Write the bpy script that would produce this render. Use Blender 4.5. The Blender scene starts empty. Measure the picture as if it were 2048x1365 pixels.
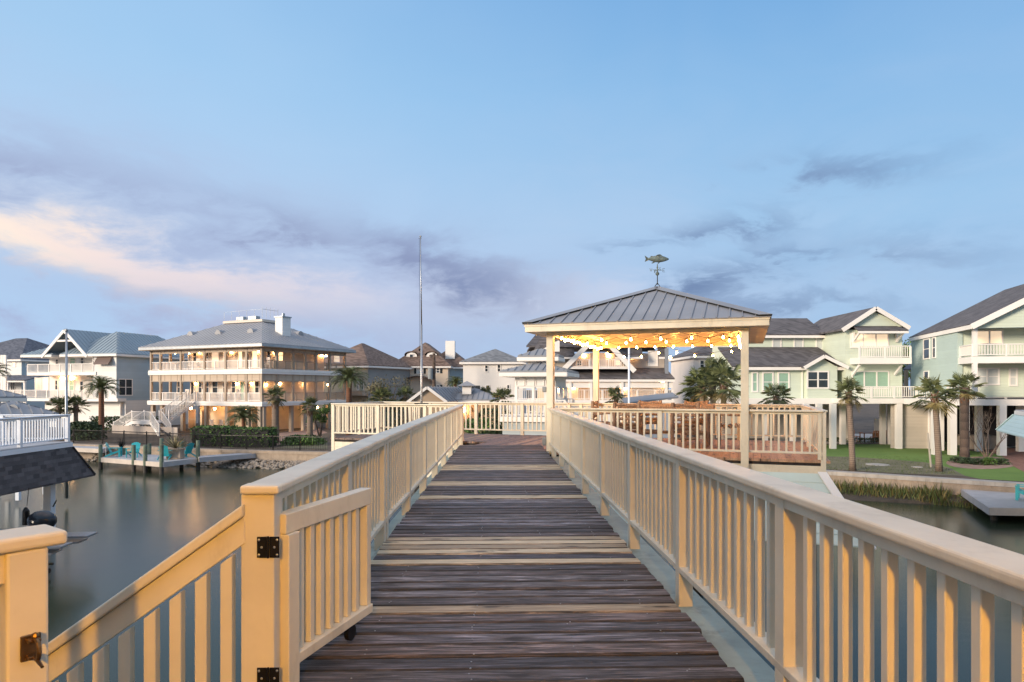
import bpy, bmesh, math, random
from mathutils import Vector as V, Matrix
R = math.radians
random.seed(7)
SC = bpy.context.scene
COL = SC.collection
# ---------------------------------------------------------------- camera
CAMZ, F, HZ, CX = 5.3, 1365.0, 777.0, 1024.0
cd = bpy.data.cameras.new('camera')
cam = bpy.data.objects.new('camera', cd); COL.objects.link(cam)
cam.location = (0, 0, CAMZ); cam.rotation_euler = (R(90), 0, 0)
cd.sensor_width = 36; cd.lens = 24; cd.shift_y = (HZ - 682.5) / 2048
cd.clip_start = 0.05; cd.clip_end = 3000
SC.camera = cam
SC.view_settings.view_transform = 'Standard'; SC.view_settings.look = 'None'
SC.view_settings.exposure = 0.25; SC.view_settings.gamma = 1
try:
    SC.cycles.use_denoising = True
    SC.cycles.max_bounces = 8
    SC.cycles.sample_clamp_indirect = 6
except Exception: pass

# ---------------------------------------------------------------- node helper
class NT:
    def __init__(s, tree): s.t = tree; s.n = tree.nodes; s.l = tree.links; s.n.clear()
    def node(s, typ, **kw):
        n = s.n.new(typ)
        for k, v in kw.items():
            if k.startswith('i_'):
                key = k[2:]; key = int(key) if key.isdigit() else key.replace('_', ' ')
                s.put(n.inputs[key], v)
            else: setattr(n, k, v)
        return n
    def put(s, inp, v):
        if hasattr(v, 'is_output') or isinstance(v, bpy.types.NodeSocket): s.l.new(v, inp)
        else: inp.default_value = v
    def m(s, op, a, b=0.0, c=0.0, clamp=False):
        n = s.n.new('ShaderNodeMath'); n.operation = op; n.use_clamp = clamp
        s.put(n.inputs[0], a); s.put(n.inputs[1], b); s.put(n.inputs[2], c)
        return n.outputs[0]
    def mix(s, f, a, b, mode='MIX'):
        n = s.n.new('ShaderNodeMix'); n.data_type = 'RGBA'; n.blend_type = mode
        s.put(n.inputs[0], f); s.put(n.inputs[6], a); s.put(n.inputs[7], b)
        return n.outputs[2]
    def ramp(s, f, stops, interp='LINEAR'):
        n = s.n.new('ShaderNodeValToRGB'); s.put(n.inputs[0], f); cr = n.color_ramp; cr.interpolation = interp
        while len(cr.elements) < len(stops): cr.elements.new(0.5)
        for e, (p, c) in zip(cr.elements, stops):
            e.position = p; e.color = c if len(c) == 4 else (*c, 1)
        return n.outputs[0]
def srgb(r, g, b):
    f = lambda c: (c / 255 / 12.92) if c / 255 <= 0.04045 else ((c / 255 + 0.055) / 1.055) ** 2.4
    return (f(r), f(g), f(b), 1)

# ---------------------------------------------------------------- sky
SUN_AZ, SUN_EL = -128.0, 13.0       # compass angle from the view axis (negative = left), low evening glow
w = bpy.data.worlds.new('World'); SC.world = w; w.use_nodes = True
n = NT(w.node_tree)
tc = n.node('ShaderNodeTexCoord')
sep = n.node('ShaderNodeSeparateXYZ', i_0=tc.outputs['Generated'])
X, Y, Z = sep.outputs
az = n.m('MULTIPLY', n.m('ARCTAN2', X, Y), 57.2958)
el = n.m('MULTIPLY', n.m('ARCSINE', Z), 57.2958)
# slow warp so nothing has a ruled edge
def noise(vec, scale, detail=6, rough=0.55, dist=0.0):
    q = n.node('ShaderNodeTexNoise', i_Vector=vec, i_Scale=scale, i_Detail=detail, i_Roughness=rough, i_Distortion=dist)
    return q.outputs[0]
pl = n.m('ADD', n.m('MAXIMUM', Z, 0.0), 0.10)
cv = n.node('ShaderNodeCombineXYZ', i_0=n.m('DIVIDE', X, pl), i_1=n.m('DIVIDE', Y, pl), i_2=0.0)
rot = n.node('ShaderNodeMapping', i_Vector=cv.outputs[0]); rot.inputs['Rotation'].default_value = (0, 0, R(-62)); rot.inputs['Scale'].default_value = (0.6, 1.3, 1)
dirm = n.node('ShaderNodeMapping', i_Vector=tc.outputs['Generated']); dirm.inputs['Scale'].default_value = (1.0, 1.0, 2.6); dirm.inputs['Rotation'].default_value = (0, R(9), 0)
streak = noise(dirm.outputs[0], 4.2, 9, 0.60, 0.5)
fine = noise(dirm.outputs[0], 15, 7, 0.62, 0.6)
tex = n.ramp(n.m('ADD', n.m('MULTIPLY', streak, .6), n.m('MULTIPLY', fine, .4)), [(.40, (.25, .25, .25)), (.58, (1, 1, 1))])
soft = noise(tc.outputs['Generated'], 2.6, 3, 0.5, 0.3)
wob = n.m('MULTIPLY', n.m('SUBTRACT', streak, 0.5), 22.0)
wob2 = n.m('MULTIPLY', n.m('SUBTRACT', fine, 0.5), 8.0)
azw = n.m('ADD', az, n.m('ADD', wob, wob2)); elw = n.m('ADD', el, n.m('MULTIPLY', n.m('ADD', wob, wob2), 0.28))
def AE(px, py):
    a = math.atan((px - CX) / F); return math.degrees(a), math.degrees(math.atan((HZ - py) / F * math.cos(a)))
def blob(px, py, sa, se, tilt=0.0, p=1.0, textured=False):
    a0, e0 = AE(px, py); c, s_ = math.cos(R(tilt)), math.sin(R(tilt))
    da = n.m('SUBTRACT', azw, a0); de = n.m('SUBTRACT', elw, e0)
    u_ = n.m('DIVIDE', n.m('ADD', n.m('MULTIPLY', da, c), n.m('MULTIPLY', de, s_)), sa)
    v_ = n.m('DIVIDE', n.m('SUBTRACT', n.m('MULTIPLY', de, c), n.m('MULTIPLY', da, s_)), se)
    g = n.m('ADD', n.m('MULTIPLY', u_, u_), n.m('MULTIPLY', v_, v_))
    q = n.m('MULTIPLY', n.m('EXPONENT', n.m('MULTIPLY', g, -1.0)), p)
    return n.m('MULTIPLY', q, tex) if textured else q
base = n.ramp(n.m('DIVIDE', n.m('ADD', el, 5.0), 95.0), [
    (0.00, srgb(140, 172, 206)), (0.06, srgb(138, 178, 216)), (0.11, srgb(144, 188, 224)),
    (0.19, srgb(150, 196, 230)), (0.29, srgb(130, 182, 226)), (0.38, srgb(104, 162, 216)), (0.52, srgb(176, 200, 228)), (0.7, (1.15, 1.20, 1.38)), (1.0, (1.4, 1.46, 1.68))])
# slightly greyer to the right, paler to the left
side = n.ramp(n.m('DIVIDE', n.m('ADD', az, 180.0), 360.0), [(0.0, (1.3, 1.1, .98)), (0.17, (2.3, 1.5, 1.0)), (0.32, (1.7, 1.2, 0.94)), (0.39, (1.22, 1.08, 0.98)), (0.5, (1, 1, 1)), (0.62, (.86, .92, .97)), (0.8, (1.05, 1.0, .98)), (1.0, (1.3, 1.1, .98))])
c = n.mix(1.0, base, side, 'MULTIPLY'); c = n.mix(0.14, c, srgb(150, 172, 200))
veil = n.ramp(streak, [(0.40, (0, 0, 0)), (0.68, (1, 1, 1))])
low = n.ramp(n.m('DIVIDE', el, 30.0), [(0.0, (1, 1, 1)), (0.55, (.5, .5, .5)), (0.95, (0, 0, 0))])
c = n.mix(n.m('MULTIPLY', n.m('MULTIPLY', veil, low), 0.30), c, srgb(196, 204, 224))
lilac = n.ramp(n.m('DIVIDE', el, 30.0), [(0.0, (.75, .75, .75)), (.30, (.72, .72, .72)), (0.62, (.25, .25, .25)), (0.8, (0, 0, 0))])
lside = n.ramp(n.m('DIVIDE', n.m('ADD', az, 60.0), 120.0), [(0.0, (1, 1, 1)), (0.45, (.8, .8, .8)), (0.75, (.35, .35, .35)), (1.0, (.2, .2, .2))])
c = n.mix(n.m('MULTIPLY', lilac, lside), c, srgb(174, 188, 220))
upl = n.ramp(n.m('DIVIDE', n.m('ADD', az, 60.0), 120.0), [(0.0, (.62, .62, .62)), (0.30, (.45, .45, .45)), (0.55, (.10, .10, .10)), (0.7, (0, 0, 0))])
c = n.mix(n.m('MULTIPLY', upl, n.m('ADD', .75, n.m('MULTIPLY', soft, .5))), c, srgb(172, 208, 242))
c = n.mix(blob(150, 400, 26, 6, -12, 0.50), c, srgb(178, 186, 214))
c = n.mix(blob(110, 350, 15, 2.0, -12, 0.75, True), c, srgb(146, 156, 190))
c = n.mix(blob(0, 478, 13, 1.8, -11, 1.0), c, srgb(255, 238, 214))
c = n.mix(blob(230, 525, 13, 1.5, -11, 0.7), c, srgb(248, 222, 212))
c = n.mix(blob(480, 570, 15, 1.5, -6, 0.55), c, srgb(222, 210, 218))
c = n.mix(blob(800, 540, 14, 3.5, -8, 0.45, True), c, srgb(160, 166, 200))
c = n.mix(blob(1090, 585, 11, 2.0, -4, 0.55), c, srgb(214, 214, 228))
c = n.mix(blob(620, 470, 7, 1.2, -14, 0.95, True), c, srgb(138, 149, 184))
c = n.mix(blob(860, 500, 6.5, 1.4, -14, 0.95, True), c, srgb(136, 147, 182))
c = n.mix(blob(1000, 560, 6, 2.2, -12, 1.0, True), c, srgb(126, 139, 176))
c = n.mix(blob(330, 640, 26, 2.2, -3, 0.75, True), c, srgb(156, 164, 200))
c = n.mix(blob(160, 575, 16, 1.3, -8, 0.55, True), c, srgb(160, 166, 198))
for bx, by, sa, se, pw in ((1500, 455, 3.2, 1.0, .85), (1460, 552, 3.2, .9, .95), (1570, 512, 3.2, .7, .8), (1680, 345, 5, .9, .7), (1640, 590, 7, .8, .6), (1840, 500, 6, .9, .5), (1640, 360, 4, 1.0, .5), (1330, 480, 3, .6, .4)):
    c = n.mix(blob(bx, by, sa, se, -8, pw, True), c, srgb(102, 124, 164))
c = n.mix(n.m('MULTIPLY', n.m('ABSOLUTE', n.m('SUBTRACT', soft, 0.5)), 0.35), c, srgb(190, 205, 225))
sky = n.node('ShaderNodeTexSky'); sky.sky_type = 'NISHITA'; sky.sun_disc = False
sky.sun_elevation = R(SUN_EL); sky.sun_rotation = R(SUN_AZ)
bg1 = n.node('ShaderNodeBackground', i_Color=c, i_Strength=0.91)
bg2 = n.node('ShaderNodeBackground', i_Color=sky.outputs[0], i_Strength=0.006)
ad = n.node('ShaderNodeAddShader', i_0=bg1.outputs[0], i_1=bg2.outputs[0])
n.node('ShaderNodeOutputWorld', i_Surface=ad.outputs[0])

sd = bpy.data.lights.new('evening_sun', 'SUN'); sd.energy = 3.9; sd.angle = R(14); sd.color = (1.0, 0.83, 0.64)
so = bpy.data.objects.new('evening_sun', sd); COL.objects.link(so)
sdir = V((math.sin(R(SUN_AZ)) * math.cos(R(SUN_EL)), math.cos(R(SUN_AZ)) * math.cos(R(SUN_EL)), math.sin(R(SUN_EL))))
so.rotation_euler = sdir.to_track_quat('Z', 'Y').to_euler(); so.location = (-40, -30, 40)

# ---------------------------------------------------------------- geometry helpers
def T(px, py, Y): return V(((px - CX) * Y / F, Y, CAMZ - (py - HZ) * Y / F))     # a point of the place seen at px,py, Y metres off
def G(px, py, z): return T(px, py, F * (CAMZ - z) / (py - HZ))
ZA = V((0, 0, 1))
class MB:
    def __init__(s, M=None): s.v = []; s.f = []; s.c = []; s.col = (1, 1, 1, 1); s.M = M; s.sm = False
    def add(s, vs, fs):
        b = len(s.v)
        s.v += [tuple(s.M @ V(p)) if s.M else tuple(p) for p in vs]
        s.f += [tuple(i + b for i in f) for f in fs]; s.c += [s.col] * len(fs); return s
    def obox(s, o, a, b, c):
        o, a, b, c = V(o), V(a), V(b), V(c)
        return s.add([o, o + a, o + a + b, o + b, o + c, o + a + c, o + a + b + c, o + b + c],
                     [(0, 3, 2, 1), (4, 5, 6, 7), (0, 1, 5, 4), (1, 2, 6, 5), (2, 3, 7, 6), (3, 0, 4, 7)])
    def box(s, x0, x1, y0, y1, z0, z1): return s.obox((x0, y0, z0), (x1 - x0, 0, 0), (0, y1 - y0, 0), (0, 0, z1 - z0))
    def beam(s, a, b, w, h, up=ZA, anchor=0.5):
        a, b = V(a), V(b); d = (b - a); sd_ = d.cross(up)
        if sd_.length < 1e-6: sd_ = V((1, 0, 0))
        sd_.normalize(); u_ = sd_.cross(d).normalized()
        return s.obox(a - sd_ * w / 2 - u_ * h * anchor, d, sd_ * w, u_ * h)
    def poly(s, pts): return s.add(pts, [tuple(range(len(pts)))])
    def slab(s, pts, off):
        off = V(off); k = len(pts); top = [V(p) for p in pts]; bot = [p + off for p in top]
        return s.add(top + bot, [tuple(range(k)), tuple(range(2 * k - 1, k - 1, -1))] + [(i, (i + 1) % k, (i + 1) % k + k, i + k) for i in range(k)])
    def tube(s, pts, r, nn=8, caps=True):
        pts = [V(p) for p in pts]; rs = r if isinstance(r, (list, tuple)) else [r] * len(pts)
        vs = []; fs = []; ref = V((0.31, 0.77, 0.55))
        for i, p in enumerate(pts):
            d = (pts[min(i + 1, len(pts) - 1)] - pts[max(i - 1, 0)]); d = d.normalized() if d.length > 1e-9 else ZA
            rr = ref if abs(d.dot(ref)) < .95 else V((1, 0, 0))
            a = d.cross(rr).normalized(); b = d.cross(a)
            vs += [p + (a * math.cos(2 * math.pi * k / nn) + b * math.sin(2 * math.pi * k / nn)) * rs[i] for k in range(nn)]
        for i in range(len(pts) - 1):
            fs += [(i * nn + k, i * nn + (k + 1) % nn, (i + 1) * nn + (k + 1) % nn, (i + 1) * nn + k) for k in range(nn)]
        if caps: fs += [tuple(range(nn - 1, -1, -1)), tuple((len(pts) - 1) * nn + k for k in range(nn))]
        return s.add(vs, fs)
    def ball(s, c, r, nn=10, sc=(1, 1, 1)):
        c = V(c); m = nn // 2; vs = []; fs = []
        for i in range(m + 1):
            t = math.pi * i / m
            vs += [c + V((math.sin(t) * math.cos(2 * math.pi * k / nn) * r * sc[0], math.sin(t) * math.sin(2 * math.pi * k / nn) * r * sc[1], math.cos(t) * r * sc[2])) for k in range(nn)]
        for i in range(m): fs += [(i * nn + k, (i + 1) * nn + k, (i + 1) * nn + (k + 1) % nn, i * nn + (k + 1) % nn) for k in range(nn)]
        return s.add(vs, fs)
    def lathe(s, c, prof, nn=16):
        c = V(c); vs = [c + V((r * math.cos(2 * math.pi * k / nn), r * math.sin(2 * math.pi * k / nn), z)) for r, z in prof for k in range(nn)]
        return s.add(vs, [(i * nn + k, i * nn + (k + 1) % nn, (i + 1) * nn + (k + 1) % nn, (i + 1) * nn + k) for i in range(len(prof) - 1) for k in range(nn)])
def root_loc(o):
    p = V((0, 0, 0))
    while o: p += o.location; o = o.parent
    return p
def mesh(mb, name, mat, bevel=0, smooth=False, origin=None, recalc=True, segs=2):
    me = bpy.data.meshes.new(name)
    vs = mb.v if origin is None else [(v[0] - origin[0], v[1] - origin[1], v[2] - origin[2]) for v in mb.v]
    me.from_pydata(vs, [], mb.f)
    cols = any(c_ != (1, 1, 1, 1) for c_ in mb.c)
    if cols:
        at = me.color_attributes.new('tint', 'FLOAT_COLOR', 'CORNER')
        buf = []
        for f, c_ in zip(mb.f, mb.c): buf += list(c_) * len(f)
        at.data.foreach_set('color', buf)
    if recalc or bevel:
        bm = bmesh.new(); bm.from_mesh(me)
        bmesh.ops.recalc_face_normals(bm, faces=bm.faces)
        if bevel:
            es = [e for e in bm.edges if len(e.link_faces) == 2 and e.calc_face_angle(0) > 0.5]
            bmesh.ops.bevel(bm, geom=es, offset=bevel, segments=segs, profile=0.5, affect='EDGES', clamp_overlap=True)
        bm.to_mesh(me); bm.free()
    if smooth: me.polygons.foreach_set('use_smooth', [True] * len(me.polygons))
    if mat: me.materials.append(mat)
    return me
def tag(o, label=None, cat=None, group=None, kind=None):
    if label: o['label'] = label
    if cat: o['category'] = cat
    if group: o['group'] = group
    if kind: o['kind'] = kind
    return o
def E(name, loc, label, cat, group=None, rz=0.0):
    o = bpy.data.objects.new(name, None); COL.objects.link(o); o.empty_display_size = .2
    o.location = loc; o.rotation_euler = (0, 0, rz); return tag(o, label, cat, group)
def link(name, me, parent=None, loc=(0, 0, 0), rot=(0, 0, 0), scale=None):
    o = bpy.data.objects.new(name, me); COL.objects.link(o); o.parent = parent; o.location = loc; o.rotation_euler = rot
    if scale: o.scale = scale if isinstance(scale, (tuple, list)) else (scale,) * 3
    return o
def P(mb, name, mat, parent, **kw):            # mesh given in world coordinates, under an unrotated parent
    return link(name, mesh(mb, name, mat, origin=root_loc(parent), **kw), parent)
def L(mb, name, mat, parent=None, **kw):       # mesh given in the parent's own coordinates
    return link(name, mesh(mb, name, mat, **kw), parent)
def S(mb, name, mat, kind='structure', **kw):
    return tag(link(name, mesh(mb, name, mat, **kw)), kind=kind)
def TH(mb, name, mat, label, cat, group=None, **kw):   # a one-mesh thing, origin at its base centre
    lo = V([min(v[i] for v in mb.v) for i in range(3)]); hi = V([max(v[i] for v in mb.v) for i in range(3)])
    o = V(((lo.x + hi.x) / 2, (lo.y + hi.y) / 2, lo.z))
    return tag(link(name, mesh(mb, name, mat, origin=o, **kw), loc=o), label, cat, group)
def copy_thing(src, loc, rz=None, label=None, scale=None):
    c_ = src.copy(); COL.objects.link(c_); c_.location = loc
    if rz is not None: c_.rotation_euler = (0, 0, rz)
    if scale: c_.scale = (scale,) * 3
    if label: c_['label'] = label
    for ch in list(src.children):
        d = ch.copy(); COL.objects.link(d); d.parent = c_
        for g in list(ch.children):
            e = g.copy(); COL.objects.link(e); e.parent = d
    return c_

# ---------------------------------------------------------------- materials
MATS = {}
def material(name, fn):
    m = bpy.data.materials.new(name); m.use_nodes = True; nt = NT(m.node_tree)
    b = nt.node('ShaderNodeBsdfPrincipled'); fn(nt, b)
    nt.node('ShaderNodeOutputMaterial', i_Surface=b.outputs[0]); MATS[name] = m; return m
def obj_co(nt, scale=(1, 1, 1), rot=(0, 0, 0)):
    t = nt.node('ShaderNodeTexCoord'); mp = nt.node('ShaderNodeMapping', i_Vector=t.outputs['Object'])
    mp.inputs['Scale'].default_value = scale; mp.inputs['Rotation'].default_value = rot; return mp.outputs[0]
def nz(nt, vec, scale, detail=4, rough=.55, dist=0.0):
    return nt.node('ShaderNodeTexNoise', i_Vector=vec, i_Scale=scale, i_Detail=detail, i_Roughness=rough, i_Distortion=dist).outputs[0]
def bump(nt, b, h, strength=.3, dist=.01):
    bp = nt.node('ShaderNodeBump', i_Strength=strength, i_Distance=dist, i_Height=h); nt.put(b.inputs['Normal'], bp.outputs[0])
def paint(name, col, rough=.5, var=.12, scale=1.5, grain=.15, metal=0.0, dirt=None, spec=None):
    def fn(nt, b):
        co = obj_co(nt)
        a = nz(nt, co, scale, 5, .6); f = nz(nt, co, scale * 14, 3, .6)
        dk = tuple(x * (1 - 2.2 * var) for x in col[:3]) + (1,); lt = tuple(min(1, x * (1 + .5 * var)) for x in col[:3]) + (1,)
        cc = nt.mix(nt.ramp(a, [(.3, (0, 0, 0)), (.7, (1, 1, 1))]), dk, lt)
        if dirt:
            d = nz(nt, obj_co(nt, (1, 1, .35)), scale * 2.3, 7, .7)
            cc = nt.mix(nt.ramp(d, [(.52, (0, 0, 0)), (.70, (.55, .55, .55))]), cc, dirt)
        nt.put(b.inputs['Base Color'], cc); nt.put(b.inputs['Roughness'], nt.m('ADD', rough - .08, nt.m('MULTIPLY', f, .16)))
        b.inputs['Metallic'].default_value = metal
        if grain: bump(nt, b, f, grain, .004)
    return material(name, fn)
def emit(name, col, st):
    def fn(nt, b):
        b.inputs['Base Color'].default_value = col; b.inputs['Emission Color'].default_value = col; b.inputs['Emission Strength'].default_value = st
    return material(name, fn)
def lines(name, col, pitch=.12, rough=.55, var=.08, axis=2, depth=.35, edge=.12):      # lapped boards: bump follows z (or x)
    def fn(nt, b):
        t = nt.node('ShaderNodeTexCoord'); sp = nt.node('ShaderNodeSeparateXYZ', i_0=t.outputs['Object'])
        q = nt.m('FRACT', nt.m('DIVIDE', sp.outputs[axis], pitch)); row = nt.m('FLOOR', nt.m('DIVIDE', sp.outputs[axis], pitch))
        a = nz(nt, obj_co(nt), .5, 5, .65); wn = nt.node('ShaderNodeTexWhiteNoise', noise_dimensions='1D'); nt.put(wn.inputs['W'], row)
        f = nt.m('ADD', nt.m('MULTIPLY', a, .75), nt.m('MULTIPLY', wn.outputs[0], .25))
        dk = tuple(x * (1 - 2 * var) for x in col[:3]) + (1,); lt = tuple(min(1, x * (1 + var)) for x in col[:3]) + (1,)
        nt.put(b.inputs['Base Color'], nt.mix(nt.ramp(f, [(.3, (0, 0, 0)), (.75, (1, 1, 1))]), dk, lt))
        h = nt.m('MINIMUM', nt.m('DIVIDE', q, edge), nt.m('SUBTRACT', 1.0, nt.m('MULTIPLY', q, .6)))
        b.inputs['Roughness'].default_value = rough; bump(nt, b, h, depth, .03)
    return material(name, fn)
def shingle(name, c1, c2, sx=.3, sz=.14):
    def fn(nt, b):
        t = nt.node('ShaderNodeTexCoord'); sp = nt.node('ShaderNodeSeparateXYZ', i_0=t.outputs['Object'])
        zz = nt.m('DIVIDE', sp.outputs[2], sz); row = nt.m('FLOOR', zz)
        s_ = nt.m('ADD', sp.outputs[0], nt.m('MULTIPLY', sp.outputs[1], .83))
        cell = nt.m('FLOOR', nt.m('ADD', nt.m('DIVIDE', s_, sx), nt.m('MULTIPLY', row, .37)))
        cb = nt.node('ShaderNodeCombineXYZ', i_0=cell, i_1=row); wn = nt.node('ShaderNodeTexWhiteNoise', i_Vector=cb.outputs[0])
        a = nz(nt, obj_co(nt), .35, 5, .6); g = nz(nt, obj_co(nt), 22, 3, .7)
        f = nt.m('ADD', nt.m('MULTIPLY', wn.outputs[0], .45), nt.m('ADD', nt.m('MULTIPLY', a, .4), nt.m('MULTIPLY', g, .3)))
        nt.put(b.inputs['Base Color'], nt.mix(nt.ramp(f, [(.35, (0, 0, 0)), (.8, (1, 1, 1))]), c1, c2))
        b.inputs['Roughness'].default_value = .9
        bump(nt, b, nt.m('ADD', nt.m('SUBTRACT', 1.0, nt.m('FRACT', zz)), nt.m('MULTIPLY', g, .4)), .8, .03)
    return material(name, fn)
def leafy(name, c1, c2, rough=.6):
    def fn(nt, b):
        a = nz(nt, obj_co(nt), 1.3, 4, .6); at = nt.node('ShaderNodeAttribute'); at.attribute_name = 'tint'
        cc = nt.mix(nt.ramp(a, [(.35, (0, 0, 0)), (.65, (1, 1, 1))]), c1, c2)
        nt.put(b.inputs['Base Color'], nt.mix(1.0, cc, at.outputs[0], 'MULTIPLY')); b.inputs['Roughness'].default_value = rough
        b.inputs['Subsurface Weight'].default_value = 0.0
    return material(name, fn)
def wood(name, rough=.62, contrast=1.0):            # boards: tint attribute gives each board its colour, the grain runs along the object's x
    def fn(nt, b):
        at = nt.node('ShaderNodeAttribute'); at.attribute_name = 'tint'
        sr = nt.node('ShaderNodeSeparateColor', i_0=at.outputs[0]); old = nt.m('MULTIPLY', nt.ramp(sr.outputs[0], [(.18, (1, 1, 1)), (.34, (.28, .28, .28))]), contrast)
        g1 = nz(nt, obj_co(nt, (1.6, 30, 8)), 2.0, 8, .70, .7); g2 = nz(nt, obj_co(nt, (.8, 10, 3)), 1.8, 5, .6, 1.4); g3 = nz(nt, obj_co(nt, (4, 70, 20)), 3, 4, .6)
        kn = nt.node('ShaderNodeTexVoronoi', i_Vector=obj_co(nt, (1.0, 3.2, 1)), i_Scale=1.25); kn.feature = 'F1'; kn.voronoi_dimensions = '2D'
        kd = nt.ramp(kn.outputs['Distance'], [(0.045, (1, 1, 1)), (.10, (0, 0, 0))]); ring = nt.ramp(kn.outputs['Distance'], [(0.08, (0, 0, 0)), (.12, (1, 1, 1)), (.17, (0, 0, 0))])
        s1 = nt.ramp(g1, [(.40, (.14, .13, .13)), (.47, (.75, .74, .74)), (.54, (1.2, 1.19, 1.21)), (.61, (2.6, 2.62, 2.75))]); s2 = nt.ramp(g2, [(.36, (.42, .38, .38)), (.58, (1.2, 1.2, 1.24))])
        cc = nt.mix(old, at.outputs[0], s1, 'MULTIPLY'); cc = nt.mix(old, cc, s2, 'MULTIPLY')
        cc = nt.mix(nt.m('MULTIPLY', ring, .45), cc, (.05, .032, .022, 1)); cc = nt.mix(nt.m('MULTIPLY', kd, .85), cc, (.018, .011, .008, 1))
        nt.put(b.inputs['Base Color'], cc)
        nt.put(b.inputs['Roughness'], nt.m('ADD', rough - .14, nt.m('MULTIPLY', g2, .36)))
        bump(nt, b, nt.m('ADD', nt.m('MULTIPLY', g1, .7), nt.m('MULTIPLY', g3, .3)), .9, .008)
    return material(name, fn)
cream = paint('cream_paint', (.71, .645, .51, 1), .45, .09, 1.6, .2, dirt=(.40, .35, .26, 1))
white = paint('white_paint', (.74, .73, .72, 1), .5, .06, .8, .05)
vinyl = paint('white_vinyl', (.72, .76, .82, 1), .35, .03, .8, .0)
black_metal = paint('black_metal', (.015, .014, .014, 1), .35, .1, 3, .1, metal=.6)
brass = paint('tarnished_brass', (.22, .13, .06, 1), .38, .25, 9, .2, metal=.9)
steel = paint('galvanised_steel', (.40, .42, .44, 1), .42, .12, 2, .1, metal=.85)
roofmetal = paint('grey_roof_metal', (.24, .24, .255, 1), .45, .10, .7, .05)
plank = wood('weathered_planks')
cedar = wood('cedar_boards', .6, .55)
mint = lines('mint_boards', (.50, .60, .56, 1), .14, .5, .06)
verdigris = paint('verdigris_copper', (.15, .19, .175, 1), .6, .4, 9, .4, metal=.1)
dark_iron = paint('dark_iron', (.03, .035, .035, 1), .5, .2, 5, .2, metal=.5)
conduit = paint('grey_plastic', (.22, .24, .25, 1), .5, .05, 3, .05)
glow = emit('bulb_glow', (1, .40, .088, 1), 210)
glow2 = emit('lamp_glow', (1, .52, .20, 1), 75)
# ================================================================ the boardwalk and its railings
ZD = 4.0
WA = R(1.64)                                    # the boardwalk runs 1.6 degrees left of the view axis
wr, wf = V((math.cos(WA), math.sin(WA), 0)), V((-math.sin(WA), math.cos(WA), 0))
def WK(x, y, z=0.0): return wr * x + wf * y + V((0, 0, z))
TU = R(-19)
pu, pv = V((math.cos(TU), math.sin(TU), 0)), V((-math.sin(TU), math.cos(TU), 0))
def UV(a, b, z=0.0): return pu * a + pv * b + V((0, 0, z))

TM_ = .85
tints = [(.070, .062, .062), (.098, .090, .094), (.055, .047, .047), (.12, .108, .105), (.083, .071, .067), (.105, .083, .075), (.062, .058, .064), (.14, .13, .135)]
newt = [(.41, .33, .215), (.38, .30, .20), (.44, .36, .24)]
walk = E('boardwalk', WK(0, 0, 0), 'long boardwalk of weathered grey planks with paler replaced boards leading to pavilion', 'boardwalk', rz=WA)
mb = MB(); bp = .157
new_rows = []
def row_of(py): return 1.3 * F / (py - HZ)
for y0, y1 in ((1213, 1230), (1113, 1123), (1070, 1104), (990, 998), (962, 970), (930, 941)):
    new_rows.append((row_of(y1), row_of(y0)))
k = 0; y = 0.35
while y < 15.62:
    isnew = any(a < y + bp / 2 < b for a, b in new_rows)
    t = random.choice(newt) if isnew else random.choice(tints)
    # browner near the camera
    if not isnew and y < 2.7: t = (t[0] * 1.12, t[1] * 1.03, t[2] * 1.0)
    f = random.uniform(.8, 1.4); mb.col = (t[0] * f, t[1] * f, t[2] * f, 1)
    xl = -.915 if y < 5.85 else -.915 + .17 * (y - 5.85) / 9.95
    j = random.uniform(-.012, .012); j2 = random.uniform(-.012, .012); zt = random.uniform(-.005, .004)
    sk = random.uniform(-.003, .003); wdt = bp - .013 - random.uniform(0, .006)
    # a board with a crowned top
    n0 = []
    for xx, dy in ((xl + j, 0), (1.115 + j2, sk)):
        n0 += [(xx, y + dy, ZD - .04), (xx, y + dy, ZD - .011 + zt), (xx, y + dy + wdt * .08, ZD + zt), (xx, y + dy + wdt * .92, ZD + zt), (xx, y + dy + wdt, ZD - .011 + zt), (xx, y + dy + wdt, ZD - .04)]
    full = mb.col; mb.add(n0, [(i, (i + 1) % 6, (i + 1) % 6 + 6, i + 6) for i in (2,)] + [(5, 4, 3, 2, 1, 0), (6, 7, 8, 9, 10, 11)])
    mb.col = (full[0] * .38, full[1] * .36, full[2] * .35, 1); mb.add(n0, [(i, (i + 1) % 6, (i + 1) % 6 + 6, i + 6) for i in (1, 3)])  # chamfer tint darkened to paint in the shaded board edges
    mb.col = (.012, .010, .009, 1); mb.add(n0, [(i, (i + 1) % 6, (i + 1) % 6 + 6, i + 6) for i in (0, 4, 5)])      # shade and grime of the deep gaps, painted on the board sides
    y += bp; k += 1
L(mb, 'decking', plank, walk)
mb = MB()                                        # screw heads
for q in range(260):
    yy = .4 + random.random() * 9; xx = random.choice((-.62, -.1, .42, .9)) + random.uniform(-.012, .012)
    mb.ball((xx, yy, ZD + .001), .0052, 6, (1, 1, .4))
tag(L(mb, 'screw_heads', steel, walk), kind='stuff')
mb = MB()
for xx in (-.82, -.1, .55, 1.05): mb.box(xx - .02, xx + .02, .3, 15.4, ZD - .28, ZD - .045)
L(mb, 'joists', cedar, walk)
mb = MB(); mb.box(1.085, 1.11, .3, 14.2, ZD - .27, ZD - .045); mb.obox((-.95, .3, ZD - .30), (.035, 0, 0), (0, 5.6, 0), (0, 0, .27)); mb.obox((-.95, 5.9, ZD - .30), (.035, 0, 0), (.17, 9.9, 0), (0, 0, .27))
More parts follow.
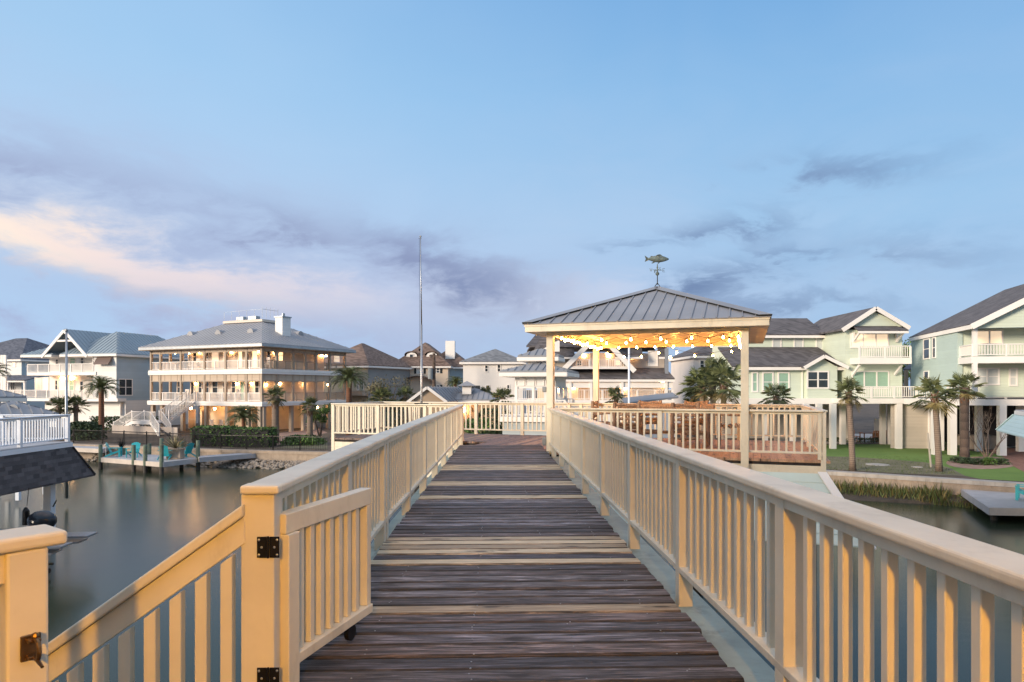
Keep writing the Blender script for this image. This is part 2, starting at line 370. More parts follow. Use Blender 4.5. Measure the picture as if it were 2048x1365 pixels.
L(mb, 'side_board', paint('worn_mint_board', (.30, .36, .32, 1), .7, .15, 2, .2, dirt=(.10, .10, .08, 1)), walk)
mb = MB(); mb.box(1.118, 1.36, .3, 13.6, ZD - .17, ZD - .062); L(mb, 'ledger', MATS['worn_mint_board'], walk, bevel=.004)
mb = MB(); mb.obox((-1.06, 3.1, ZD - .16), (.138, 0, 0), (0, 2.75, 0), (0, 0, .098)); L(mb, 'ledger', MATS['worn_mint_board'], walk)
mb = MB(); mb.obox((-1.06, 5.86, ZD - .16), (.138, 0, 0), (.17, 9.9, 0), (0, 0, .098)); L(mb, 'ledger', MATS['worn_mint_board'], walk)
for yy in (1.5, 4.6, 7.7, 10.8, 13.6):
    for xx in (-.7, .95):
        mb = MB(); mb.tube([(xx, yy, -.6), (xx, yy, ZD - .3)], .13, 12); L(mb, 'piling', plank, walk)

def bar_mesh(name, w, d, h, mat, bev): 
    b = MB(); b.box(-w / 2, w / 2, -d / 2, d / 2, 0, h); return mesh(b, name, mat, bevel=bev, segs=1 if bev < .004 else 2)
RAILH, CAPT, SUBH, BOT = .9, .036, .045, .15
balm = bar_mesh('baluster', .036, .036, RAILH - CAPT - SUBH - BOT - .035 + .02, cream, .0025)
def railing(p0, p1, label, posts, side=0.0, z=ZD, pw=.088, down=.12, pitch=.131, group=None, capx=(0, 0), balmesh=None, skip=None, bot=BOT, h=RAILH, mat=None):
    """side: +1 puts the walking side on the left of p0->p1"""
    p0, p1 = V(p0), V(p1); d = p1 - p0; Ln = d.length; a = math.atan2(d.y, d.x); mat = mat or cream
    r = E('railing', (p0.x, p0.y, z), label, 'railing', group, rz=a)
    b = MB(); b.box(-capx[0], Ln + capx[1], -.0775, .0775, h - CAPT, h); L(b, 'cap_rail', mat, r, bevel=.011, segs=3)
    b = MB(); b.box(0, Ln, -.019 + side * .022, .019 + side * .022, h - CAPT - SUBH, h - CAPT - .001); L(b, 'top_rail', mat, r, bevel=.003)
    b = MB(); b.box(0, Ln, -.045, .045, bot, bot + .036); L(b, 'bottom_rail', mat, r, bevel=.004)
    pm = bar_mesh('post', pw, pw, h - CAPT - .001 + down, mat, .004)
    for q in posts: link('post', pm, r, (q, 0, -down))
    bmh = balmesh or balm; edges = sorted([q for q in posts])
    spans = list(zip(edges[:-1], edges[1:])) or [(0, Ln)]
    for e0, e1 in spans:
        g = e1 - e0 - pw; m = max(1, round(g / pitch) - 1); st = (g) / (m + 1)
        for i in range(m):
            link('baluster', bmh, r, (e0 + pw / 2 + st * (i + 1), 0, bot + .03))
    return r
ppost = [i * 1.525 for i in range(10)]
# right-hand railing
railing(WK(1.207, .42), WK(1.207, 14.15), 'long painted railing along the right edge of the boardwalk', [.79, 2.32, 3.85, 5.37, 6.89, 8.41, 9.93, 11.45, 12.97, 13.68], 1, group=None)
# left-hand railing in two runs
railing(WK(-.953, 2.90), WK(-.953, 5.86), 'short painted railing run between the gate post and the bend', [.045, 1.48, 2.92], -1, capx=(.03, 0))
railing(WK(-.953, 5.87), WK(-.775, 16.95), 'painted railing from the bend to the far platform, left boardwalk edge', [.09] + [1.525 * i for i in range(1, 8)] + [11.0], -1)

# ---------------- gate folded open against the left rail
g0 = WK(-.905, 2.93); gate = E('gate', (g0.x, g0.y, ZD), 'open painted gate on two black hinges beside its tall post', 'gate', rz=0)
ga = math.atan2(.76, .20)
gate.rotation_euler = (0, 0, ga)
gl = .80                                        # gate length
GH = .765
bm_ = MB(); bm_.box(0, gl, -.032, .032, GH - .085, GH); L(bm_, 'top_bar', cream, gate, bevel=.004)
bm_ = MB(); bm_.box(.085, gl, -.04, .04, .10, .145); L(bm_, 'bottom_bar', cream, gate, bevel=.004)
bm_ = MB(); bm_.box(0, .085, -.045, .045, -.06, GH - .086); L(bm_, 'stile', cream, gate, bevel=.005)
bm_ = MB(); bm_.box(gl - .05, gl - .003, -.03, .03, .146, GH - .086); L(bm_, 'stile', cream, gate, bevel=.004)
gb = bar_mesh('baluster', .036, .036, GH - .086 - .146, cream, .0025)
for i in range(7): link('baluster', gb, gate, (.145 + i * .087, 0, .146))
bm_ = MB(); bm_.tube([(.62, -.012, .05), (.62, .012, .05)], .042, 14); L(bm_, 'wheel', black_metal, gate, smooth=False)
# hinges face the camera on the post and stile
for zz in (.60, .06):
    q = MB(); c0 = WK(-.925, 2.842, ZD + zz)
    for sx in (-1, 1):
        q.obox(c0 + wr * (.006 if sx > 0 else -.046) , wr * .040, wf * .004, V((0, 0, .088)))
    q.tube([c0 + V((0, -.002, 0)), c0 + V((0, -.002, .09))], .0065, 8)
    h_ = bpy.data.objects.new('hinge', mesh(q, 'hinge', black_metal, bevel=.002, segs=1)); COL.objects.link(h_); h_.parent = gate
    h_.matrix_parent_inverse = Matrix.Translation(gate.location).__matmul__(Matrix.Rotation(ga, 4, 'Z')).inverted()
    q = MB()
    for sx in (-1, 1):
        for dz in (.013, .044, .075): q.ball(c0 + wr * (sx * (.037 if dz != .044 else .026)) + V((0, -.001, dz)), .0055, 8, (1, .5, 1))
    L(q, 'screws', steel, h_)
# ---------------- gate post (wider, carries the gate) 
gp = MB(); c0 = WK(-.953, 2.945)
gp.M = Matrix.Translation((c0.x, c0.y, 0)) @ Matrix.Rotation(WA, 4, 'Z')
gp.box(-.085, .052, -.098, -.005, ZD - .35, ZD + RAILH - CAPT - .002)
post_gate = TH(gp, 'post', cream, 'tall square gate post lit orange, holding the black hinges', 'post', bevel=.006)
post_gate.name = 'gate_post'
gp = MB(gp.M); gp.box(-.082, .076, -.125, -.03, ZD + RAILH - CAPT, ZD + RAILH + .0015)
capm = mesh(gp, 'post_cap', cream, bevel=.012, origin=post_gate.location, segs=3); link('post_cap', capm, post_gate)

# ---------------- stair going down to the left with its sloping rail
sr = E('stair_railing', WK(-1.02, 2.86, ZD), 'sloping railing descending leftward from the gate post toward the water', 'railing', rz=WA)
sl = -.713
def sp(x, z): return (x, 0, z)
b = MB(); b.obox((0, -.045, .775), (-2.6, 0, 2.6 * sl), (0, .10, 0), (0, 0, .05)); L(b, 'cap_rail', cream, sr, bevel=.008)
b = MB(); b.obox((0, -.02, .66), (-2.6, 0, 2.6 * sl), (0, .04, 0), (0, 0, .113)); L(b, 'top_rail', cream, sr, bevel=.004)
b = MB(); b.obox((0, -.03, -.06), (-2.6, 0, 2.6 * sl), (0, .06, 0), (0, 0, .05)); L(b, 'bottom_rail', cream, sr, bevel=.004)
sbm = MB(); sbm.add([(-.024, -.022, 0), (.024, -.022, .048 * .752), (.024, .022, .048 * .752), (-.024, .022, 0), (-.024, -.022, .66), (.024, -.022, .66 + .048 * .752), (.024, .022, .66 + .048 * .752), (-.024, .022, .66)],
                    [(0, 3, 2, 1), (4, 5, 6, 7), (0, 1, 5, 4), (1, 2, 6, 5), (2, 3, 7, 6), (3, 0, 4, 7)])
sbme = mesh(sbm, 'baluster', cream, bevel=.003, segs=1)
for i in range(24): x = -.075 - i * .1035; link('baluster', sbme, sr, (x, 0, -.03 + x * -sl))
b = MB(); b.box(-2.6, -2.51, -.05, .05, -4, -1.15); L(b, 'post', cream, sr, bevel=.004)
st = E('staircase', WK(-1.02, 2.2, ZD), 'wooden stair descending left of the boardwalk to the water', 'stairs', rz=WA)
b = MB()
for i in range(13):
    b.col = (.1, .09, .088, 1); x = -.02 - i * .27; z = -.19 * (i + 1) - .12; b.box(x - .29, x, -.45, .55, z, z + .04)
L(b, 'treads', plank, st)
for yy in (-.48, .58):
    b = MB(); b.obox((0, yy - .02, -.5), (-3.5, 0, -2.5), (0, .04, 0), (0, 0, .28)); L(b, 'stringer', cream, st)

# ---------------- near-left landing rail and its post with the latch
q0 = G(98, 1088, ZD + RAILH - .03); q0 = V((-1.345, 1.93, 0))
da = R(37); dd = V((math.sin(da), math.cos(da), 0)); dn = V((dd.y, -dd.x, 0))
lr = E('railing', (q0.x, q0.y, ZD), 'chunky orange-lit railing end with post and latch at the lower left corner', 'railing', rz=math.atan2(dd.y, dd.x))
b = MB(); b.box(-1.6, .055, -.075, .085, RAILH - CAPT - .004, RAILH); L(b, 'cap_rail', cream, lr, bevel=.012, segs=3)
b = MB(); b.box(-1.6, -.002, -.05, .045, RAILH - .125, RAILH - CAPT - .006); L(b, 'top_rail', cream, lr, bevel=.004)
b = MB(); b.box(-.09, .01, -.065, .04, -.1, RAILH - .041); L(b, 'post', cream, lr, bevel=.008)
b = MB(); b.box(-1.6, -.10, -.045, .045, BOT, BOT + .036); L(b, 'bottom_rail', cream, lr, bevel=.004)
for i in range(8): link('baluster', balm, lr, (-.2 - i * .14, 0, BOT + .03))
# latch: plate with an open hook
b = MB(); b.box(-.06, -.012, -.073, -.066, .56, .63)
b.box(-.05, -.02, -.10, -.072, .612, .622); b.box(-.05, -.02, -.10, -.072, .568, .578)
lat = L(b, 'latch', brass, lr, bevel=.002, segs=1)
arc = [(-.035 + .0, -.10 - .028 * math.sin(t), .595 + .030 * math.cos(t)) for t in [i * math.pi / 8 for i in range(-1, 7)]]
b = MB(); b.tube(arc, .006, 8); b.tube([(-.035, -.10, .575), (-.035, -.15, .560)], [.007, .004], 8); b.ball((-.035, -.10, .632), .010, 8)
L(b, 'hook', brass, lat)

# ================================================================ the platform at the end
plat = E('platform', UV(-4, 16, ZD), 'T-shaped end platform of cedar boards carrying the pavilion', 'deck')
plat.rotation_euler = (0, 0, 0)
b = MB(); a = -10.5
M90 = Matrix.Rotation(TU + math.pi / 2, 4, 'Z')   # local x runs along the boards (away from the camera)
def PB(bb, a_, b0, b1, w_, z0, z1): bb.obox(UV(a_, b0, z0), pv * (b1 - b0), pu * w_, (0, 0, z1 - z0))
bd = MB()
while a < 1.36:
    t = random.choice([(.40, .235, .14), (.44, .27, .165), (.36, .215, .13), (.42, .255, .155)]) if a > -3.9 else random.choice([(.22, .15, .12), (.27, .18, .13), (.17, .12, .105), (.33, .22, .15)])
    f = random.uniform(.85, 1.12); bd.col = (t[0] * f, t[1] * f, t[2] * f, 1)
    bs = 15.62 if a < -6.1 else (14.25 if a < -3.9 else 13.52)
    if -6.1 <= a < -3.9: bs = 14.05 + (a + 6.1) * -.02
    zt = random.uniform(-.002, .002) - (.014 if a < -3.9 else .014)
    PB(bd, a, bs, 18.32, .140, ZD - .045 + zt, ZD + zt); a += .1455
inv = M90.inverted(); bd.v = [tuple(inv @ V(v)) for v in bd.v]
o = L(bd, 'decking', cedar, plat); o.location = -V(plat.location); o.location = (0, 0, 0)
o.matrix_parent_inverse = Matrix.Translation(plat.location).inverted() @ M90
darkrim = paint('rotten_dark_wood', (.035, .03, .028, 1), .9, .4, 4, .4)
b = MB()
def strip(bb, a0, b0, a1, b1, z0, z1, t=.03):
    p, q = UV(a0, b0), UV(a1, b1); d = (q - p).normalized(); nn = V((d.y, -d.x, 0)) * t
    bb.obox(p + V((0, 0, z0)), q - p, nn, (0, 0, z1 - z0))
strip(b, -3.84, 13.56, 1.3, 13.56, ZD - .115, ZD - .062, .012)
P(b, 'rim_joist', darkrim, plat); b = MB()
strip(b, -10.45, 15.66, -6.1, 15.66, ZD - .115, ZD - .062, .012)
strip(b, 1.345, 13.6, 1.345, 18.2, ZD - .115, ZD - .062, .012)
P(b, 'rim_joist', darkrim, plat)
b = MB()
for i in range(2):
    z1 = ZD - .116 - i * .075
    strip(b, -3.84, 13.545 - i * .004, 1.33, 13.545 - i * .004, z1 - .073, z1, .018)
P(b, 'skirt_board', cream, plat)
b = MB()
for i in range(6):
    z1 = ZD - .116 - i * .14
    strip(b, -10.45, 15.645, -6.15, 15.645, z1 - .137, z1, .018)
P(b, 'side_skirt', cream, plat); b = MB()
for i in range(6):
    z1 = ZD - .116 - i * .14; strip(b, -10.46, 18.2, -10.46, 15.65, z1 - .137, z1, .018)
P(b, 'end_skirt', cream, plat)
for aa in (-10.2, -8, -6, -3.6, -1.2, 1.1):
    for bb in ((15.9, 18.0) if aa < -5 else (13.9, 18.0)): b = MB(); b.tube([UV(aa, bb, -.6), UV(aa, bb, ZD - .2)], .13, 10); P(b, 'piling', plank, plat)
# mint boathouse skirt below the right arm
bh = E('boathouse', UV(-1, 15.8, 0), 'mint green lapped boathouse flaring out below the pavilion deck', 'boathouse')
minty = paint('mint_paint', (.52, .62, .58, 1), .45, .07, 1, .05)
zt, FL_, KS = ZD - .262, .68, 1.68
b = MB(); nlap = 7
for i in range(nlap):
    t0, t1 = i * FL_ / nlap, (i + 1) * FL_ / nlap
    for fa, fb in (((-3.9 - .0, 13.52), (1.36, 13.52)),):
        A0 = UV(fa[0], fa[1] - t0, zt - t0 * KS + .012); B0 = UV(fb[0] + t0, fb[1] - t0, zt - t0 * KS + .012)
        A1 = UV(fa[0], fa[1] - t1, zt - t1 * KS + .03); B1 = UV(fb[0] + t1, fb[1] - t1, zt - t1 * KS + .03)
        b.slab([A0, B0, B1, A1], (0, 0, -.022))
P(b, 'front_skirt', minty, bh)
b = MB()
for i in range(nlap):
    t0, t1 = i * FL_ / nlap, (i + 1) * FL_ / nlap
    q = [UV(1.36 + t0, 13.52 - t0, zt - t0 * KS + .012), UV(1.36 + t0, 18.4 + t0, zt - t0 * KS + .012), UV(1.36 + t1, 18.4 + t1, zt - t1 * KS + .03), UV(1.36 + t1, 13.52 - t1, zt - t1 * KS + .03)]
    b.slab(q, (0, 0, -.022))
P(b, 'end_skirt', minty, bh)
b = MB(); A = UV(1.36, 13.50, zt + .05); B = UV(1.36 + .69, 12.81, zt - 1.16 + .05)
b.slab([A - pu * .15, B - pu * .15, B - pv * .01, A - pv * .01], (0, 0, -.03)); b.slab([A - pv * .01, B - pv * .01, B + pv * .18 + pu * .0, A + pv * .18], (0, 0, -.03))
P(b, 'corner_trim', white, bh)
for aa, bb in ((-3.5, 14.0), (1.0, 14.0), (-3.5, 17.9), (1.0, 17.9)):
    b = MB(); b.obox(UV(aa, bb, -.5), pu * .22, pv * .22, (0, 0, 3.9)); P(b, 'post', white, bh)
b = MB(); b.obox(UV(-3.6, 13.7, 3.30), pu * 4.8, pv * 4.4, (0, 0, .08)); P(b, 'underside', cream, bh)

# platform railings
lb = bar_mesh('baluster', .036, .036, RAILH - CAPT - SUBH - .10 - .036 + .02, cream, 0)
railing(UV(-3.84, 13.56), UV(1.31, 13.56), 'front railing of the pavilion deck with the rustic chairs behind it', [.05, 2.23, 5.10], 0, down=.0, balmesh=lb, bot=.10)
railing(UV(1.31, 13.56), UV(1.31, 18.2), 'side railing closing the right end of the pavilion deck', [.0, 1.55, 3.1, 4.64], 0, down=.45, balmesh=lb, bot=.10)
railing(UV(1.31, 18.24), UV(-4.6, 18.24), 'warm-lit back railing behind the rustic table', [.0, 1.5, 2.9, 4.3, 5.6], 0, down=.3, balmesh=lb, bot=.10)
railing(UV(-4.62, 18.24), UV(-10.45, 18.24), 'straight railing across the far end of the boardwalk', [.0, 1.35, 2.75, 4.2, 5.75], 0, down=.3, balmesh=lb, bot=.10)
railing(UV(-10.45, 18.2), UV(-10.45, 15.68), 'short end railing of the platform arm over the water', [.0, 1.2, 2.5], 0, down=.5, balmesh=lb, bot=.10)
railing(UV(-10.42, 15.66), UV(-6.72, 15.66), 'front railing of the left platform arm carrying the steel pole', [.0, 1.35, 2.7, 3.7], 0, down=.55, balmesh=lb, bot=.10)

# ================================================================ pavilion
PZ = CAMZ + 1.076
a0, b0 = -3.84, 13.6; a1, b1 = -.04, 18.1
pav = E('pavilion', UV((a0 + a1) / 2, (b0 + b1) / 2, ZD), 'open pavilion with grey metal hip roof glowing with string lights', 'pavilion')
for aa, bb, dn_ in ((a0, b0, 0), (a1, b0 - .08, .42), (a0, b1, 0), (a1, b1, 0)):
    b = MB(); b.obox(UV(aa - .07, bb - .07, ZD - dn_), pu * .14, pv * .14, (0, 0, PZ - ZD + dn_)); P(b, 'post', cream, pav, bevel=.006)
OV = .40; ZS = CAMZ + 1.14; ZF = CAMZ + 1.285
rim = [(a0 - OV, b0 - OV), (a1 + OV, b0 - OV), (a1 + OV, b1 + OV), (a0 - OV, b1 + OV)]
for i, (x0, y0, x1, y1) in enumerate(((a0 - .07, b0 - .07, a1 + .07, b0 + .0), (a0 - .07, b1 + .0, a1 + .07, b1 + .07), (a0 - .07, b0 + .002, a0, b1 - .002), (a1, b0 + .002, a1 + .07, b1 - .002))):
    b = MB(); b.obox(UV(x0, y0, PZ), pu * (x1 - x0), pv * (y1 - y0), (0, 0, .20)); P(b, 'beam', cream, pav, bevel=.004)
b = MB()                                          # soffit ring between fascia and beams
for x0, y0, x1, y1 in ((a0 - OV, b0 - OV, a1 + OV, b0 - .075), (a0 - OV, b1 + .075, a1 + OV, b1 + OV), (a0 - OV, b0 - .073, a0 - .075, b1 + .073), (a1 + .075, b0 - .073, a1 + OV, b1 + .073)):
    b.obox(UV(x0, y0, ZS + .004), pu * (x1 - x0), pv * (y1 - y0), (0, 0, .015))
P(b, 'soffit', cream, pav)
b = MB(); b.obox(UV(a0 + .002, b0 + .002, ZS + .10), pu * (a1 - a0 - .004), pv * (b1 - b0 - .004), (0, 0, .015)); P(b, 'ceiling', cream, pav)
b = MB()
for i in range(4):
    p, q = rim[i], rim[(i + 1) % 4]; P0, P1 = UV(*p), UV(*q); d = (P1 - P0).normalized(); o_ = V((d.y, -d.x, 0))
    b.obox(P0 + V((0, 0, ZS)) - d * .02, P1 - P0 + d * .04, o_ * .022, (0, 0, .105)); b.obox(P0 + V((0, 0, ZS + .106)) - d * .03, P1 - P0 + d * .06, o_ * .034, (0, 0, .045))
P(b, 'fascia', cream, pav, bevel=.002, segs=1)
apex = UV((a0 + a1) / 2, (b0 + b1) / 2, CAMZ + 2.30)
e = [UV(x + (-.06 if x < -2 else .06), y + (-.06 if y < 15 else .06), ZF + .015) for x, y in rim]
def ribbed(bb, poly, e0, e1, pitch, w, h, start=None, lift=0.002):
    """ribs running up the slope of a convex planar polygon whose eave is e0-e1"""
    e0, e1 = V(e0), V(e1); ed = (e1 - e0).normalized(); c_ = sum((V(p) for p in poly), V()) / len(poly)
    nrm = ed.cross(c_ - e0).normalized(); nrm = nrm if nrm.z > 0 else -nrm
    g = nrm.cross(ed); g = g if g.z > 0 else -g
    Ls = [(V(p) - e0).dot(ed) for p in poly]; s_ = min(Ls) + (pitch * .5 if start is None else start)
    while s_ < max(Ls):
        ts = []
        for i in range(len(poly)):
            p, q = V(poly[i]), V(poly[(i + 1) % len(poly)]); sa, sb = (p - e0).dot(ed), (q - e0).dot(ed)
            if (sa - s_) * (sb - s_) < 0:
                f = (s_ - sa) / (sb - sa); ts.append(((p + (q - p) * f) - e0).dot(g))
        if len(ts) == 2 and abs(ts[0] - ts[1]) > .05:
            t0, t1 = min(ts), max(ts); A_ = e0 + ed * s_ + g * t0 + nrm * lift
            bb.obox(A_ - ed * w / 2, ed * w, g * (t1 - t0), nrm * h)
        s_ += pitch
b = MB(); rb = MB()
for i in range(4):
    tri = [e[i], e[(i + 1) % 4], apex]; b.slab(tri, (0, 0, -.012)); ribbed(rb, tri, tri[0], tri[1], .228, .02, .018)
rf = P(b, 'roof', roofmetal, pav)
P(rb, 'seam_ribs', roofmetal, rf)
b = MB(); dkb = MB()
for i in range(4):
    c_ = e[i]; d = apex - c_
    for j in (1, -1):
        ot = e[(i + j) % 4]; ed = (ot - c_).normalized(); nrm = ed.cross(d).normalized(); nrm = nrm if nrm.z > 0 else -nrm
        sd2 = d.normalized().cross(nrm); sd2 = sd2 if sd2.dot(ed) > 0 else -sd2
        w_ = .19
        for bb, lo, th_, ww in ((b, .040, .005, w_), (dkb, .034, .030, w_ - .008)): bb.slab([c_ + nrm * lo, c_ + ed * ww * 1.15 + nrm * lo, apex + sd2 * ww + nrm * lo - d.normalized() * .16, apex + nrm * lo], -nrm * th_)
P(dkb, 'cap_shadow_strip', dark_iron, rf)  # dark strip put in as the shadow line below the hip caps
P(b, 'hip_cap', roofmetal, rf)

# weather vane
ap = apex + V((0, 0, .02))
wv = E('weather_vane', ap, 'verdigris fish weather vane on the peak of the pavilion roof', 'weather vane')
sc = 15.6 / F
b = MB(); b.tube([ap + V((-.075, 0, -.02)), ap + V((-.03, 0, .05)), ap + V((0, 0, .09))], .009, 6); b.tube([ap + V((.075, 0, -.02)), ap + V((.03, 0, .05)), ap + V((0, 0, .09))], .009, 6)
b.tube([ap + V((0, 0, .05)), ap + V((0, 0, .28))], .011, 8); P(b, 'rod', dark_iron, wv)
b = MB(); b.ball(ap + V((0, 0, .30)), .044, 14); P(b, 'globe', verdigris, wv, smooth=True)
b = MB(); b.tube([ap + V((0, 0, .34)), ap + V((0, 0, .52))], [.018, .010], 8); b.ball(ap + V((0, 0, .445)), .022, 8)
for an in (10, 100, 190, 280): b.tube([ap + V((0, 0, .385)), ap + V((.115 * math.cos(R(an)), .115 * math.sin(R(an)), .385))], .006, 6)
P(b, 'compass_arms', verdigris, wv)
def letter(ch, an):
    c_ = ap + V((.155 * math.cos(R(an)), .155 * math.sin(R(an)), .385)); d_ = V((math.cos(R(an)), math.sin(R(an)), 0)); h, w_ = .075, .05
    S_ = {'E': [[(1, 1), (0, 1), (0, 0), (1, 0)], [(0, .5), (.8, .5)]], 'W': [[(0, 1), (.25, 0), (.5, .7), (.75, 0), (1, 1)]], 'N': [[(0, 0), (0, 1), (1, 0), (1, 1)]], 'S': [[(1, .9), (.5, 1), (0, .8), (.3, .55), (.8, .45), (1, .2), (.5, 0), (0, .1)]]}[ch]
    q = MB()
    for pl_ in S_: q.tube([c_ + d_ * (x - .5) * w_ + V((0, 0, (z - .5) * h)) for x, z in pl_], .0055, 5)
    P(q, 'letter', verdigris, wv)
letter('E', 10); letter('W', 190); letter('N', 100); letter('S', 280)
# fish: lofted body along x
fz = ap + V((0, 0, .63)); prof = [(-.22, .016, .020), (-.19, .022, .030), (-.13, .040, .052), (-.06, .052, .072), (.02, .058, .080), (.10, .056, .072), (.17, .045, .054), (.23, .028, .030), (.262, .010, .010)]
b = MB(); vs = []; nn = 12
for x, wy, hz in prof:
    zc = .008 if x < .1 else .008 - (x - .1) * .02
    vs += [fz + V((x, math.cos(2 * math.pi * k / nn) * wy * .7, math.sin(2 * math.pi * k / nn) * hz + zc)) for k in range(nn)]
b.add(vs, [(i * nn + k, i * nn + (k + 1) % nn, (i + 1) * nn + (k + 1) % nn, (i + 1) * nn + k) for i in range(len(prof) - 1) for k in range(nn)] + [tuple(range(nn)), tuple(range((len(prof) - 1) * nn, len(prof) * nn))])
P(b, 'fish', verdigris, wv, smooth=True)
def fin(pts, name='fin'):
    q = MB(); q.slab([fz + V((x, -.006, z)) for x, z in pts], (0, .012, 0)); P(q, name, verdigris, wv)
fin([(-.20, .025), (-.29, .085), (-.265, .01), (-.29, -.06), (-.20, -.02)], 'tail_fin')
fin([(-.06, .07), (.00, .105), (.06, .115), (.09, .10), (.12, .07)]); fin([(-.16, .04), (-.155, .075), (-.12, .075), (-.08, .062)])
fin([(-.09, -.05), (-.14, -.09), (-.11, -.095), (-.04, -.065)]); fin([(.03, -.065), (-.0, -.10), (.03, -.10), (.07, -.06)])

# string lights
cable = paint('black_cable', (.012, .01, .008, 1), .5, .1, 3, 0)
bulbm = MB(); bulbm.lathe((0, 0, 0), [(0, -.05), (.014, -.047), (.021, -.034), (.021, -.020), (.011, .002), (.010, .012), (0, .012)], 12); bulbme = mesh(bulbm, 'bulb', glow, smooth=True)
sockm = MB(); sockm.tube([(0, 0, .008), (0, 0, .045)], .013, 8); sockme = mesh(sockm, 'socket', cable)
def string(pts, label, step=.30, sag=.05, nb=None):
    base_ = sum(pts, V()) / len(pts); r = E('string_lights', base_, label, 'string lights', 'string lights under the pavilion roof')
    path = []
    for p, q in zip(pts[:-1], pts[1:]):
        for i in range(9):
            t = i / 8; path.append(p + (q - p) * t - ZA * sag * 4 * t * (1 - t) * (q - p).length / 1.0)
    q_ = MB(); q_.tube(path, .0045, 5); P(q_, 'cable', cable, r)
    for p, q in zip(pts[:-1], pts[1:]):
        m = nb or max(1, int((q - p).length / step))
        for i in range(m):
            t = (i + .5) / m; c_ = p + (q - p) * t - ZA * (sag * 4 * t * (1 - t) * (q - p).length + .05)
            k_ = link('bulb', bulbme, r, c_ - base_); link('socket', sockme, k_)
    return r
ZH = ZS + .03
def zig(a_from, a_to, b_, nseg, label, amp=.16, sag=.10, nb=1):
    pts = [UV(a_from + (a_to - a_from) * i / nseg, b_ + (amp if i % 2 else -amp) * .0, ZH) for i in range(nseg + 1)]
    return string(pts, label, sag=sag, nb=nb)
zig(a0 + .1, a1 - .1, b0 + .35, 6, 'string of warm bulbs draped in scallops just behind the front beam', sag=.17, nb=1)
zig(a0 + .1, a1 - .1, b0 + 2.0, 8, 'string of warm bulbs crossing the middle of the pavilion ceiling', sag=.13, nb=1)
zig(a0 + .1, a1 - .1, b1 - .9, 8, 'string of warm bulbs looped in front of the back beam', sag=.16, nb=1)
string([UV(a0 + .12, b0 + .3 + i * .84, ZH) for i in range(6)], 'string of warm bulbs along the left beam', sag=.08, nb=3)
string([UV(a1 - .12, b0 + .3 + i * .84, ZH) for i in range(6)], 'string of warm bulbs running back along the right beam', sag=.14, nb=2)
string([UV(a0 + .1, b1 - .12, ZH - .10), UV((a0 + a1) / 2, b1 - .12, ZH - .10), UV(a1 - .1, b1 - .12, ZH - .10)], 'string of warm bulbs hanging beneath the back beam', sag=.10, nb=4)
# junction boxes on the front left post
for px, z_, hh, lab in ((1, CAMZ - .08, .11, 'grey outlet box high on the front left pavilion post'), (1, ZD + .12, .16, 'grey outlet box near the foot of the front left pavilion post')):
    b = MB(); b.obox(UV(a0 - .16, b0 - .06, z_), pu * .09, pv * .10, (0, 0, hh)); b.obox(UV(a0 - .155, b0 - .085, z_ + .01), pu * .08, pv * .024, (0, 0, hh - .02))
    TH(b, 'outlet_box', conduit, lab, 'outlet box', bevel=.006)

# rustic log furniture
def logmat():
    def fn(nt, b_):
        g = nz(nt, obj_co(nt, (6, 6, 2)), 3, 6, .65, .8)
        nt.put(b_.inputs['Base Color'], nt.ramp(g, [(.3, (.08, .05, .035, 1)), (.5, (.21, .135, .09, 1)), (.72, (.40, .28, .19, 1))])); b_.inputs['Roughness'].default_value = .6; bump(nt, b_, g, .6, .01)
    return material('rustic_log', fn)
logw = logmat()
def log(bb, p, q, r, wob=.012):
    p, q = V(p), V(q); m = 5; pts = [p + (q - p) * i / m + V([random.uniform(-wob, wob) for _ in range(3)]) for i in range(m + 1)]
    bb.tube(pts, [r * random.uniform(.88, 1.12) for _ in pts], 8)
ta, tb = -1.75, 16.0
table = E('table', UV(ta, tb, ZD), 'rustic log dining table with pale half-round plank top under the pavilion', 'table', rz=TU)
b = MB()
for i in range(6): log(b, (-1.05, -.42 + i * .17, .86), (1.05, -.42 + i * .17, .86), .075, .006)
L(b, 'tabletop', logw, table)
for sx in (-.9, .9):
    for sy in (-.34, .34):
        b = MB(); log(b, (sx, sy, 0), (sx, sy, .82), .055); L(b, 'leg', logw, table)
b = MB(); log(b, (-.9, 0, .3), (.9, 0, .3), .035); log(b, (-.9, -.34, .3), (-.9, .34, .3), .03); log(b, (.9, -.34, .3), (.9, .34, .3), .03); L(b, 'stretcher', logw, table)
def make_chair():
    c_ = E('chair', UV(-2.6, 14.8, ZD), '', 'chair', 'rustic log chairs around the pavilion table', rz=0)
    for sx in (-.26, .26):
        b = MB(); log(b, (sx, -.24, 0), (sx, -.24, .78), .034); L(b, 'front_leg', logw, c_)
        b = MB(); log(b, (sx, .24, 0), (sx, .28, 1.0), .036); L(b, 'rear_leg', logw, c_)
        b = MB(); log(b, (sx, -.30, .72), (sx, .27, .72), .034); L(b, 'armrest', logw, c_)
    b = MB()
    for i in range(5): log(b, (-.28, -.22 + i * .11, .46), (.28, -.22 + i * .11, .46), .045)
    L(b, 'seat', logw, c_)
    b = MB()
    for i in range(5): log(b, (-.25, .26, .54 + i * .10), (.25, .26, .54 + i * .10), .032)
    L(b, 'backrest', logw, c_)
    b = MB(); log(b, (-.26, -.24, .2), (.26, -.24, .2), .022); log(b, (-.26, .24, .25), (.26, .24, .25), .022); L(b, 'stretcher', logw, c_)
    return c_
ch0 = make_chair()
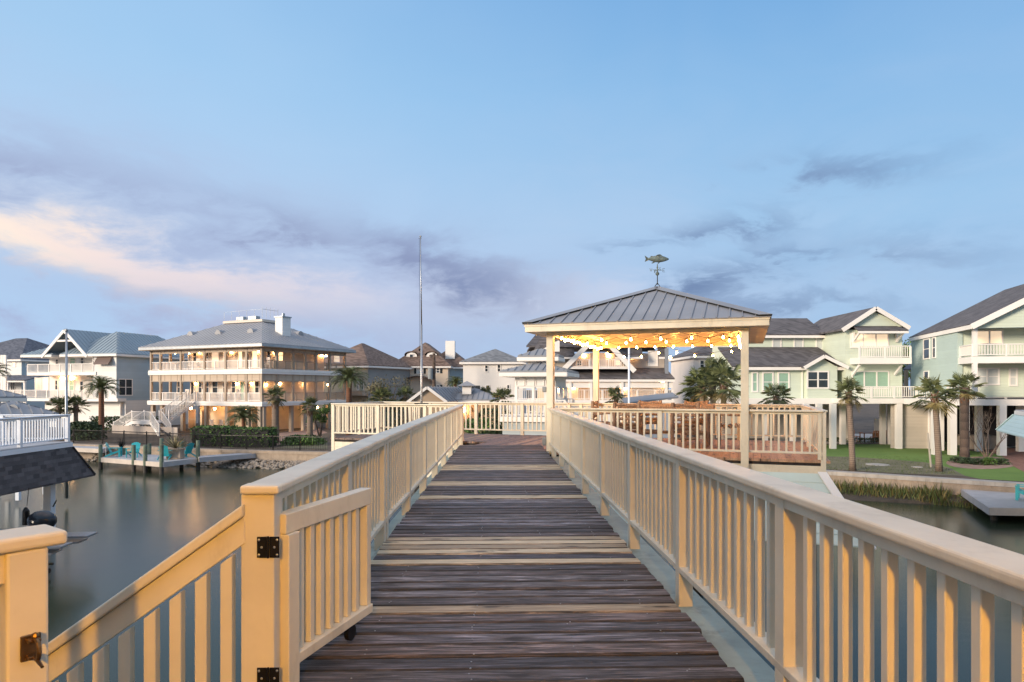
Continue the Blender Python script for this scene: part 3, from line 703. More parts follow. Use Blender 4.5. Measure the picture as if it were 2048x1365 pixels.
spots = [(-2.45, 14.95, math.pi + TU, 'rustic log chair in front of the table, nearest the left pavilion post'), (-1.25, 14.95, math.pi + TU + .1, 'rustic log chair in front of the table, near the middle rail post'),
         (-3.15, 16.0, TU + math.pi / 2, 'rustic log chair at the left end of the table'), (-.35, 16.0, TU - math.pi / 2, 'rustic log chair at the right end of the table'),
         (-2.3, 17.1, TU, 'rustic log chair behind the table, to the left'), (-1.2, 17.1, TU - .08, 'rustic log chair behind the table, to the right')]
for i, (aa, bb, rz, lab) in enumerate(spots):
    if i == 0: ch0.location = UV(aa, bb, ZD); ch0.rotation_euler = (0, 0, rz); ch0['label'] = lab
    else: copy_thing(ch0, UV(aa, bb, ZD), rz, lab)

# steel pole on the platform rail
pb = T(843, 806, 17.4); pole = E('flagpole', (pb.x, pb.y, ZD), 'tall bare steel flagpole rising from the platform rail', 'flagpole')
b = MB(); top = T(841, 475, 17.4); mid = T(840, 650, 17.4)
b.tube([(pb.x, pb.y, ZD - .3), (pb.x, pb.y, mid.z)], [.030, .026], 12); b.tube([(pb.x, pb.y, mid.z + .001), (top.x, pb.y, top.z)], [.018, .010], 10); P(b, 'shaft', steel, pole, smooth=True)
b = MB(); b.box(pb.x - .17, pb.x + .17, pb.y - .1, pb.y + .1, ZD + RAILH + .002, ZD + RAILH + .02); P(b, 'mount_plate', dark_iron, pole)
b = MB(); b.ball((top.x, pb.y, top.z + .02), .03, 8); b.tube([(top.x - .05, pb.y, top.z - .03), (top.x + .03, pb.y, top.z - .03)], .006, 6); P(b, 'truck', steel, pole)
b = MB(); b.tube([(pb.x - .055, pb.y, CAMZ + .1), (pb.x - .05, pb.y, mid.z), (top.x - .03, pb.y, top.z - .04)], .004, 4); P(b, 'halyard', cable, pole)
b = MB(); b.tube([(pb.x - .07, pb.y, CAMZ + .98), (pb.x - .03, pb.y, CAMZ + 1.0)], .016, 6); b.ball((pb.x - .055, pb.y, CAMZ + .96), .02, 6); P(b, 'cleat', black_metal, pole)

# warm house lantern behind the camera that washes the near rails
lan = E('wall_lantern', (.15, -3.4, ZD + 2.6), 'warm porch lantern on a post behind the viewer', 'lantern')
b = MB(); b.tube([(.15, -3.4, ZD - .3), (.15, -3.4, ZD + 2.55)], .04, 10); b.lathe((.15, -3.4, ZD + 2.55), [(.03, 0), (.12, .02), (.12, .03), (0, .03)], 12); b.lathe((.15, -3.4, ZD + 2.88), [(.14, 0), (.02, .1), (0, .1)], 12); P(b, 'lantern_post', dark_iron, lan)
b = MB(); b.ball((.15, -3.4, ZD + 2.73), .09, 10); P(b, 'lamp', emit('porch_lamp', (1, .45, .02, 1), 3900), lan, smooth=True)

# unseen house, added behind the viewer to block low sun from the near rails
VH = E('house', (-6, -9, GZ_ := 1.0), 'unseen pale house added behind the viewer to shade the boardwalk', 'house')
hs_ = lines('added_house_siding', (.55, .50, .42, 1), .16, .6, .05)
b = MB(); b.box(-21, 9, -16, -5, GZ_, 11.0); P(b, 'wall', hs_, VH)
b = MB(); b.slab([(-21.6, -4.4, 11.0), (9.6, -4.4, 11.0), (3.5, -10.5, 14.2), (-15.5, -10.5, 14.2)], (0, 0, -.15)); b.slab([(9.6, -4.4, 11.0), (9.6, -16.6, 11.0), (3.5, -10.5, 14.2)], (0, 0, -.15)); b.slab([(-21.6, -4.4, 11.0), (-21.6, -16.6, 11.0), (-15.5, -10.5, 14.2)], (0, 0, -.15)); b.slab([(-21.6, -16.6, 11.0), (9.6, -16.6, 11.0), (3.5, -10.5, 14.2), (-15.5, -10.5, 14.2)], (0, 0, -.15)); P(b, 'roof', roofmetal, VH)
for x in (-16, -11, -6, 4):
    for z in (4.6, 8.0): b = MB(); b.box(x - .7, x + .7, -5.0, -4.94, z, z + 1.7); w_ = P(b, 'window', white, VH); b = MB(); b.box(x - .6, x + .6, -4.94, -4.92, z + .1, z + 1.6); P(b, 'pane', emit('added_house_window_%d_%d' % (x, z), (1, .62, .28, 1), .9), w_)
b = MB(); b.box(-21, 9, -5, -3.9, ZD - .25, ZD - .02); P(b, 'deck', plank, VH)
# ================================================================ water, land, shore
def water(nt, b):
    co = obj_co(nt, (.35, .9, 1)); h = nz(nt, co, .9, 4, .55, .4); h2 = nz(nt, obj_co(nt, (.08, .16, 1)), 1.0, 3, .5)
    nt.put(b.inputs['Base Color'], nt.mix(h2, (.018, .028, .017, 1), (.032, .041, .024, 1)))
    b.inputs['Roughness'].default_value = .19; b.inputs['IOR'].default_value = 1.30
    bump(nt, b, nt.m('ADD', h, h2), .12, .03)
wm = material('canal_water', water)
b = MB(); b.box(-700, 700, -60, 110, -.3, 0); S(b, 'water', wm)
def groundmat(name, c1, c2, sc=.6, fine=9, b_=.5):
    def fn(nt, b):
        a = nz(nt, obj_co(nt), sc, 6, .65); f = nz(nt, obj_co(nt), fine, 4, .7)
        nt.put(b.inputs['Base Color'], nt.mix(nt.ramp(nt.m('ADD', nt.m('MULTIPLY', a, .6), nt.m('MULTIPLY', f, .4)), [(.38, (0, 0, 0)), (.62, (1, 1, 1))]), c1, c2)); b.inputs['Roughness'].default_value = .95
        bump(nt, b, f, b_, .04)
    return material(name, fn)
soil = groundmat('mulch_ground', (.045, .032, .022, 1), (.13, .095, .068, 1))
turfm = groundmat('turf', (.095, .17, .025, 1), (.14, .23, .04, 1), .5, 30)
dirtm = groundmat('patchy_dirt', (.10, .10, .05, 1), (.19, .16, .10, 1), 1.2, 14)
pinkrock = groundmat('pink_gravel', (.22, .12, .09, 1), (.40, .27, .21, 1), 2, 25)
brickm = groundmat('brick_paving', (.16, .07, .05, 1), (.30, .15, .11, 1), 3, 30)
conc = paint('concrete', (.42, .38, .34, 1), .8, .12, 1.5, .3, dirt=(.2, .17, .14, 1))
tan = paint('stone_cap', (.38, .30, .23, 1), .85, .15, 1.8, .3, dirt=(.16, .12, .09, 1))
GZ = 1.0
shore = [(-700, 90), (-60, 60), (-32, 51.5), (-20, 47.2), (-11, 45.2), (6, 43), (13, 37.2), (16.4, 34.9), (22.9, 30.4), (60, 12), (700, -60)]
b = MB(); pts = [V((x, y, GZ)) for x, y in shore] + [V((2200, 200, GZ)), V((2200, 2200, GZ)), V((-2200, 2200, GZ)), V((-2200, 200, GZ))]
b.slab(pts, (0, 0, -1.6)); S(b, 'ground', soil)
# bulkheads: one for each bank
for name, seg, lab in (('bulkhead', shore[1:5], 'long tan capped bulkhead along the far left bank behind the dock'), ('bulkhead', shore[4:7], 'bulkhead of the middle bank behind the platform'), ('bulkhead', shore[6:10], 'concrete capped bulkhead at the edge of the right lawn')):
    t_ = E(name, V((seg[0][0], seg[0][1], GZ)), lab, 'bulkhead'); b1, b2 = MB(), MB()
    for (x0, y0), (x1, y1) in zip(seg[:-1], seg[1:]):
        p, q = V((x0, y0, 0)), V((x1, y1, 0)); d = (q - p).normalized(); nn = V((d.y, -d.x, 0))
        if nn.y > 0: nn = -nn
        b1.obox(p + nn * .12 + V((0, 0, GZ - .14)), q - p + d * .001, -nn * .62, (0, 0, .19)); b2.obox(p + nn * .0 + V((0, 0, -.4)), q - p, nn * .06, (0, 0, GZ + .26))
    P(b1, 'cap', tan if seg[0][0] < 6 else conc, t_); P(b2, 'face', tan, t_)
# turf, dirt strip, bed and paths on the right lot
def sheet(name, px_pts, z, mat, kind='structure'):
    b = MB(); b.poly([G(x, y, z) for x, y in px_pts]); return S(b, name, mat, kind)
sheet('lawn', [(1560, 892), (1700, 889), (1800, 889), (1900, 896), (1960, 905), (2060, 915), (2140, 945), (2140, 973), (2060, 964), (1960, 958), (1930, 952), (1900, 936), (1850, 925), (1780, 919), (1700, 914), (1560, 911)], GZ + .004, turfm)
sheet('dirt_strip', [(1560, 911), (1700, 914), (1780, 919), (1850, 925), (1900, 936), (1930, 952), (1800, 947), (1690, 940), (1560, 934)], GZ + .004, dirtm)
bed = [(1890 + 76 + 74 * math.cos(t), 926 + 12.5 * math.sin(t)) for t in [i * math.pi / 14 for i in range(28)]]
sheet('gravel_bed', bed, GZ + .012, pinkrock)
sheet('brick_path', [(1965, 895), (2100, 899), (2160, 960), (2075, 958), (2028, 934), (2010, 916)], GZ + .016, brickm)
sheet('patio', [(1560, 868), (1990, 868), (2100, 885), (2010, 897), (1920, 893), (1760, 887), (1560, 888)], GZ + .008, conc)
sheet('sandy_path', [(500, 893), (560, 866), (640, 858), (655, 866), (600, 880), (545, 893)], GZ + .006, pinkrock)
sheet('left_lawn', [(560, 896), (655, 898), (655, 880), (600, 882)], GZ + .01, dirtm)
# ================================================================ kit for houses and plants
glass = paint('window_glass', (.045, .055, .065, 1), .06, .2, .5, 0)
glass2 = paint('pale_blind', (.56, .58, .56, 1), .35, .05, .5, 0)
glassg = paint('green_blind', (.30, .46, .35, 1), .25, .08, .5, 0)
litw = emit('lit_window', (1, .70, .38, 1), 1.3)
litw2 = emit('dim_lit_window', (.95, .72, .50, 1), .55)
trimw = paint('house_trim', (.82, .77, .72, 1), .5, .04, .6, 0)
class Wall:
    """a vertical wall plane through c running along d (horizontal); features are measured on it"""
    def __init__(s, c, d, house=None):
        s.c = V((c[0], c[1], 0)); s.d = V((d[0], d[1], 0)).normalized(); nn = V((s.d.y, -s.d.x, 0)); s.n = nn if nn.dot(s.c) < 0 else -nn; s.house = house
    def s_of(s, px):
        k = (px - CX) / F; den = s.d.x - k * s.d.y; return (k * s.c.y - s.c.x) / den
    def p(s, s_, z, off=0.0): return s.c + s.d * s_ + s.n * off + V((0, 0, z))
    def sz(s, px, py):
        q = s.s_of(px); Y = s.c.y + s.d.y * q; return q, CAMZ - (py - HZ) * Y / F
    def z_at(s, px, py): return s.sz(px, py)[1]
    def shift(s, off): w_ = Wall(s.c + s.n * off, s.d, s.house); w_.n = s.n; return w_
    def box(s, mb, s0, s1, z0, z1, o0, o1):
        if s1 < s0: s0, s1 = s1, s0
        mb.obox(s.p(s0, z0, o0), s.d * (s1 - s0), s.n * (o1 - o0), (0, 0, z1 - z0)); return mb
    def window(s, x0, y0, x1, y1, pane=None, trim=None, mull=1, cross=True, tw=.09, name='window', proud=.05):
        a, z1 = s.sz(x0, y0); b, z0 = s.sz(x1, y1); z1 = (z1 + s.sz(x1, y0)[1]) / 2; z0 = (z0 + s.sz(x0, y1)[1]) / 2
        if a > b: a, b = b, a
        return s.window_m(a, b, z0, z1, pane, trim, mull, cross, tw, name, proud)
    def window_m(s, a, b, z0, z1, pane=None, trim=None, mull=1, cross=True, tw=.09, name='window', proud=.05):
        q = MB(); s.box(q, a, b, z1 - tw, z1, .0, proud); s.box(q, a, b, z0, z0 + tw, .0, proud + .01)
        s.box(q, a, a + tw, z0 + tw, z1 - tw, .0, proud); s.box(q, b - tw, b, z0 + tw, z1 - tw, .0, proud)
        for i in range(1, mull):
            m_ = a + (b - a) * i / mull; s.box(q, m_ - tw * .5, m_ + tw * .5, z0 + tw, z1 - tw, .0, proud - .003)
        if cross:
            zc = (z0 + z1) / 2; ed = [a + (b - a) * i / mull for i in range(mull + 1)]
            for i in range(mull): s.box(q, ed[i] + tw, ed[i + 1] - tw * .5, zc - .025, zc + .025, .0, proud - .02)
        w_ = P(q, name, trim or trimw, s.house)
        q = MB(); s.box(q, a + tw * .6, b - tw * .6, z0 + tw * .6, z1 - tw * .6, -.01, .014); P(q, 'pane', pane or glass, w_); return w_
    def railing(s, s0, s1, z0, h=.95, mat=None, off=0.0, pitch=.16, post=1.6, bal=.04, solid=False, name='railing', bottom=.08):
        if s1 < s0: s0, s1 = s1, s0
        q = MB(); s.box(q, s0, s1, z0 + h - .06, z0 + h, off - .05, off + .05); s.box(q, s0, s1, z0 + bottom, z0 + bottom + .05, off - .03, off + .03)
        x = s0 + pitch / 2
        while x < s1: s.box(q, x - bal / 2, x + bal / 2, z0 + bottom + .05, z0 + h - .06, off - bal / 2, off + bal / 2); x += pitch
        m = max(1, round((s1 - s0) / post))
        for i in range(m + 1):
            x = s0 + (s1 - s0) * i / m; s.box(q, x - .05, x + .05, z0, z0 + h - .061, off - .052, off + .052)
        return P(q, name, mat or trimw, s.house)
    def posts(s, xs, z0, z1, w_=.2, mat=None, off=0.0, name='post', pix=True):
        for x in xs:
            q = MB(); a = s.s_of(x) if pix else x; s.box(q, a - w_ / 2, a + w_ / 2, z0, z1, off - w_ / 2, off + w_ / 2); P(q, name, mat or trimw, s.house)
    def lamp(s, px, py, off=.14, r=.11, mat=None):
        a, z = s.sz(px, py); q = MB(); s.box(q, a - .05, a + .05, z - .1, z + .26, 0, .03); s.box(q, a - .09, a + .09, z + .15, z + .2, .03, .22)
        l_ = P(q, 'wall_lamp', dark_iron, s.house); q = MB(); q.ball(s.p(a, z, off), r, 8, (1, 1, 1.2)); P(q, 'bulb', mat or glow2, l_)
def slabroof(house, polys, mat, th=.12, name='roof', ribs=None, ribmat=None, ribw=.05, ribh=.045):
    q = MB()
    for p in polys: q.slab(p, (0, 0, -th))
    r = P(q, name, mat, house)
    if ribs:
        q = MB()
        for p in polys: ribbed(q, [V(x) for x in p], p[0], p[1], ribs, ribw, ribh)
        if q.f: P(q, 'seam_ribs', ribmat or mat, r)
    return r
def hiproof(house, c, d, Ls, Ds, z, rise, ov, mat, ribs=None, name='roof', ridge=None, fascia=None, th=.10):
    """c front corner, d along the front (length Ls), depth Ds away from the camera"""
    w_ = Wall(c, d); f = w_.p; inn = -1
    def q(s_, t, z_): return w_.p(s_, z_, -t)
    A, B, C_, D = q(-ov, -ov, z), q(Ls + ov, -ov, z), q(Ls + ov, Ds + ov, z), q(-ov, Ds + ov, z)
    if Ls >= Ds: h = Ds / 2; R0, R1 = q(h, h, z + rise), q(Ls - h, h, z + rise); polys = [[A, B, R1, R0], [C_, D, R0, R1], [B, C_, R1], [D, A, R0]]
    else: h = Ls / 2; R0, R1 = q(h, h, z + rise), q(h, Ds - h, z + rise); polys = [[B, C_, R1, R0], [D, A, R0, R1], [A, B, R0], [C_, D, R1]]
    r = slabroof(house, polys, mat, th, name, ribs)
    m = MB()
    for p0, p1 in ((A, B), (B, C_), (C_, D), (D, A)):
        dd_ = (p1 - p0).normalized(); m.obox(p0 - V((0, 0, th + .2)), p1 - p0, V((-dd_.y, dd_.x, 0)) * .04, (0, 0, .2))
    P(m, 'fascia', fascia or trimw, house); m = MB(); m.slab([A - ZA * (th + .201), B - ZA * (th + .201), C_ - ZA * (th + .201), D - ZA * (th + .201)], (0, 0, -.03)); P(m, 'soffit', fascia or trimw, house)
    return r
def body(house, c, d, Ls, Ds, z0, z1, mat, name='wall'):
    w_ = Wall(c, d, house); m = MB(); m.obox(w_.p(0, z0), w_.d * Ls, -w_.n * Ds, (0, 0, z1 - z0)); P(m, name, mat, house); return w_

# ------------------------------------------------------------ plants
palm_leaf = leafy('palm_leaf', (.085, .11, .045, 1), (.17, .19, .085, 1))
dark_leaf = leafy('dark_leaf', (.022, .042, .014, 1), (.055, .085, .024, 1))
bright_leaf = leafy('bright_leaf', (.05, .11, .018, 1), (.11, .19, .035, 1))
dry_leaf = leafy('dry_leaf', (.20, .17, .09, 1), (.30, .25, .14, 1))
def barkmat(name, c1, c2, ring=.11):
    def fn(nt, b):
        t = nt.node('ShaderNodeTexCoord'); sp_ = nt.node('ShaderNodeSeparateXYZ', i_0=t.outputs['Object']); g = nz(nt, obj_co(nt, (4, 4, 2)), 3, 5, .65)
        q = nt.m('FRACT', nt.m('ADD', nt.m('DIVIDE', sp_.outputs[2], ring), nt.m('MULTIPLY', g, .8)))
        nt.put(b.inputs['Base Color'], nt.mix(nt.m('ADD', nt.m('MULTIPLY', q, .5), nt.m('MULTIPLY', g, .5)), c1, c2)); b.inputs['Roughness'].default_value = .85
        bump(nt, b, nt.m('ADD', q, g), .8, .04)
    return material(name, fn)
bark_grey = barkmat('palm_bark', (.13, .085, .06, 1), (.36, .28, .22, 1))
bark_red = barkmat('date_palm_bark', (.09, .035, .02, 1), (.30, .14, .08, 1), .16)
bark_dark = barkmat('tree_bark', (.05, .035, .028, 1), (.16, .11, .085, 1), .5)
def fan_crown(seed, nleaf=26, r=1.0, droop=1.0):
    rnd = random.Random(seed); b = MB()
    for i in range(nleaf):
        az_ = rnd.uniform(0, 2 * math.pi); el_ = R(rnd.choice((75, 55, 40, 25, 10, -5, -25, -45)) + rnd.uniform(-10, 10))
        d = V((math.cos(az_) * math.cos(el_), math.sin(az_) * math.cos(el_), math.sin(el_))); pl_ = rnd.uniform(.42, .62) * r
        c_ = d * pl_ - ZA * .06 * droop; g = rnd.uniform(.6, 1.25) * (.75 if el_ < 0 else 1.0); b.col = (g, g * rnd.uniform(.92, 1.05), g * .9, 1)
        if el_ < R(-30): b.col = (g * 2.0, g * 1.35, g * 1.1, 1)
        b.tube([V((0, 0, 0)), c_ * .55 + ZA * .03, c_], [.018 * r, .013 * r, .01 * r], 4, False)
        sd_ = d.cross(ZA).normalized(); up = sd_.cross(d).normalized(); nb = 22; fl = rnd.uniform(.45, .62) * r
        for k in range(nb):
            an = R(-118 + 236 * k / (nb - 1)) + rnd.uniform(-.04, .04); u_ = (d * math.cos(an) + sd_ * math.sin(an)).normalized()
            ln = fl * (1.0 - .25 * abs(an) / 2.0) * rnd.uniform(.85, 1.1); wd = .012 * r
            t_ = u_.cross(up).normalized() * wd; m_ = c_ + u_ * ln * .6 - up * .02 - ZA * .03 * ln * droop; e_ = c_ + u_ * ln - ZA * (.10 + .25 * rnd.random()) * ln * droop
            b.add([c_, m_ + t_, e_, m_ - t_], [(0, 1, 2), (0, 2, 3)])
    return mesh(b, 'crown', palm_leaf, recalc=False)
def date_crown(seed, nleaf=44, r=1.0):
    rnd = random.Random(seed); b = MB()
    for i in range(nleaf):
        az_ = 2.399 * i + rnd.uniform(-.2, .2); t = i / nleaf; el_ = R(84 - 84 * t + rnd.uniform(-7, 7)); ln = r * rnd.uniform(.85, 1.1) * (.85 + .3 * t * (1 - t) * 2)
        d0 = V((math.cos(az_), math.sin(az_), 0)); pts = []; p = V((0, 0, 0)); e_ = el_
        g = rnd.uniform(.6, 1.2) * (.8 if t > .7 else 1); b.col = (g, g, g * .92, 1); ns = 11
        for k in range(ns + 1):
            pts.append(p.copy()); p = p + (d0 * math.cos(e_) + ZA * math.sin(e_)) * ln / ns; e_ -= R(4.0 + 1.0 * k)
        b.tube(pts, [.022 * r * (1 - .07 * k) for k in range(ns + 1)], 4, False)
        sd_ = d0.cross(ZA).normalized()
        for k in range(2, ns):
            for h in (0, .5):
                p0 = pts[k] + (pts[k + 1] - pts[k]) * h; ax = (pts[k + 1] - pts[k]).normalized(); up = sd_.cross(ax).normalized()
                ll = .30 * r * (1 - abs(k - 5) / 11) 
                for sg in (-1, 1):
                    u_ = (ax * .62 + sd_ * sg * .62 + up * (.28 + rnd.uniform(-.15, .12))).normalized(); e2 = p0 + u_ * ll - ZA * .05 * ll
                    tt = ax * .016 * r; b.add([p0 - tt * .5, p0 + tt, e2], [(0, 1, 2)]); 
                    u3 = (ax * .8 + sd_ * sg * .45 + up * rnd.uniform(-.3, .3)).normalized(); b.add([p0 - tt * .5, p0 + tt, p0 + u3 * ll], [(0, 1, 2)])
    return mesh(b, 'crown', palm_leaf, recalc=False)
FAN = [fan_crown(1), fan_crown(2, 30), fan_crown(3, 34)]
DATE = [date_crown(4), date_crown(5, 52)]
def palm(px, pyb, pyc, Y, label, kind='fan', r=1.0, tw=.16, lean=0.0, group='palm trees around the canal', bark=None, zb=None, var=0):
    a = T(px, pyb, Y); a.z = a.z if zb is None else zb; top = T(px + lean, pyc, Y)
    t = E('palm_tree', a, label, 'palm tree', group); m = 7; b = MB()
    h = top.z - a.z; pts = [V(((top.x - a.x) * (i / m) ** 1.3, 0, h * i / m)) for i in range(m + 1)]
    rs = [tw * (1.0 - .02 * i) * random.uniform(.97, 1.03) for i in range(m + 1)]; rs[0] *= 1.15
    if kind == 'fan': rs[-2] *= 1.1; rs[-1] *= 1.25
    else: rs[-1] *= 1.25
    b.tube(pts, rs, 12); L(b, 'trunk', bark or (bark_grey if kind == 'fan' else bark_red), t, smooth=True)
    if kind == 'fan':      # boots under the crown
        b = MB()
        for i in range(26):
            an = i * 2.4; zz = h - .75 * tw / .16 * (i / 26) ** .8 * .8; rr = tw * 1.0; d_ = V((math.cos(an), math.sin(an), 0)); c_ = V((pts[-1].x, 0, zz))
            b.add([c_ + d_ * rr * .9 + V((-d_.y, d_.x, 0)) * .06, c_ + d_ * rr * .9 - V((-d_.y, d_.x, 0)) * .06, c_ + d_ * (rr + .10) + ZA * .26], [(0, 1, 2)])
        L(b, 'leaf_bases', bark_red, t, recalc=False)
    cm = (FAN if kind == 'fan' else DATE)[var % (3 if kind == 'fan' else 2)]
    link('crown', cm, t, pts[-1], (0, 0, random.uniform(0, 6.28)), r); return t
def leafball(b, c, rad, n_, size, rnd, sq=(1, 1, 1)):
    c = V(c)
    for i in range(n_):
        d = V((rnd.gauss(0, 1), rnd.gauss(0, 1), rnd.gauss(0, 1))).normalized(); rr = rad * (.55 + .5 * rnd.random())
        p = c + V((d.x * rr * sq[0], d.y * rr * sq[1], d.z * rr * sq[2])); u_ = V((rnd.gauss(0, 1), rnd.gauss(0, 1), rnd.gauss(0, 1))).normalized(); v_ = u_.cross(d).normalized() if abs(u_.dot(d)) < .98 else u_.orthogonal()
        s_ = size * rnd.uniform(.6, 1.3); g = rnd.uniform(.55, 1.3); b.col = (g, g * rnd.uniform(.9, 1.05), g * .9, 1)
        b.add([p - u_ * s_, p + v_ * s_ * .45, p + u_ * s_, p - v_ * s_ * .45], [(0, 1, 2, 3)])
def tree(base, h, r, label, mat, seed=1, n_=2600, leaf=.09, name='tree', clumps=11, group=None, trunk=.12, cat='tree', bark=None, gap=1.0):
    rnd = random.Random(seed); base = V(base); t = E(name, base, label, cat, group); b = MB(); tips = []
    for i in range(5):
        an = i * 1.3 + rnd.random(); e_ = V((math.cos(an) * r * .55, math.sin(an) * r * .55, h * rnd.uniform(.6, .85))); k_ = e_ * .45 + V((rnd.uniform(-.1, .1), rnd.uniform(-.1, .1), 0)) * r
        k_.z = h * .4; b.tube([V((0, 0, 0)), k_ * .5, k_, e_], [trunk, trunk * .75, trunk * .5, trunk * .15], 7); tips.append(e_)
    L(b, 'trunk', bark or bark_dark, t); b = MB()
    for i in range(clumps):
        an = rnd.random() * 6.28; q = rnd.random() ** .6 * r * .72; z = h * rnd.uniform(.42, .88); cr = r * rnd.uniform(.26, .44)
        leafball(b, (math.cos(an) * q, math.sin(an) * q, z), cr, n_ // clumps, leaf, rnd, (1, 1, .8))
    L(b, 'crown', mat, t, recalc=False); return t
def shrub(base, w_, d_, h, label, mat=None, seed=1, n_=700, leaf=.07, name='shrub', rz=0.0, group=None, cat='shrub'):
    rnd = random.Random(seed); b = MB()
    for i in range(n_):
        u_, v_, z = rnd.uniform(-1, 1), rnd.uniform(-1, 1), rnd.random() ** .7; k_ = math.sqrt(max(0, 1 - (z * .9) ** 2)) if name != 'hedge' else 1
        x, y_ = u_ * w_ / 2 * k_, v_ * d_ / 2 * k_; x, y_ = x * math.cos(rz) - y_ * math.sin(rz), x * math.sin(rz) + y_ * math.cos(rz)
        p = V(base) + V((x, y_, z * h)); a_ = V((rnd.gauss(0, 1), rnd.gauss(0, 1), rnd.gauss(0, 1))).normalized(); c_ = a_.orthogonal().normalized(); s_ = leaf * rnd.uniform(.6, 1.4)
        g = rnd.uniform(.5, 1.3); b.col = (g, g, g * .9, 1); b.add([p - a_ * s_, p + c_ * s_ * .45, p + a_ * s_, p - c_ * s_ * .45], [(0, 1, 2, 3)])
    return TH(b, name, mat or dark_leaf, label, cat, group, recalc=False)
# ================================================================ houses on the left bank
tansid = lines('tan_siding', (.62, .54, .46, 1), .16, .6, .05)
tanpaint = paint('tan_trim', (.40, .31, .23, 1), .55, .08, .6, 0)
friezem = lines('tan_frieze', (.50, .39, .29, 1), .12, .6, .06)
mansroof = paint('silver_roof', (.32, .315, .325, 1), .55, .08, .15, 0)
blueroof = paint('blue_grey_roof', (.27, .33, .37, 1), .55, .08, .15, 0)
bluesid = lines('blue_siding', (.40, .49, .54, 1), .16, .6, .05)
whitesid = lines('white_siding', (.76, .74, .71, 1), .16, .6, .04)
slateroof = shingle('slate_shingles', (.06, .065, .085, 1), (.12, .125, .15, 1))
brownroof = shingle('brown_shingles', (.10, .065, .05, 1), (.20, .135, .105, 1))
dkroof = shingle('dark_brown_shingles', (.062, .055, .057, 1), (.125, .112, .114, 1))
greyroof = shingle('grey_shingles', (.13, .135, .145, 1), (.22, .225, .235, 1))
stepm = paint('stair_treads', (.13, .11, .10, 1), .8, .1, 1, 0)

# ---- the big tan house with porches all round
MC = (-500 / F * 64, 64.0); Ld = V((-.906, .423, 0)); Rd = V((.426, .905, 0)).normalized()
M = E('house', (MC[0] - 4, MC[1] + 8, GZ), 'three storey tan house wrapped in double porches with silver hip roof', 'house')
LW = Wall(MC, Ld, M); RW = Wall(MC, Rd, M); LL, RL = 15.4, 12.2
zE, z2t, z2b, z1t, z1b = 9.50, 7.13, 6.66, 4.03, 3.60
inn = V((-LW.n.x, -LW.n.y, 0)); inr = V((-RW.n.x, -RW.n.y, 0))
b = MB()                                            # inner body, set back 2.1 m from both porch fronts, open at the far left end
o = V((MC[0], MC[1], 0)) + inn * 2.1 + inr * 2.1
b.obox(o + ZA * z1t, Ld * (LL - 5.6), Rd * (RL - 3.2), (0, 0, zE - z1t)); P(b, 'wall', tansid, M)
b = MB(); b.obox(o + Ld * 1.6 + ZA * (GZ - .1), Ld * (LL - 8.5), Rd * (RL - 5), (0, 0, z1b - GZ)); P(b, 'ground_floor_wall', paint('amber_wall', (.68, .54, .36, 1), .6, .06, 1, 0), M)
for zt_, zb_, ov in ((z2t, z2b, .12), (z1t, z1b, .18)):
    b = MB(); c0 = V((MC[0], MC[1], zb_)) - inn * ov - inr * ov
    b.obox(c0, Ld * (LL + 2 * ov), Rd * (RL + 2 * ov), (0, 0, zt_ - zb_)); P(b, 'porch_floor', trimw, M)
    b = MB(); LW.box(b, -ov - .02, LL + ov, zb_ + .22, zb_ + .26, ov, ov + .05); RW.box(b, -ov, RL + ov, zb_ + .22, zb_ + .26, ov, ov + .05); P(b, 'band_molding', trimw, M)
for W_, ln, xs in ((LW, LL, [1 - 1 + .1, 2.0, 4.75, 7.6, 10.9, 13.9, 15.3]), (RW, RL, [.1, 1.95, 4.15, 5.85, 7.45, 9.6, 12.1])):
    fr = MB(); W_.box(fr, 0, ln, zE - .62, zE + .02, -.10, -.05); P(fr, 'frieze', friezem, M)
    fr = MB(); W_.box(fr, 0, ln, z2b - .62, z2b, -.10, -.05); P(fr, 'frieze', friezem, M)
    fb = MB(); W_.box(fb, 0, ln, zE - .70, zE - .60, -.14, -.01); W_.box(fb, 0, ln, z2b - .70, z2b - .60, -.14, -.01)
    k = .35
    while k < ln:
        W_.box(fb, k, k + .05, zE - .6, zE, -.05, -.03); W_.box(fb, k, k + .05, z2b - .6, z2b, -.05, -.03); k += .92
    P(fb, 'frieze_battens', tanpaint, M)
    for lo, hi in ((z2t, zE), (z1t, z2b)): W_.posts(xs, lo, hi, .22, tanpaint, -.1, pix=False)
    W_.posts([x for x in xs], GZ - .1, z1b, .34, tanpaint, -.3, pix=False, name='stilt')
    q = MB()                                        # curved brackets beside the posts
    for x in xs[1:-1]:
        for zt_ in (zE - .62, z2b - .62):
            for sg in (-1, 1): W_.box(q, x + sg * .11, x + sg * .34, zt_ - .12, zt_, -.14, -.06); W_.box(q, x + sg * .11, x + sg * .2, zt_ - .3, zt_ - .12, -.14, -.06)
    P(q, 'brackets', tanpaint, M)
LW.railing(.1, LL, z2t, .85, off=-.1); RW.railing(.1, RL, z2t, .85, off=-.1, mat=tanpaint)
LW.railing(.1, 8.6, z1t, .85, off=-.1); LW.railing(9.9, LL, z1t, .85, off=-.1); RW.railing(.1, RL, z1t, .85, off=-.1, mat=tanpaint)
LE = Wall(V((MC[0], MC[1], 0)) + Ld * LL, Rd, M); LE.railing(.1, 6, z2t, .85, off=0); LE.railing(.1, 6, z1t, .85, off=0)
for zt_, zb_ in ((zE, z2t), (z2b, z1t)): LE.posts([2.4, 5.5], zb_, zt_, .22, tanpaint, 0, pix=False)
IW = LW.shift(-2.1); IW.house = M; IR = RW.shift(-2.1); IR.house = M
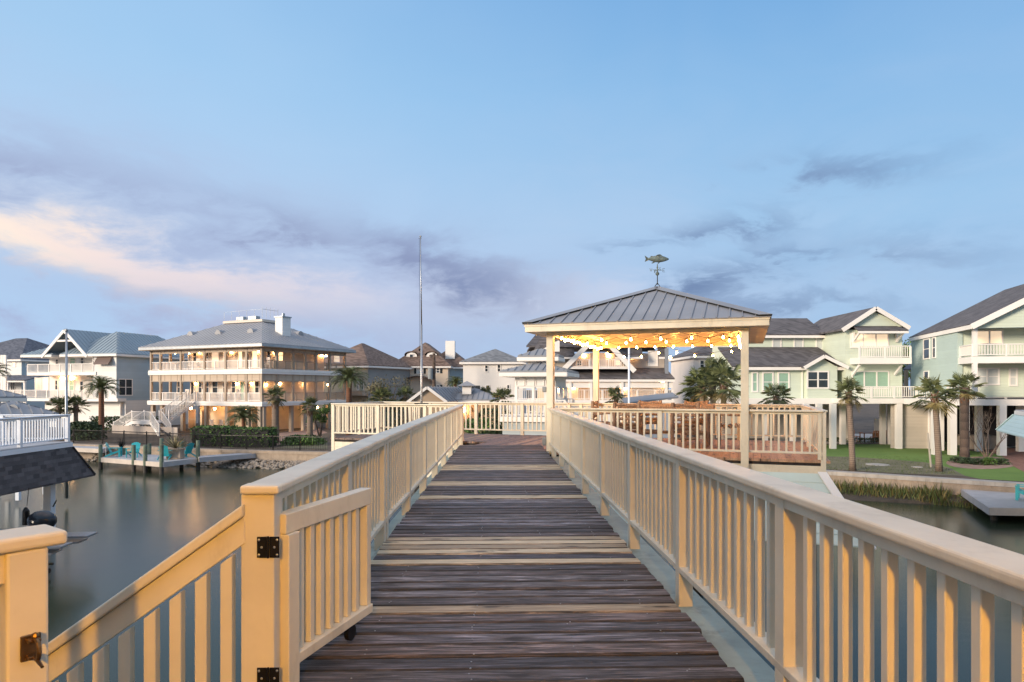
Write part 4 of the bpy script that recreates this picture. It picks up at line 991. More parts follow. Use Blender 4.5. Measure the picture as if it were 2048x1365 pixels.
def ZP(x0, y0, x1, y1): return (280 + x0 / 7.585, 640 + y0 / 7.585, 280 + x1 / 7.585, 640 + y1 / 7.585)
for r_, pn in (((610, 485, 672, 640), glass), ((735, 470, 770, 700), glass), ((805, 480, 868, 640), glass), ((983, 480, 1047, 640), glass), ((1088, 470, 1205, 735), litw2), ((1260, 465, 1312, 640), litw2), ((1492, 455, 1562, 735), litw), ((1600, 460, 1645, 735), litw2), ((1702, 450, 1792, 735), litw),
               ((563, 930, 622, 1115), glass), ((768, 935, 828, 1220), glass), ((888, 930, 948, 1115), glass), ((998, 930, 1057, 1115), glass), ((1098, 930, 1190, 1115), glass), ((1260, 935, 1312, 1115), glass), ((1388, 930, 1458, 1115), glass), ((1523, 935, 1592, 1235), glassg), ((1608, 935, 1642, 1235), glass), ((1743, 925, 1817, 1115), glass)):
    IW.window(*ZP(*r_), pane=pn, tw=.08, cross=(r_[3] - r_[1]) < 200)
for x, y in ((555, 505), (762, 500), (915, 498), (1400, 488), (1818, 478), (650, 970), (860, 970), (1485, 970), (1705, 968)): IW.lamp(*ZP(x, y, x, y)[:2], r=.10)
def ZQ(x0, y0, x1, y1): return (500 + x0 / 7.583, 640 + y0 / 7.583, 500 + x1 / 7.583, 640 + y1 / 7.583)
for r_, pn in (((250, 450, 308, 640), glass), ((425, 440, 500, 640), litw), ((1265, 520, 1360, 650), litw2), ((620, 460, 650, 640), glass)): IR.window(*ZQ(*r_), pane=pn, tw=.08)
for x, y in ((375, 490), (1075, 535), (1140, 540), (235, 985), (825, 985), (1170, 985), (440, 970)): IR.lamp(*ZQ(x, y, x, y)[:2], r=.11)
# roof with flat walk at the top
ov, ins = .75, 5.2; w0 = V((MC[0], MC[1], 0))
def RP(a, c_, z): return w0 + Ld * a + Rd * c_ + ZA * z
zr = 12.25
A, B_, C_, D_ = RP(-ov, -ov, zE), RP(LL + ov, -ov, zE), RP(LL + ov, RL + ov, zE), RP(-ov, RL + ov, zE)
A2, B2, C2, D2 = RP(ins, ins, zr), RP(LL - ins, ins, zr), RP(LL - ins, RL - ins, zr), RP(ins, RL - ins, zr)
rf = slabroof(M, [[A, B_, B2, A2], [A, D_, D2, A2], [D_, C_, C2, D2], [C_, B_, B2, C2]], mansroof, .10, ribs=.55, ribw=.04, ribh=.03)
b = MB()
for p0, p1 in ((A, B_), (A, D_), (D_, C_), (C_, B_)): b.beam(p0 - ZA * .18, p1 - ZA * .18, .05, .22)
P(b, 'gutter', steel, rf)
b = MB(); b.slab([A - ZA * .3, B_ - ZA * .3, C_ - ZA * .3, D_ - ZA * .3], (0, 0, -.04)); P(b, 'soffit', tanpaint, M)
b = MB(); b.obox(RP(ins - .3, ins - .3, zr - .05), Ld * (LL - 2 * ins + .6), Rd * (RL - 2 * ins + .6), (0, 0, .26)); P(b, 'roof_deck', tansid, rf)
b = MB()
for i in range(6):
    p = RP(ins - .2 + i * (LL - 2 * ins + .4) / 5, ins - .2, zr + .35); b.tube([p, p + ZA * .85], .018, 5)
for i in range(5):
    p = RP(ins - .2, ins - .2 + i * .55, zr + .35); b.tube([p, p + ZA * 1.15], .02, 5)
b.tube([RP(ins - .2, ins - .2, zr + 1.25), RP(ins - .2, ins + 2.0, zr + 1.25)], .018, 4); b.tube([RP(ins - .2, ins - .2, zr + 1.25), RP(LL - ins, ins - .2, zr + 1.15)], .012, 4)
b.obox(RP(ins + 1.2, ins + .3, zr + .3), Ld * 1.1, Rd * .6, (0, 0, .35)); b.obox(RP(ins + 3.0, ins + .3, zr + .3), Ld * 1.0, Rd * .6, (0, 0, .35)); P(b, 'widow_walk_rail', steel, rf)
ch = RP(1.6, 4.3, 0); b = MB(); b.obox(ch + ZA * (zE + .6), Rd * 1.15, Ld * .95, (0, 0, 2.35)); chm = P(b, 'chimney', whitesid, rf)
b = MB(); b.obox(ch + ZA * (zE + 2.95) - Rd * .08 - Ld * .08, Rd * 1.31, Ld * 1.11, (0, 0, .12)); b.tube([ch + Rd * .6 + Ld * .45 + ZA * (zE + 3.05), ch + Rd * .6 + Ld * .45 + ZA * (zE + 3.4)], .16, 10); P(b, 'chimney_cap', steel, chm)
sl_ = (zr - zE) / (ins + ov)
for al, be, face in ((3.6, 2.0, 0), (8.0, 2.0, 0), (12.0, 2.0, 0), (2.2, 7.6, 1)):      # half-round vents
    u_, w_ = (Ld, Rd) if face == 0 else (Rd, Ld); al_, be_ = (al, be) if face == 0 else (be, al)
    base_ = RP(al, be, zE + sl_ * ((be if face == 0 else al) + ov) - .05); b = MB(); n_ = 8
    fr_ = [base_ + u_ * .42 * math.cos(math.pi * k / n_) + ZA * .5 * math.sin(math.pi * k / n_) for k in range(n_ + 1)]
    b.slab(fr_, w_ * 1.2); P(b, 'roof_vent', mansroof, rf)
# warm lower level
for a_, c_ in ((3.2, 1.2), (7.5, 1.2), (11.0, 1.3)):
    b = MB(); b.ball(RP(a_, c_, z1b - .35), .13, 8); P(b, 'ceiling_lamp', glow2, M)
b = MB(); b.ball(RP(1.2, 5.2, z1b - .35), .13, 8); P(b, 'ceiling_lamp', glow2, M); b = MB(); b.ball(RP(1.2, 9, z1b - .35), .13, 8); P(b, 'ceiling_lamp', glow2, M)
GW = LW.shift(-2.08); 
for px in (392, 420, 470, 505): GW.window_m(GW.s_of(px), GW.s_of(px) + 1.1, GZ + .1, GZ + 2.1, pane=paint('amber_door_%d' % px, (.34, .17, .06, 1), .4, .1, 1, 0), mull=1, name='door', trim=tanpaint)

# ---- stairs of the tan house: straight flights between landings
def flight(parent, a, b_, wv, mat=stepm, rail=True, n_=None, side=trimw):
    a, b_, wv = V(a), V(b_), V(wv); n_ = n_ or max(3, int(abs(a.z - b_.z) / .18)); d = (b_ - a); q = MB()
    hd = V((d.x, d.y, 0)) / n_
    for i in range(n_): q.obox(a + hd * i + ZA * (d.z * (i + 1) / n_ - .04), hd * 1.1, wv, (0, 0, .05))
    P(q, 'steps', mat, parent)
    for j, s_ in enumerate((0, 1)):
        q = MB(); o_ = a + wv * s_; q.obox(o_ - ZA * .28, d, wv.normalized() * .05, (0, 0, .30)); P(q, 'stringer', side, parent)
        if rail:
            q = MB(); q.obox(o_ + ZA * .88, d, wv.normalized() * .06, (0, 0, .06)); q.obox(o_ + ZA * .12, d, wv.normalized() * .04, (0, 0, .05)); m = int(V((d.x, d.y, 0)).length / .17)
            for i in range(m): p = o_ + d * ((i + .5) / m); q.obox(p + ZA * .12, hd.normalized() * .04, wv.normalized() * .04, (0, 0, .78))
            for i in (0, 1): p = o_ + d * i; q.obox(p - ZA * .1 - hd.normalized() * .05, hd.normalized() * .1, wv.normalized() * .09, (0, 0, 1.1))
            P(q, 'railing', side, parent)
def landing(parent, o_, u_, v_, z, rails=(1, 1, 1, 1), zb=None):
    o_, u_, v_ = V((o_[0], o_[1], 0)), V(u_), V(v_); q = MB(); q.obox(o_ + ZA * (z - .3), u_, v_, (0, 0, .3)); P(q, 'landing', trimw, parent)
    q = MB()
    for f, (p, e_) in zip(rails, ((o_, u_), (o_ + u_, v_), (o_ + v_, u_), (o_, v_))):
        if not f: continue
        w_ = e_.normalized().cross(ZA) * .04; q.obox(p + ZA * (z + .86), e_, w_, (0, 0, .06)); q.obox(p + ZA * (z + .1), e_, w_, (0, 0, .05)); m = max(2, int(e_.length / .17))
        for i in range(m + 1): q.obox(p + e_ * (i / m) + ZA * (z + .1), e_.normalized() * .04, w_, (0, 0, .78))
    if q.f: P(q, 'railing', trimw, parent)
    q = MB()
    for f in (0, 1):
        for g in (0, 1): p = o_ + u_ * f * .96 + v_ * g * .96; q.obox(p + ZA * GZ, u_.normalized() * .12, v_.normalized() * .12, (0, 0, z - GZ - .3))
    P(q, 'support_posts', trimw, parent)
ST = E('staircase', RP(9, -3, GZ), 'white railed double stair zigzagging down from the tan house porch', 'stairs')
n_ = -inn
tp = RP(8.6, 0, z1t); mdl = tp + n_ * 3.1; zm = 2.2
flight(ST, tp + n_ * .15, V((mdl.x, mdl.y, zm)), Ld * 1.3)
landing(ST, mdl[:2], Ld * 3.3, n_ * 1.5, zm, (0, 0, 1, 0))
flight(ST, V((mdl.x, mdl.y, zm)) + n_ * .75, V((mdl.x, mdl.y, GZ + .1)) - Ld * 2.3 + n_ * 1.6, n_ * 1.2)
flight(ST, V((mdl.x, mdl.y, zm)) + Ld * 3.3 + n_ * .1, V((mdl.x, mdl.y, GZ + .1)) + Ld * 5.9 + n_ * .1, n_ * 1.3)
b = MB(); b.obox(V((mdl.x, mdl.y, GZ)) - Ld * 3.4 + n_ * 1.8, Ld * 9.0, n_ * .05, (0, 0, .75)); P(b, 'base_board', lines('stair_skirt', (.45, .38, .33, 1), .14, .6, .06, axis=0), ST)

# white rocking chairs on its porches
def rocker(loc, rz, label, first=None):
    if first: return copy_thing(first, loc, rz, label)
    t_ = E('rocking_chair', loc, label, 'rocking chair', 'white rocking chairs on the tan house', rz)
    b = MB(); b.box(-.28, .28, -.25, .25, .40, .45); L(b, 'seat', trimw, t_)
    b = MB()
    for x in (-.24, -.12, 0, .12, .24): b.box(x - .035, x + .035, .22, .26, .45, 1.1)
    b.box(-.28, .28, .21, .27, 1.08, 1.16); L(b, 'backrest', trimw, t_)
    for sx in (-.28, .28):
        b = MB(); b.box(sx - .03, sx + .03, -.3, .24, .62, .66); L(b, 'armrest', trimw, t_)
        b = MB(); b.tube([(sx, -.42, .06), (sx, -.2, .01), (sx, .2, .01), (sx, .5, .10)], .022, 5); L(b, 'rocker', trimw, t_)
        for y_ in (-.22, .22): b = MB(); b.box(sx - .025, sx + .025, y_ - .025, y_ + .025, .02, .62); L(b, 'leg', trimw, t_)
    return t_
rk = rocker(RP(11.3, .9, z1t), -.4, 'white rocking chair at the left end of the lower porch')
for a_, c_, z_, lab in ((6.6, .9, z1t, 'white rocking chair just right of the stair head on the lower porch'), (5.6, .9, z1t, 'white rocking chair in the middle of the lower porch'), (4.2, .9, z1t, 'white rocking chair nearest the corner of the lower porch'), (8.9, .9, z1t, 'white rocking chair left of the stair head'),
                        (9.7, .9, z2t, 'white rocking chair on the upper porch, left one of two'), (8.7, .9, z2t, 'white rocking chair on the upper porch, right one of two'), (.9, 1.4, z2t, 'white rocking chair on the upper side porch by the corner'),
                        (8.2, 1.2, GZ, 'white rocking chair on the ground below the porch, left'), (6.9, 1.2, GZ, 'white rocking chair on the ground below the porch, right'), (1.0, 7.4, GZ, 'white rocking chair on the ground past the tall fan palm')):
    copy_thing(rk, RP(a_, c_, z_), random.uniform(-.7, .1), lab)

# ---- blue roofed white house
hc = (-.5795 * 72, 72.0); fd = V((-.96, .26, 0)).normalized(); sdv = V((.26, .96, 0)).normalized()
H = E('house', (hc[0] - 5, 78, GZ), 'white house with pale blue metal roof, tall front gable and two balconies', 'house'); FW = Wall(hc, fd, H); SW = Wall(hc, sdv, H)
zt = 9.0; body(H, hc, fd, 3.0, 13, 4.0, zt, bluesid if False else whitesid); 
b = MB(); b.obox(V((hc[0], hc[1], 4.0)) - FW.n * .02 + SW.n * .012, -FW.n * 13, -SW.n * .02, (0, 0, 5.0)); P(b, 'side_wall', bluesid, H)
b = MB(); b.obox(FW.p(3.0, 4.0, -2.6), FW.d * 9.0, -FW.n * 10, (0, 0, 5.0)); P(b, 'wall', whitesid, H)
b = MB(); b.obox(FW.p(.0, GZ, -1.2), FW.d * 11, -FW.n * 11, (0, 0, 3.0)); P(b, 'ground_floor_wall', whitesid, H)
for z_, h_ in ((7.05, .35), (4.22, .3)):
    b = MB(); FW.box(b, 2.6, 12.0, z_ - h_, z_, -2.7, .1); P(b, 'balcony_floor', trimw, H)
FW.railing(3.0, 12.0, 7.05, .9); FW.railing(1.5, 15.5, 4.22, .9); b = MB(); FW.box(b, -.3, 15.5, 3.9, 4.22, -1, .15); P(b, 'balcony_floor', trimw, H)
FW.posts([3.2, 5.2, 7.9, 9.8, 11.9], 7.05, 9.0, .16); FW.posts([3.2, 5.2, 7.9, 9.8, 11.9], 4.22, 6.7, .16); FW.posts([.4, 3.2, 5.8, 8.5, 11.5], GZ, 3.9, .25)
pk = FW.p(6.4, 11.67, .5); L0, R0 = FW.p(9.5, 8.85, .5), FW.p(3.35, 8.85, .5); bk = -FW.n * 9
slabroof(H, [[R0, R0 + bk, pk + bk, pk], [L0, L0 + bk, pk + bk, pk]], blueroof, .1, ribs=.5, ribw=.04, ribh=.03)
b = MB(); 
for e_ in (L0, R0): b.beam(e_ - ZA * .2, pk - ZA * .2, .1, .3)
b.beam(FW.p(7.6, 10.4, .45), FW.p(5.2, 10.4, .45), .12, .2); P(b, 'gable_trim', trimw, H)
hiproof(H, hc, fd, 3.4 + 3.2, 12.5, 9.0, 2.6, .45, blueroof, ribs=.5)
hiproof(H, FW.p(8.6, 0, 0)[:2], fd, 3.4, 6, 9.0, 1.0, .45, blueroof, ribs=.5)
IW2 = FW.shift(-2.6); IW2.house = H
for r_ in ((111, 718, 118, 731), (140, 713, 152, 731), (161, 713, 169, 731), (110, 760, 117, 781), (139, 760, 150, 782), (160, 762, 168, 782), (180, 765, 188, 782), (161, 702, 169, 709)): IW2.window(*r_, pane=glassg if r_[2] - r_[0] > 9 else glass, tw=.09)
IW2.window(70, 755, 98, 781, pane=litw2, mull=2, cross=False)
for x, y in ((126, 757), (145, 756)): IW2.lamp(x, y, r=.16)
FW.window(186, 712, 190, 731); b = MB(); a_, z1_ = FW.sz(226, 712); b_2, z0_ = FW.sz(196, 729)
b.slab([FW.p(a_, z1_, .02), FW.p(b_2, z1_, .02), FW.p(b_2, z0_, .6), FW.p(a_, z0_, .6)], (0, 0, -.05)); P(b, 'bahama_shutter', lines('brown_louvre', (.16, .11, .09, 1), .08), H)
SW.window(237, 758, 265, 792, mull=2)
for i in range(4): FW.shift(-1.2); 
G2 = Wall(hc, sdv, H).shift(-.4); G2.house = H
for r_ in ((240, 804, 252, 832), (256, 804, 266, 832), (268, 804, 280, 832)): G2.window(*r_, pane=whitesid, cross=False, name='garage_panel')

# ---- far left house with the dark hip roof
hc = ((43 - 1024) / F * 88, 88.0); H = E('house', (hc[0], 94, GZ), 'house at the left edge with dark slate hip roof and cream front', 'house'); d_ = V((-.97, .24, 0)); s_ = V((.24, .97, 0))
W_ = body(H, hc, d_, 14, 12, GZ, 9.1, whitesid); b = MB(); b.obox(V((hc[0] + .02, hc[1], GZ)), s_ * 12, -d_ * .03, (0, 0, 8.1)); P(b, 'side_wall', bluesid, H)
hiproof(H, hc, d_, 14, 12, 9.1, 3.2, .5, slateroof)
W_.house = H
for r_ in ((8, 723, 13, 733), (24, 724, 32, 735)): W_.window(*r_, pane=litw2)
SWx = Wall(hc, s_, H); SWx.window(50, 725, 56, 735)
b = MB(); b.slab([W_.p(-4, 7.0, .2), W_.p(14, 7.0, .2), W_.p(14, 6.3, 3), W_.p(-4, 6.3, 3)], (0, 0, -.12)); P(b, 'porch_roof', slateroof, H)
b = MB(); W_.box(b, -4, 14, 6.05, 6.3, 2.7, 3.0); P(b, 'porch_beam', trimw, H); W_.posts([-3.8, -1.2, 1.6, 5, 9], 3.2, 6.1, .2, off=2.8, pix=False)
for r_ in ((9, 760, 18, 782), (22, 760, 31, 782)): W_.window(*r_, mull=2)
W_.shift(2.8).railing(-4, 14, 3.4, 1.0); 

# ---- brown roofed house behind the date palm
hc = ((736 - 1024) / F * 84, 84.0); H = E('house', (hc[0], 90, GZ), 'two storey house with plain brown hip roof behind the date palm', 'house'); d_ = V((-.9, .43, 0)).normalized(); s_ = V((.43, .9, 0)).normalized()
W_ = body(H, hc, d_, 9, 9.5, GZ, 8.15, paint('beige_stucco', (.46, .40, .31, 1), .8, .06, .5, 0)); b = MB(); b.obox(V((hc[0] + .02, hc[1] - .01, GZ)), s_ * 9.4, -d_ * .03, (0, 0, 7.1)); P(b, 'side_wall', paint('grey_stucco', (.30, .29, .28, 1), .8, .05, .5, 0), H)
hiproof(H, hc, d_, 9, 9.5, 8.15, 3.1, .5, brownroof); W_.house = H
for r_ in ((714, 763, 718.5, 781), (723, 763, 727.5, 781)): W_.window(*r_)
Wall(hc, s_, H).window(757, 763, 763, 782); b = MB(); W_.box(b, -.1, 3, 4.4, 5.0, 0, 1.2); P(b, 'balcony', tanpaint, H)

# ---- tan house with two dormers and white chimney
hc = ((896 - 1024) / F * 92, 92.0); H = E('house', (hc[0], 98, GZ), 'tan two storey house with brown roof, two arched dormers and white chimney', 'house'); d_ = V((-1, .04, 0)).normalized(); s_ = V((.3, .95, 0)).normalized()
stucco = paint('tan_stucco', (.72, .58, .45, 1), .8, .05, .5, 0)
W_ = body(H, hc, d_, 7.45, 11, GZ, 8.35, stucco); W_.house = H; hiproof(H, hc, d_, 7.45, 11, 8.35, 3.4, .45, brownroof)
b = MB(); b.obox(V((hc[0], hc[1] + 2.0, GZ)), V((2.6, 1, 0)), V((0, 7, 0)), (0, 0, 7.3)); P(b, 'wing_wall', bluesid, H); hiproof(H, (hc[0] + 2.6, hc[1] + 2), V((-1, .04, 0)), 6, 9, 8.3, 2.7, .4, brownroof)
for r_ in ((799, 737, 806, 748), (833, 737, 847, 748), (872, 736, 880, 747), (872, 770, 880, 785)):
    W_.window(*r_, pane=glass2 if r_[0] == 833 else glass)
    for sx in (-1, 1):
        e0 = W_.s_of(r_[0] if sx < 0 else r_[2]); b = MB(); z1_, z0_ = W_.z_at(r_[0], r_[1]), W_.z_at(r_[0], r_[3]); W_.box(b, e0 - sx * .03, e0 - sx * .03 + (.28 if sx < 0 else -.28), z0_, z1_, .0, .05); P(b, 'shutter', dark_iron, H)
for px in (820, 861):
    a_ = W_.s_of(px); b = MB(); pts = [W_.p(a_ - .75, 8.75, -1.1), W_.p(a_ + .75, 8.75, -1.1)] + [W_.p(a_ + .75 * math.cos(t), 9.75 + .45 * math.sin(t), -1.1) for t in [math.pi * k / 6 for k in range(7)]]
    b.slab(pts, -W_.n * 2.5); dm = P(b, 'dormer', trimw, H); b = MB()
    pr = [W_.p(a_ + .95 * math.cos(t), 9.80 + .50 * math.sin(t), -.9) for t in [math.pi * k / 8 for k in range(9)]]
    for i in range(8): b.slab([pr[i], pr[i + 1], pr[i + 1] - W_.n * 3, pr[i] - W_.n * 3], (0, 0, .08))
    P(b, 'dormer_roof', brownroof, dm); W_.shift(-1.08); w2 = Wall(W_.c - W_.n * 1.08, W_.d, H); w2.window_m(a_ - .3, a_ + .3, 8.95, 10.0)
b = MB(); a_ = W_.s_of(892); b.obox(W_.p(a_ + .5, 9.4, -3), W_.d * -1.3, -W_.n * .9, (0, 0, 2.5)); P(b, 'chimney', trimw, H)
a_ = W_.s_of(838); b = MB(); pr = [W_.p(a_ + 1.9 * math.cos(t), 5.9 + 1.0 * math.sin(t), 1.2) for t in [math.pi * k / 8 for k in range(9)]]
for i in range(8): b.slab([pr[i], pr[i + 1], pr[i + 1] - W_.n * 2, pr[i] - W_.n * 2], (0, 0, .1))
P(b, 'porch_roof', brownroof, H)

# ---- pale plain house, right of the two-dormer house
hc = ((1046 - 1024) / F * 76, 76.0); H = E('house', (hc[0] - 3, 82, GZ), 'plain pale house with grey shingle hip roof beyond the middle of the canal', 'house'); d_ = V((-1, .05, 0)).normalized()
W_ = body(H, hc, d_, 6.7, 12, GZ, 8.3, paint('pale_stucco', (.74, .70, .66, 1), .8, .04, .5, 0)); W_.house = H; hiproof(H, hc, d_, 6.7, 12, 8.3, 1.6, .35, greyroof)
for r_ in ((969, 730, 977, 745), (994, 729, 1002, 745), (1013, 769, 1020, 786), (971, 770, 980, 788)): W_.window(*r_)
a_ = W_.s_of(944); b = MB(); W_.box(b, a_ - .9, a_ + 1.0, 4.6, 5.6, -.02, .03); P(b, 'dark_porch_opening', glass, H)

# ---- low boathouse roof with cupola
hc = ((854 - 1024) / F * 56, 56.0); H = E('boathouse', (hc[0] + 3, 58, GZ), 'low boathouse with white gable boards, grey metal roof and small cupola', 'boathouse'); d_ = V((.97, .24, 0)).normalized(); gd = V((.97, .10, 0)).normalized()
zR, zEv = 5.42, 4.2; hw = 1.62; g0_ = V((hc[0], hc[1], 0)); nb_ = V((-.15, 1, 0)).normalized()
pk = g0_ + ZA * zR; l_, r_ = g0_ - gd * hw + ZA * zEv, g0_ + gd * hw + ZA * zEv; back = V((.45, .9, 0)).normalized() * 5
slabroof(H, [[r_, r_ + back, pk + back, pk], [l_, l_ + back, pk + back, pk]], roofmetal, .08, ribs=.45)
b = MB(); b.slab([l_ + back * .05 - ZA * .15, r_ + back * .05 - ZA * .15, pk + back * .05 - ZA * .12], back * .9); b.obox(l_ + back * .05 + gd * .2 - ZA * 3.2, gd * (2 * hw - .4), back * .9, (0, 0, 3.05)); P(b, 'wall', paint('tan_gable', (.42, .31, .21, 1), .7, .05, .5, 0), H)
b = MB(); b.beam(l_ - ZA * .05, pk - ZA * .05, .06, .22); b.beam(r_ - ZA * .05, pk - ZA * .05, .06, .22); P(b, 'gable_trim', trimw, H)
hiproof(H, (hc[0] + 1.5, hc[1] + 2.2), V((1, -.05, 0)), 4.2, 4.0, 4.35, .95, .4, roofmetal, ribs=.45); body(H, (hc[0] + 1.6, hc[1] + 2.3), V((1, -.05, 0)), 4.0, 3.8, GZ, 4.2, MATS['tan_gable'])
cu = T(934, 782, 59); b = MB(); b.box(cu.x - .38, cu.x + .38, cu.y - .38, cu.y + .38, cu.z - .3, cu.z + .45); cp_ = P(b, 'cupola', trimw, H)
b = MB(); q = .72; pk2 = V((cu.x, cu.y, cu.z + .85)); cs = [V((cu.x + sx * q, cu.y + sy * q, cu.z + .45)) for sx, sy in ((-1, -1), (1, -1), (1, 1), (-1, 1))]
for i in range(4): b.slab([cs[i], cs[(i + 1) % 4], pk2], (0, 0, -.05))
P(b, 'cupola_roof', roofmetal, cp_)
WB = Wall((hc[0] + 1.6, hc[1] + 2.25), V((1, -.05, 0)), H); WB.lamp(926, 820, r=.22); WB.lamp(945, 822, r=.001)
WB2 = Wall((T(735, 0, 58).x - .5, 58.0), V((1, 0, 0)), H)

# utility pole
p = T(868, 790, 72); up = E('utility_pole', (p.x, p.y, GZ), 'dark wooden utility pole with transformer in front of the tan two-dormer house', 'utility pole')
t_ = T(868, 707, 72); b = MB(); b.tube([(p.x, p.y, GZ), (p.x, p.y, t_.z)], [.22, .15], 10); P(b, 'shaft', bark_dark, up)
b = MB(); b.tube([(p.x - .35, p.y - .2, t_.z - 2.7), (p.x - .35, p.y - .2, t_.z - 1.6)], .27, 12); P(b, 'transformer', conduit, up); b = MB(); b.box(p.x - .5, p.x + .5, p.y - .12, p.y + .0, t_.z - .35, t_.z - .2); P(b, 'crossarm', bark_dark, up); b = MB(); b.box(p.x - .05, p.x + 1.0, p.y - .2, p.y - .1, t_.z - 1.0, t_.z - .9); P(b, 'crossarm', bark_dark, up)
# pole standing behind the white railing at the left
p = T(133, 820, 31); fp = E('flagpole', (p.x, p.y, .3), 'slim grey flagpole with ball top rising behind the white railing', 'flagpole'); t_ = T(133, 663, 31)
b = MB(); b.tube([(p.x, p.y, .3), (p.x, p.y, t_.z)], [.075, .045], 10); P(b, 'shaft', steel, fp, smooth=True); b = MB(); b.ball((p.x, p.y, t_.z + .05), .075, 10); P(b, 'finial', steel, fp)

# ---- black fence along the left bank
fpts = [(147, 54), (205, 53), (340, 50), (442, 48), (655, 46)]
fe = E('fence', T(442, 890, 48), 'black metal picket fence along the top of the left bank', 'fence'); pts = [V(((px - CX) / F * y_, y_, GZ + .05)) for px, y_ in fpts]
rl, pk_ = MB(), MB()
for p0, p1 in zip(pts[:-1], pts[1:]):
    d = p1 - p0; m = int(d.length / .13)
    rl.beam(p0 + ZA * .95, p1 + ZA * .95, .05, .05); rl.beam(p0 + ZA * .10, p1 + ZA * .10, .04, .04)
    for i in range(m): q = p0 + d * (i / m); pk_.box(q.x - .01, q.x + .01, q.y - .01, q.y + .01, GZ + .1, GZ + 1.0)
    mp = max(1, int(d.length / 2.0))
    for i in range(mp): q = p0 + d * (i / mp); b = MB(); b.box(q.x - .035, q.x + .035, q.y - .035, q.y + .035, GZ, GZ + 1.08); P(b, 'post', black_metal, fe)
P(rl, 'rails', black_metal, fe); P(pk_, 'pickets', black_metal, fe)

# ---- hedges and shrubs
for px0, px1, Y_, h_, lab, sd_ in ((393, 466, 51.5, 1.45, 'clipped green hedge block, left one by the stair', 1), (468, 548, 50.5, 1.4, 'clipped green hedge block, right one by the stair', 2)):
    x0, x1 = (px0 - CX) / F * Y_, (px1 - CX) / F * Y_; q = MB(); q.box(x0 + .1, x1 - .1, Y_ - .9, Y_ + .9, GZ, GZ + h_ - .08); 
    o_ = shrub(((x0 + x1) / 2, Y_, GZ), x1 - x0, 2.0, h_, lab, bright_leaf, sd_, 4200, .09, 'hedge', cat='hedge'); P(q, 'stems', MATS['dark_leaf'], o_)
x0 = (250 - CX) / F * 68; o_ = shrub((x0, 68, GZ), 6.5, 1.2, 1.5, 'long low hedge below the blue roofed house', dark_leaf, 5, 1800, .12, 'hedge', cat='hedge')
for i, (px, y_, w_, h_, m_, lab) in enumerate(((165, 57, 3.0, 1.5, dark_leaf, 'dark shrub with pale flowers beside the date palm'), (182, 57, 2.0, 1.3, dark_leaf, 'dark shrub right at the foot of the date palm'), (605, 52, 3.2, .7, bright_leaf, 'low grassy mound below the shorter fan palm'), (745, 62, 5, 3.0, dark_leaf, 'dark shrubs under the date palm trunk by the platform'), (800, 64, 4, 3.2, dark_leaf, 'bushy shrub left of the low boathouse gable'), (990, 54, 4, 2.7, dark_leaf, 'tall shrub between the low boathouse and white pavilion'), (955, 47, 3, 2.2, bright_leaf, 'loose shrub seen through the end railing'), (1000, 46, 2.4, 1.8, dark_leaf, 'dark shrub seen through the end railing, right'))):
    shrub(((px - CX) / F * y_, y_, GZ), w_, w_ * .8, h_, lab, m_, 20 + i, 1300, .12)
tree(((768 - CX) / F * 66, 66, GZ), 5.6, 2.6, 'thin leaning olive tree with open reddish twigs', leafy('olive_leaf', (.09, .08, .04, 1), (.17, .15, .08, 1)), 3, 2600, .10, trunk=.13)
tree(((640 - CX) / F * 58, 58, GZ), 3.6, 1.4, 'small bright green tree against the tan house corner', bright_leaf, 8, 1800, .09, trunk=.08)
# ---- palms of the left and middle
palm(203, 862, 778, 60, 'tall date palm in front of the blue roofed house', 'date', 1.75, .24, zb=GZ)
palm(698, 870, 762, 58, 'tall date palm with red trunk at the right end of the tan house', 'date', 1.9, .26, zb=GZ, var=1)
palm(551, 880, 792, 54, 'taller fan palm before the corner of the tan house', 'fan', 1.05, .30, zb=GZ)
palm(620, 880, 812, 52, 'shorter fan palm right of the tall one by the tan house', 'fan', .92, .24, zb=GZ, var=1)
palm(487, 870, 836, 55, 'low feathery palm between the hedges and the tan house', 'date', 1.55, .15, zb=GZ, var=1)
palm(118, 862, 812, 60, 'fan palm behind the white railing, left of a pair', 'fan', 1.15, .2, zb=GZ, var=2)
palm(152, 862, 810, 61, 'fan palm behind the white railing, right of a pair', 'fan', 1.2, .2, zb=GZ)
palm(-14, 862, 745, 60, 'palm at the left edge with only its frond tips in view', 'date', 1.5, .2, zb=GZ)
palm(765, 880, 795, 58, 'dark fan palm at the foot of the olive tree', 'fan', 1.2, .2, zb=GZ, var=2)
palm(812, 880, 792, 60, 'dark fan palm beside the white gable board', 'fan', 1.1, .2, zb=GZ)
palm(911, 800, 768, 78, 'date palm against the side of the two-dormer house', 'date', 1.35, .2, zb=GZ)
palm(974, 880, 790, 60, 'fan palm against the pale plain house, left of two', 'fan', 1.0, .16, zb=GZ, var=1)
palm(1006, 880, 796, 56, 'fan palm against the pale plain house, right of two', 'fan', 1.15, .16, zb=GZ, var=2)
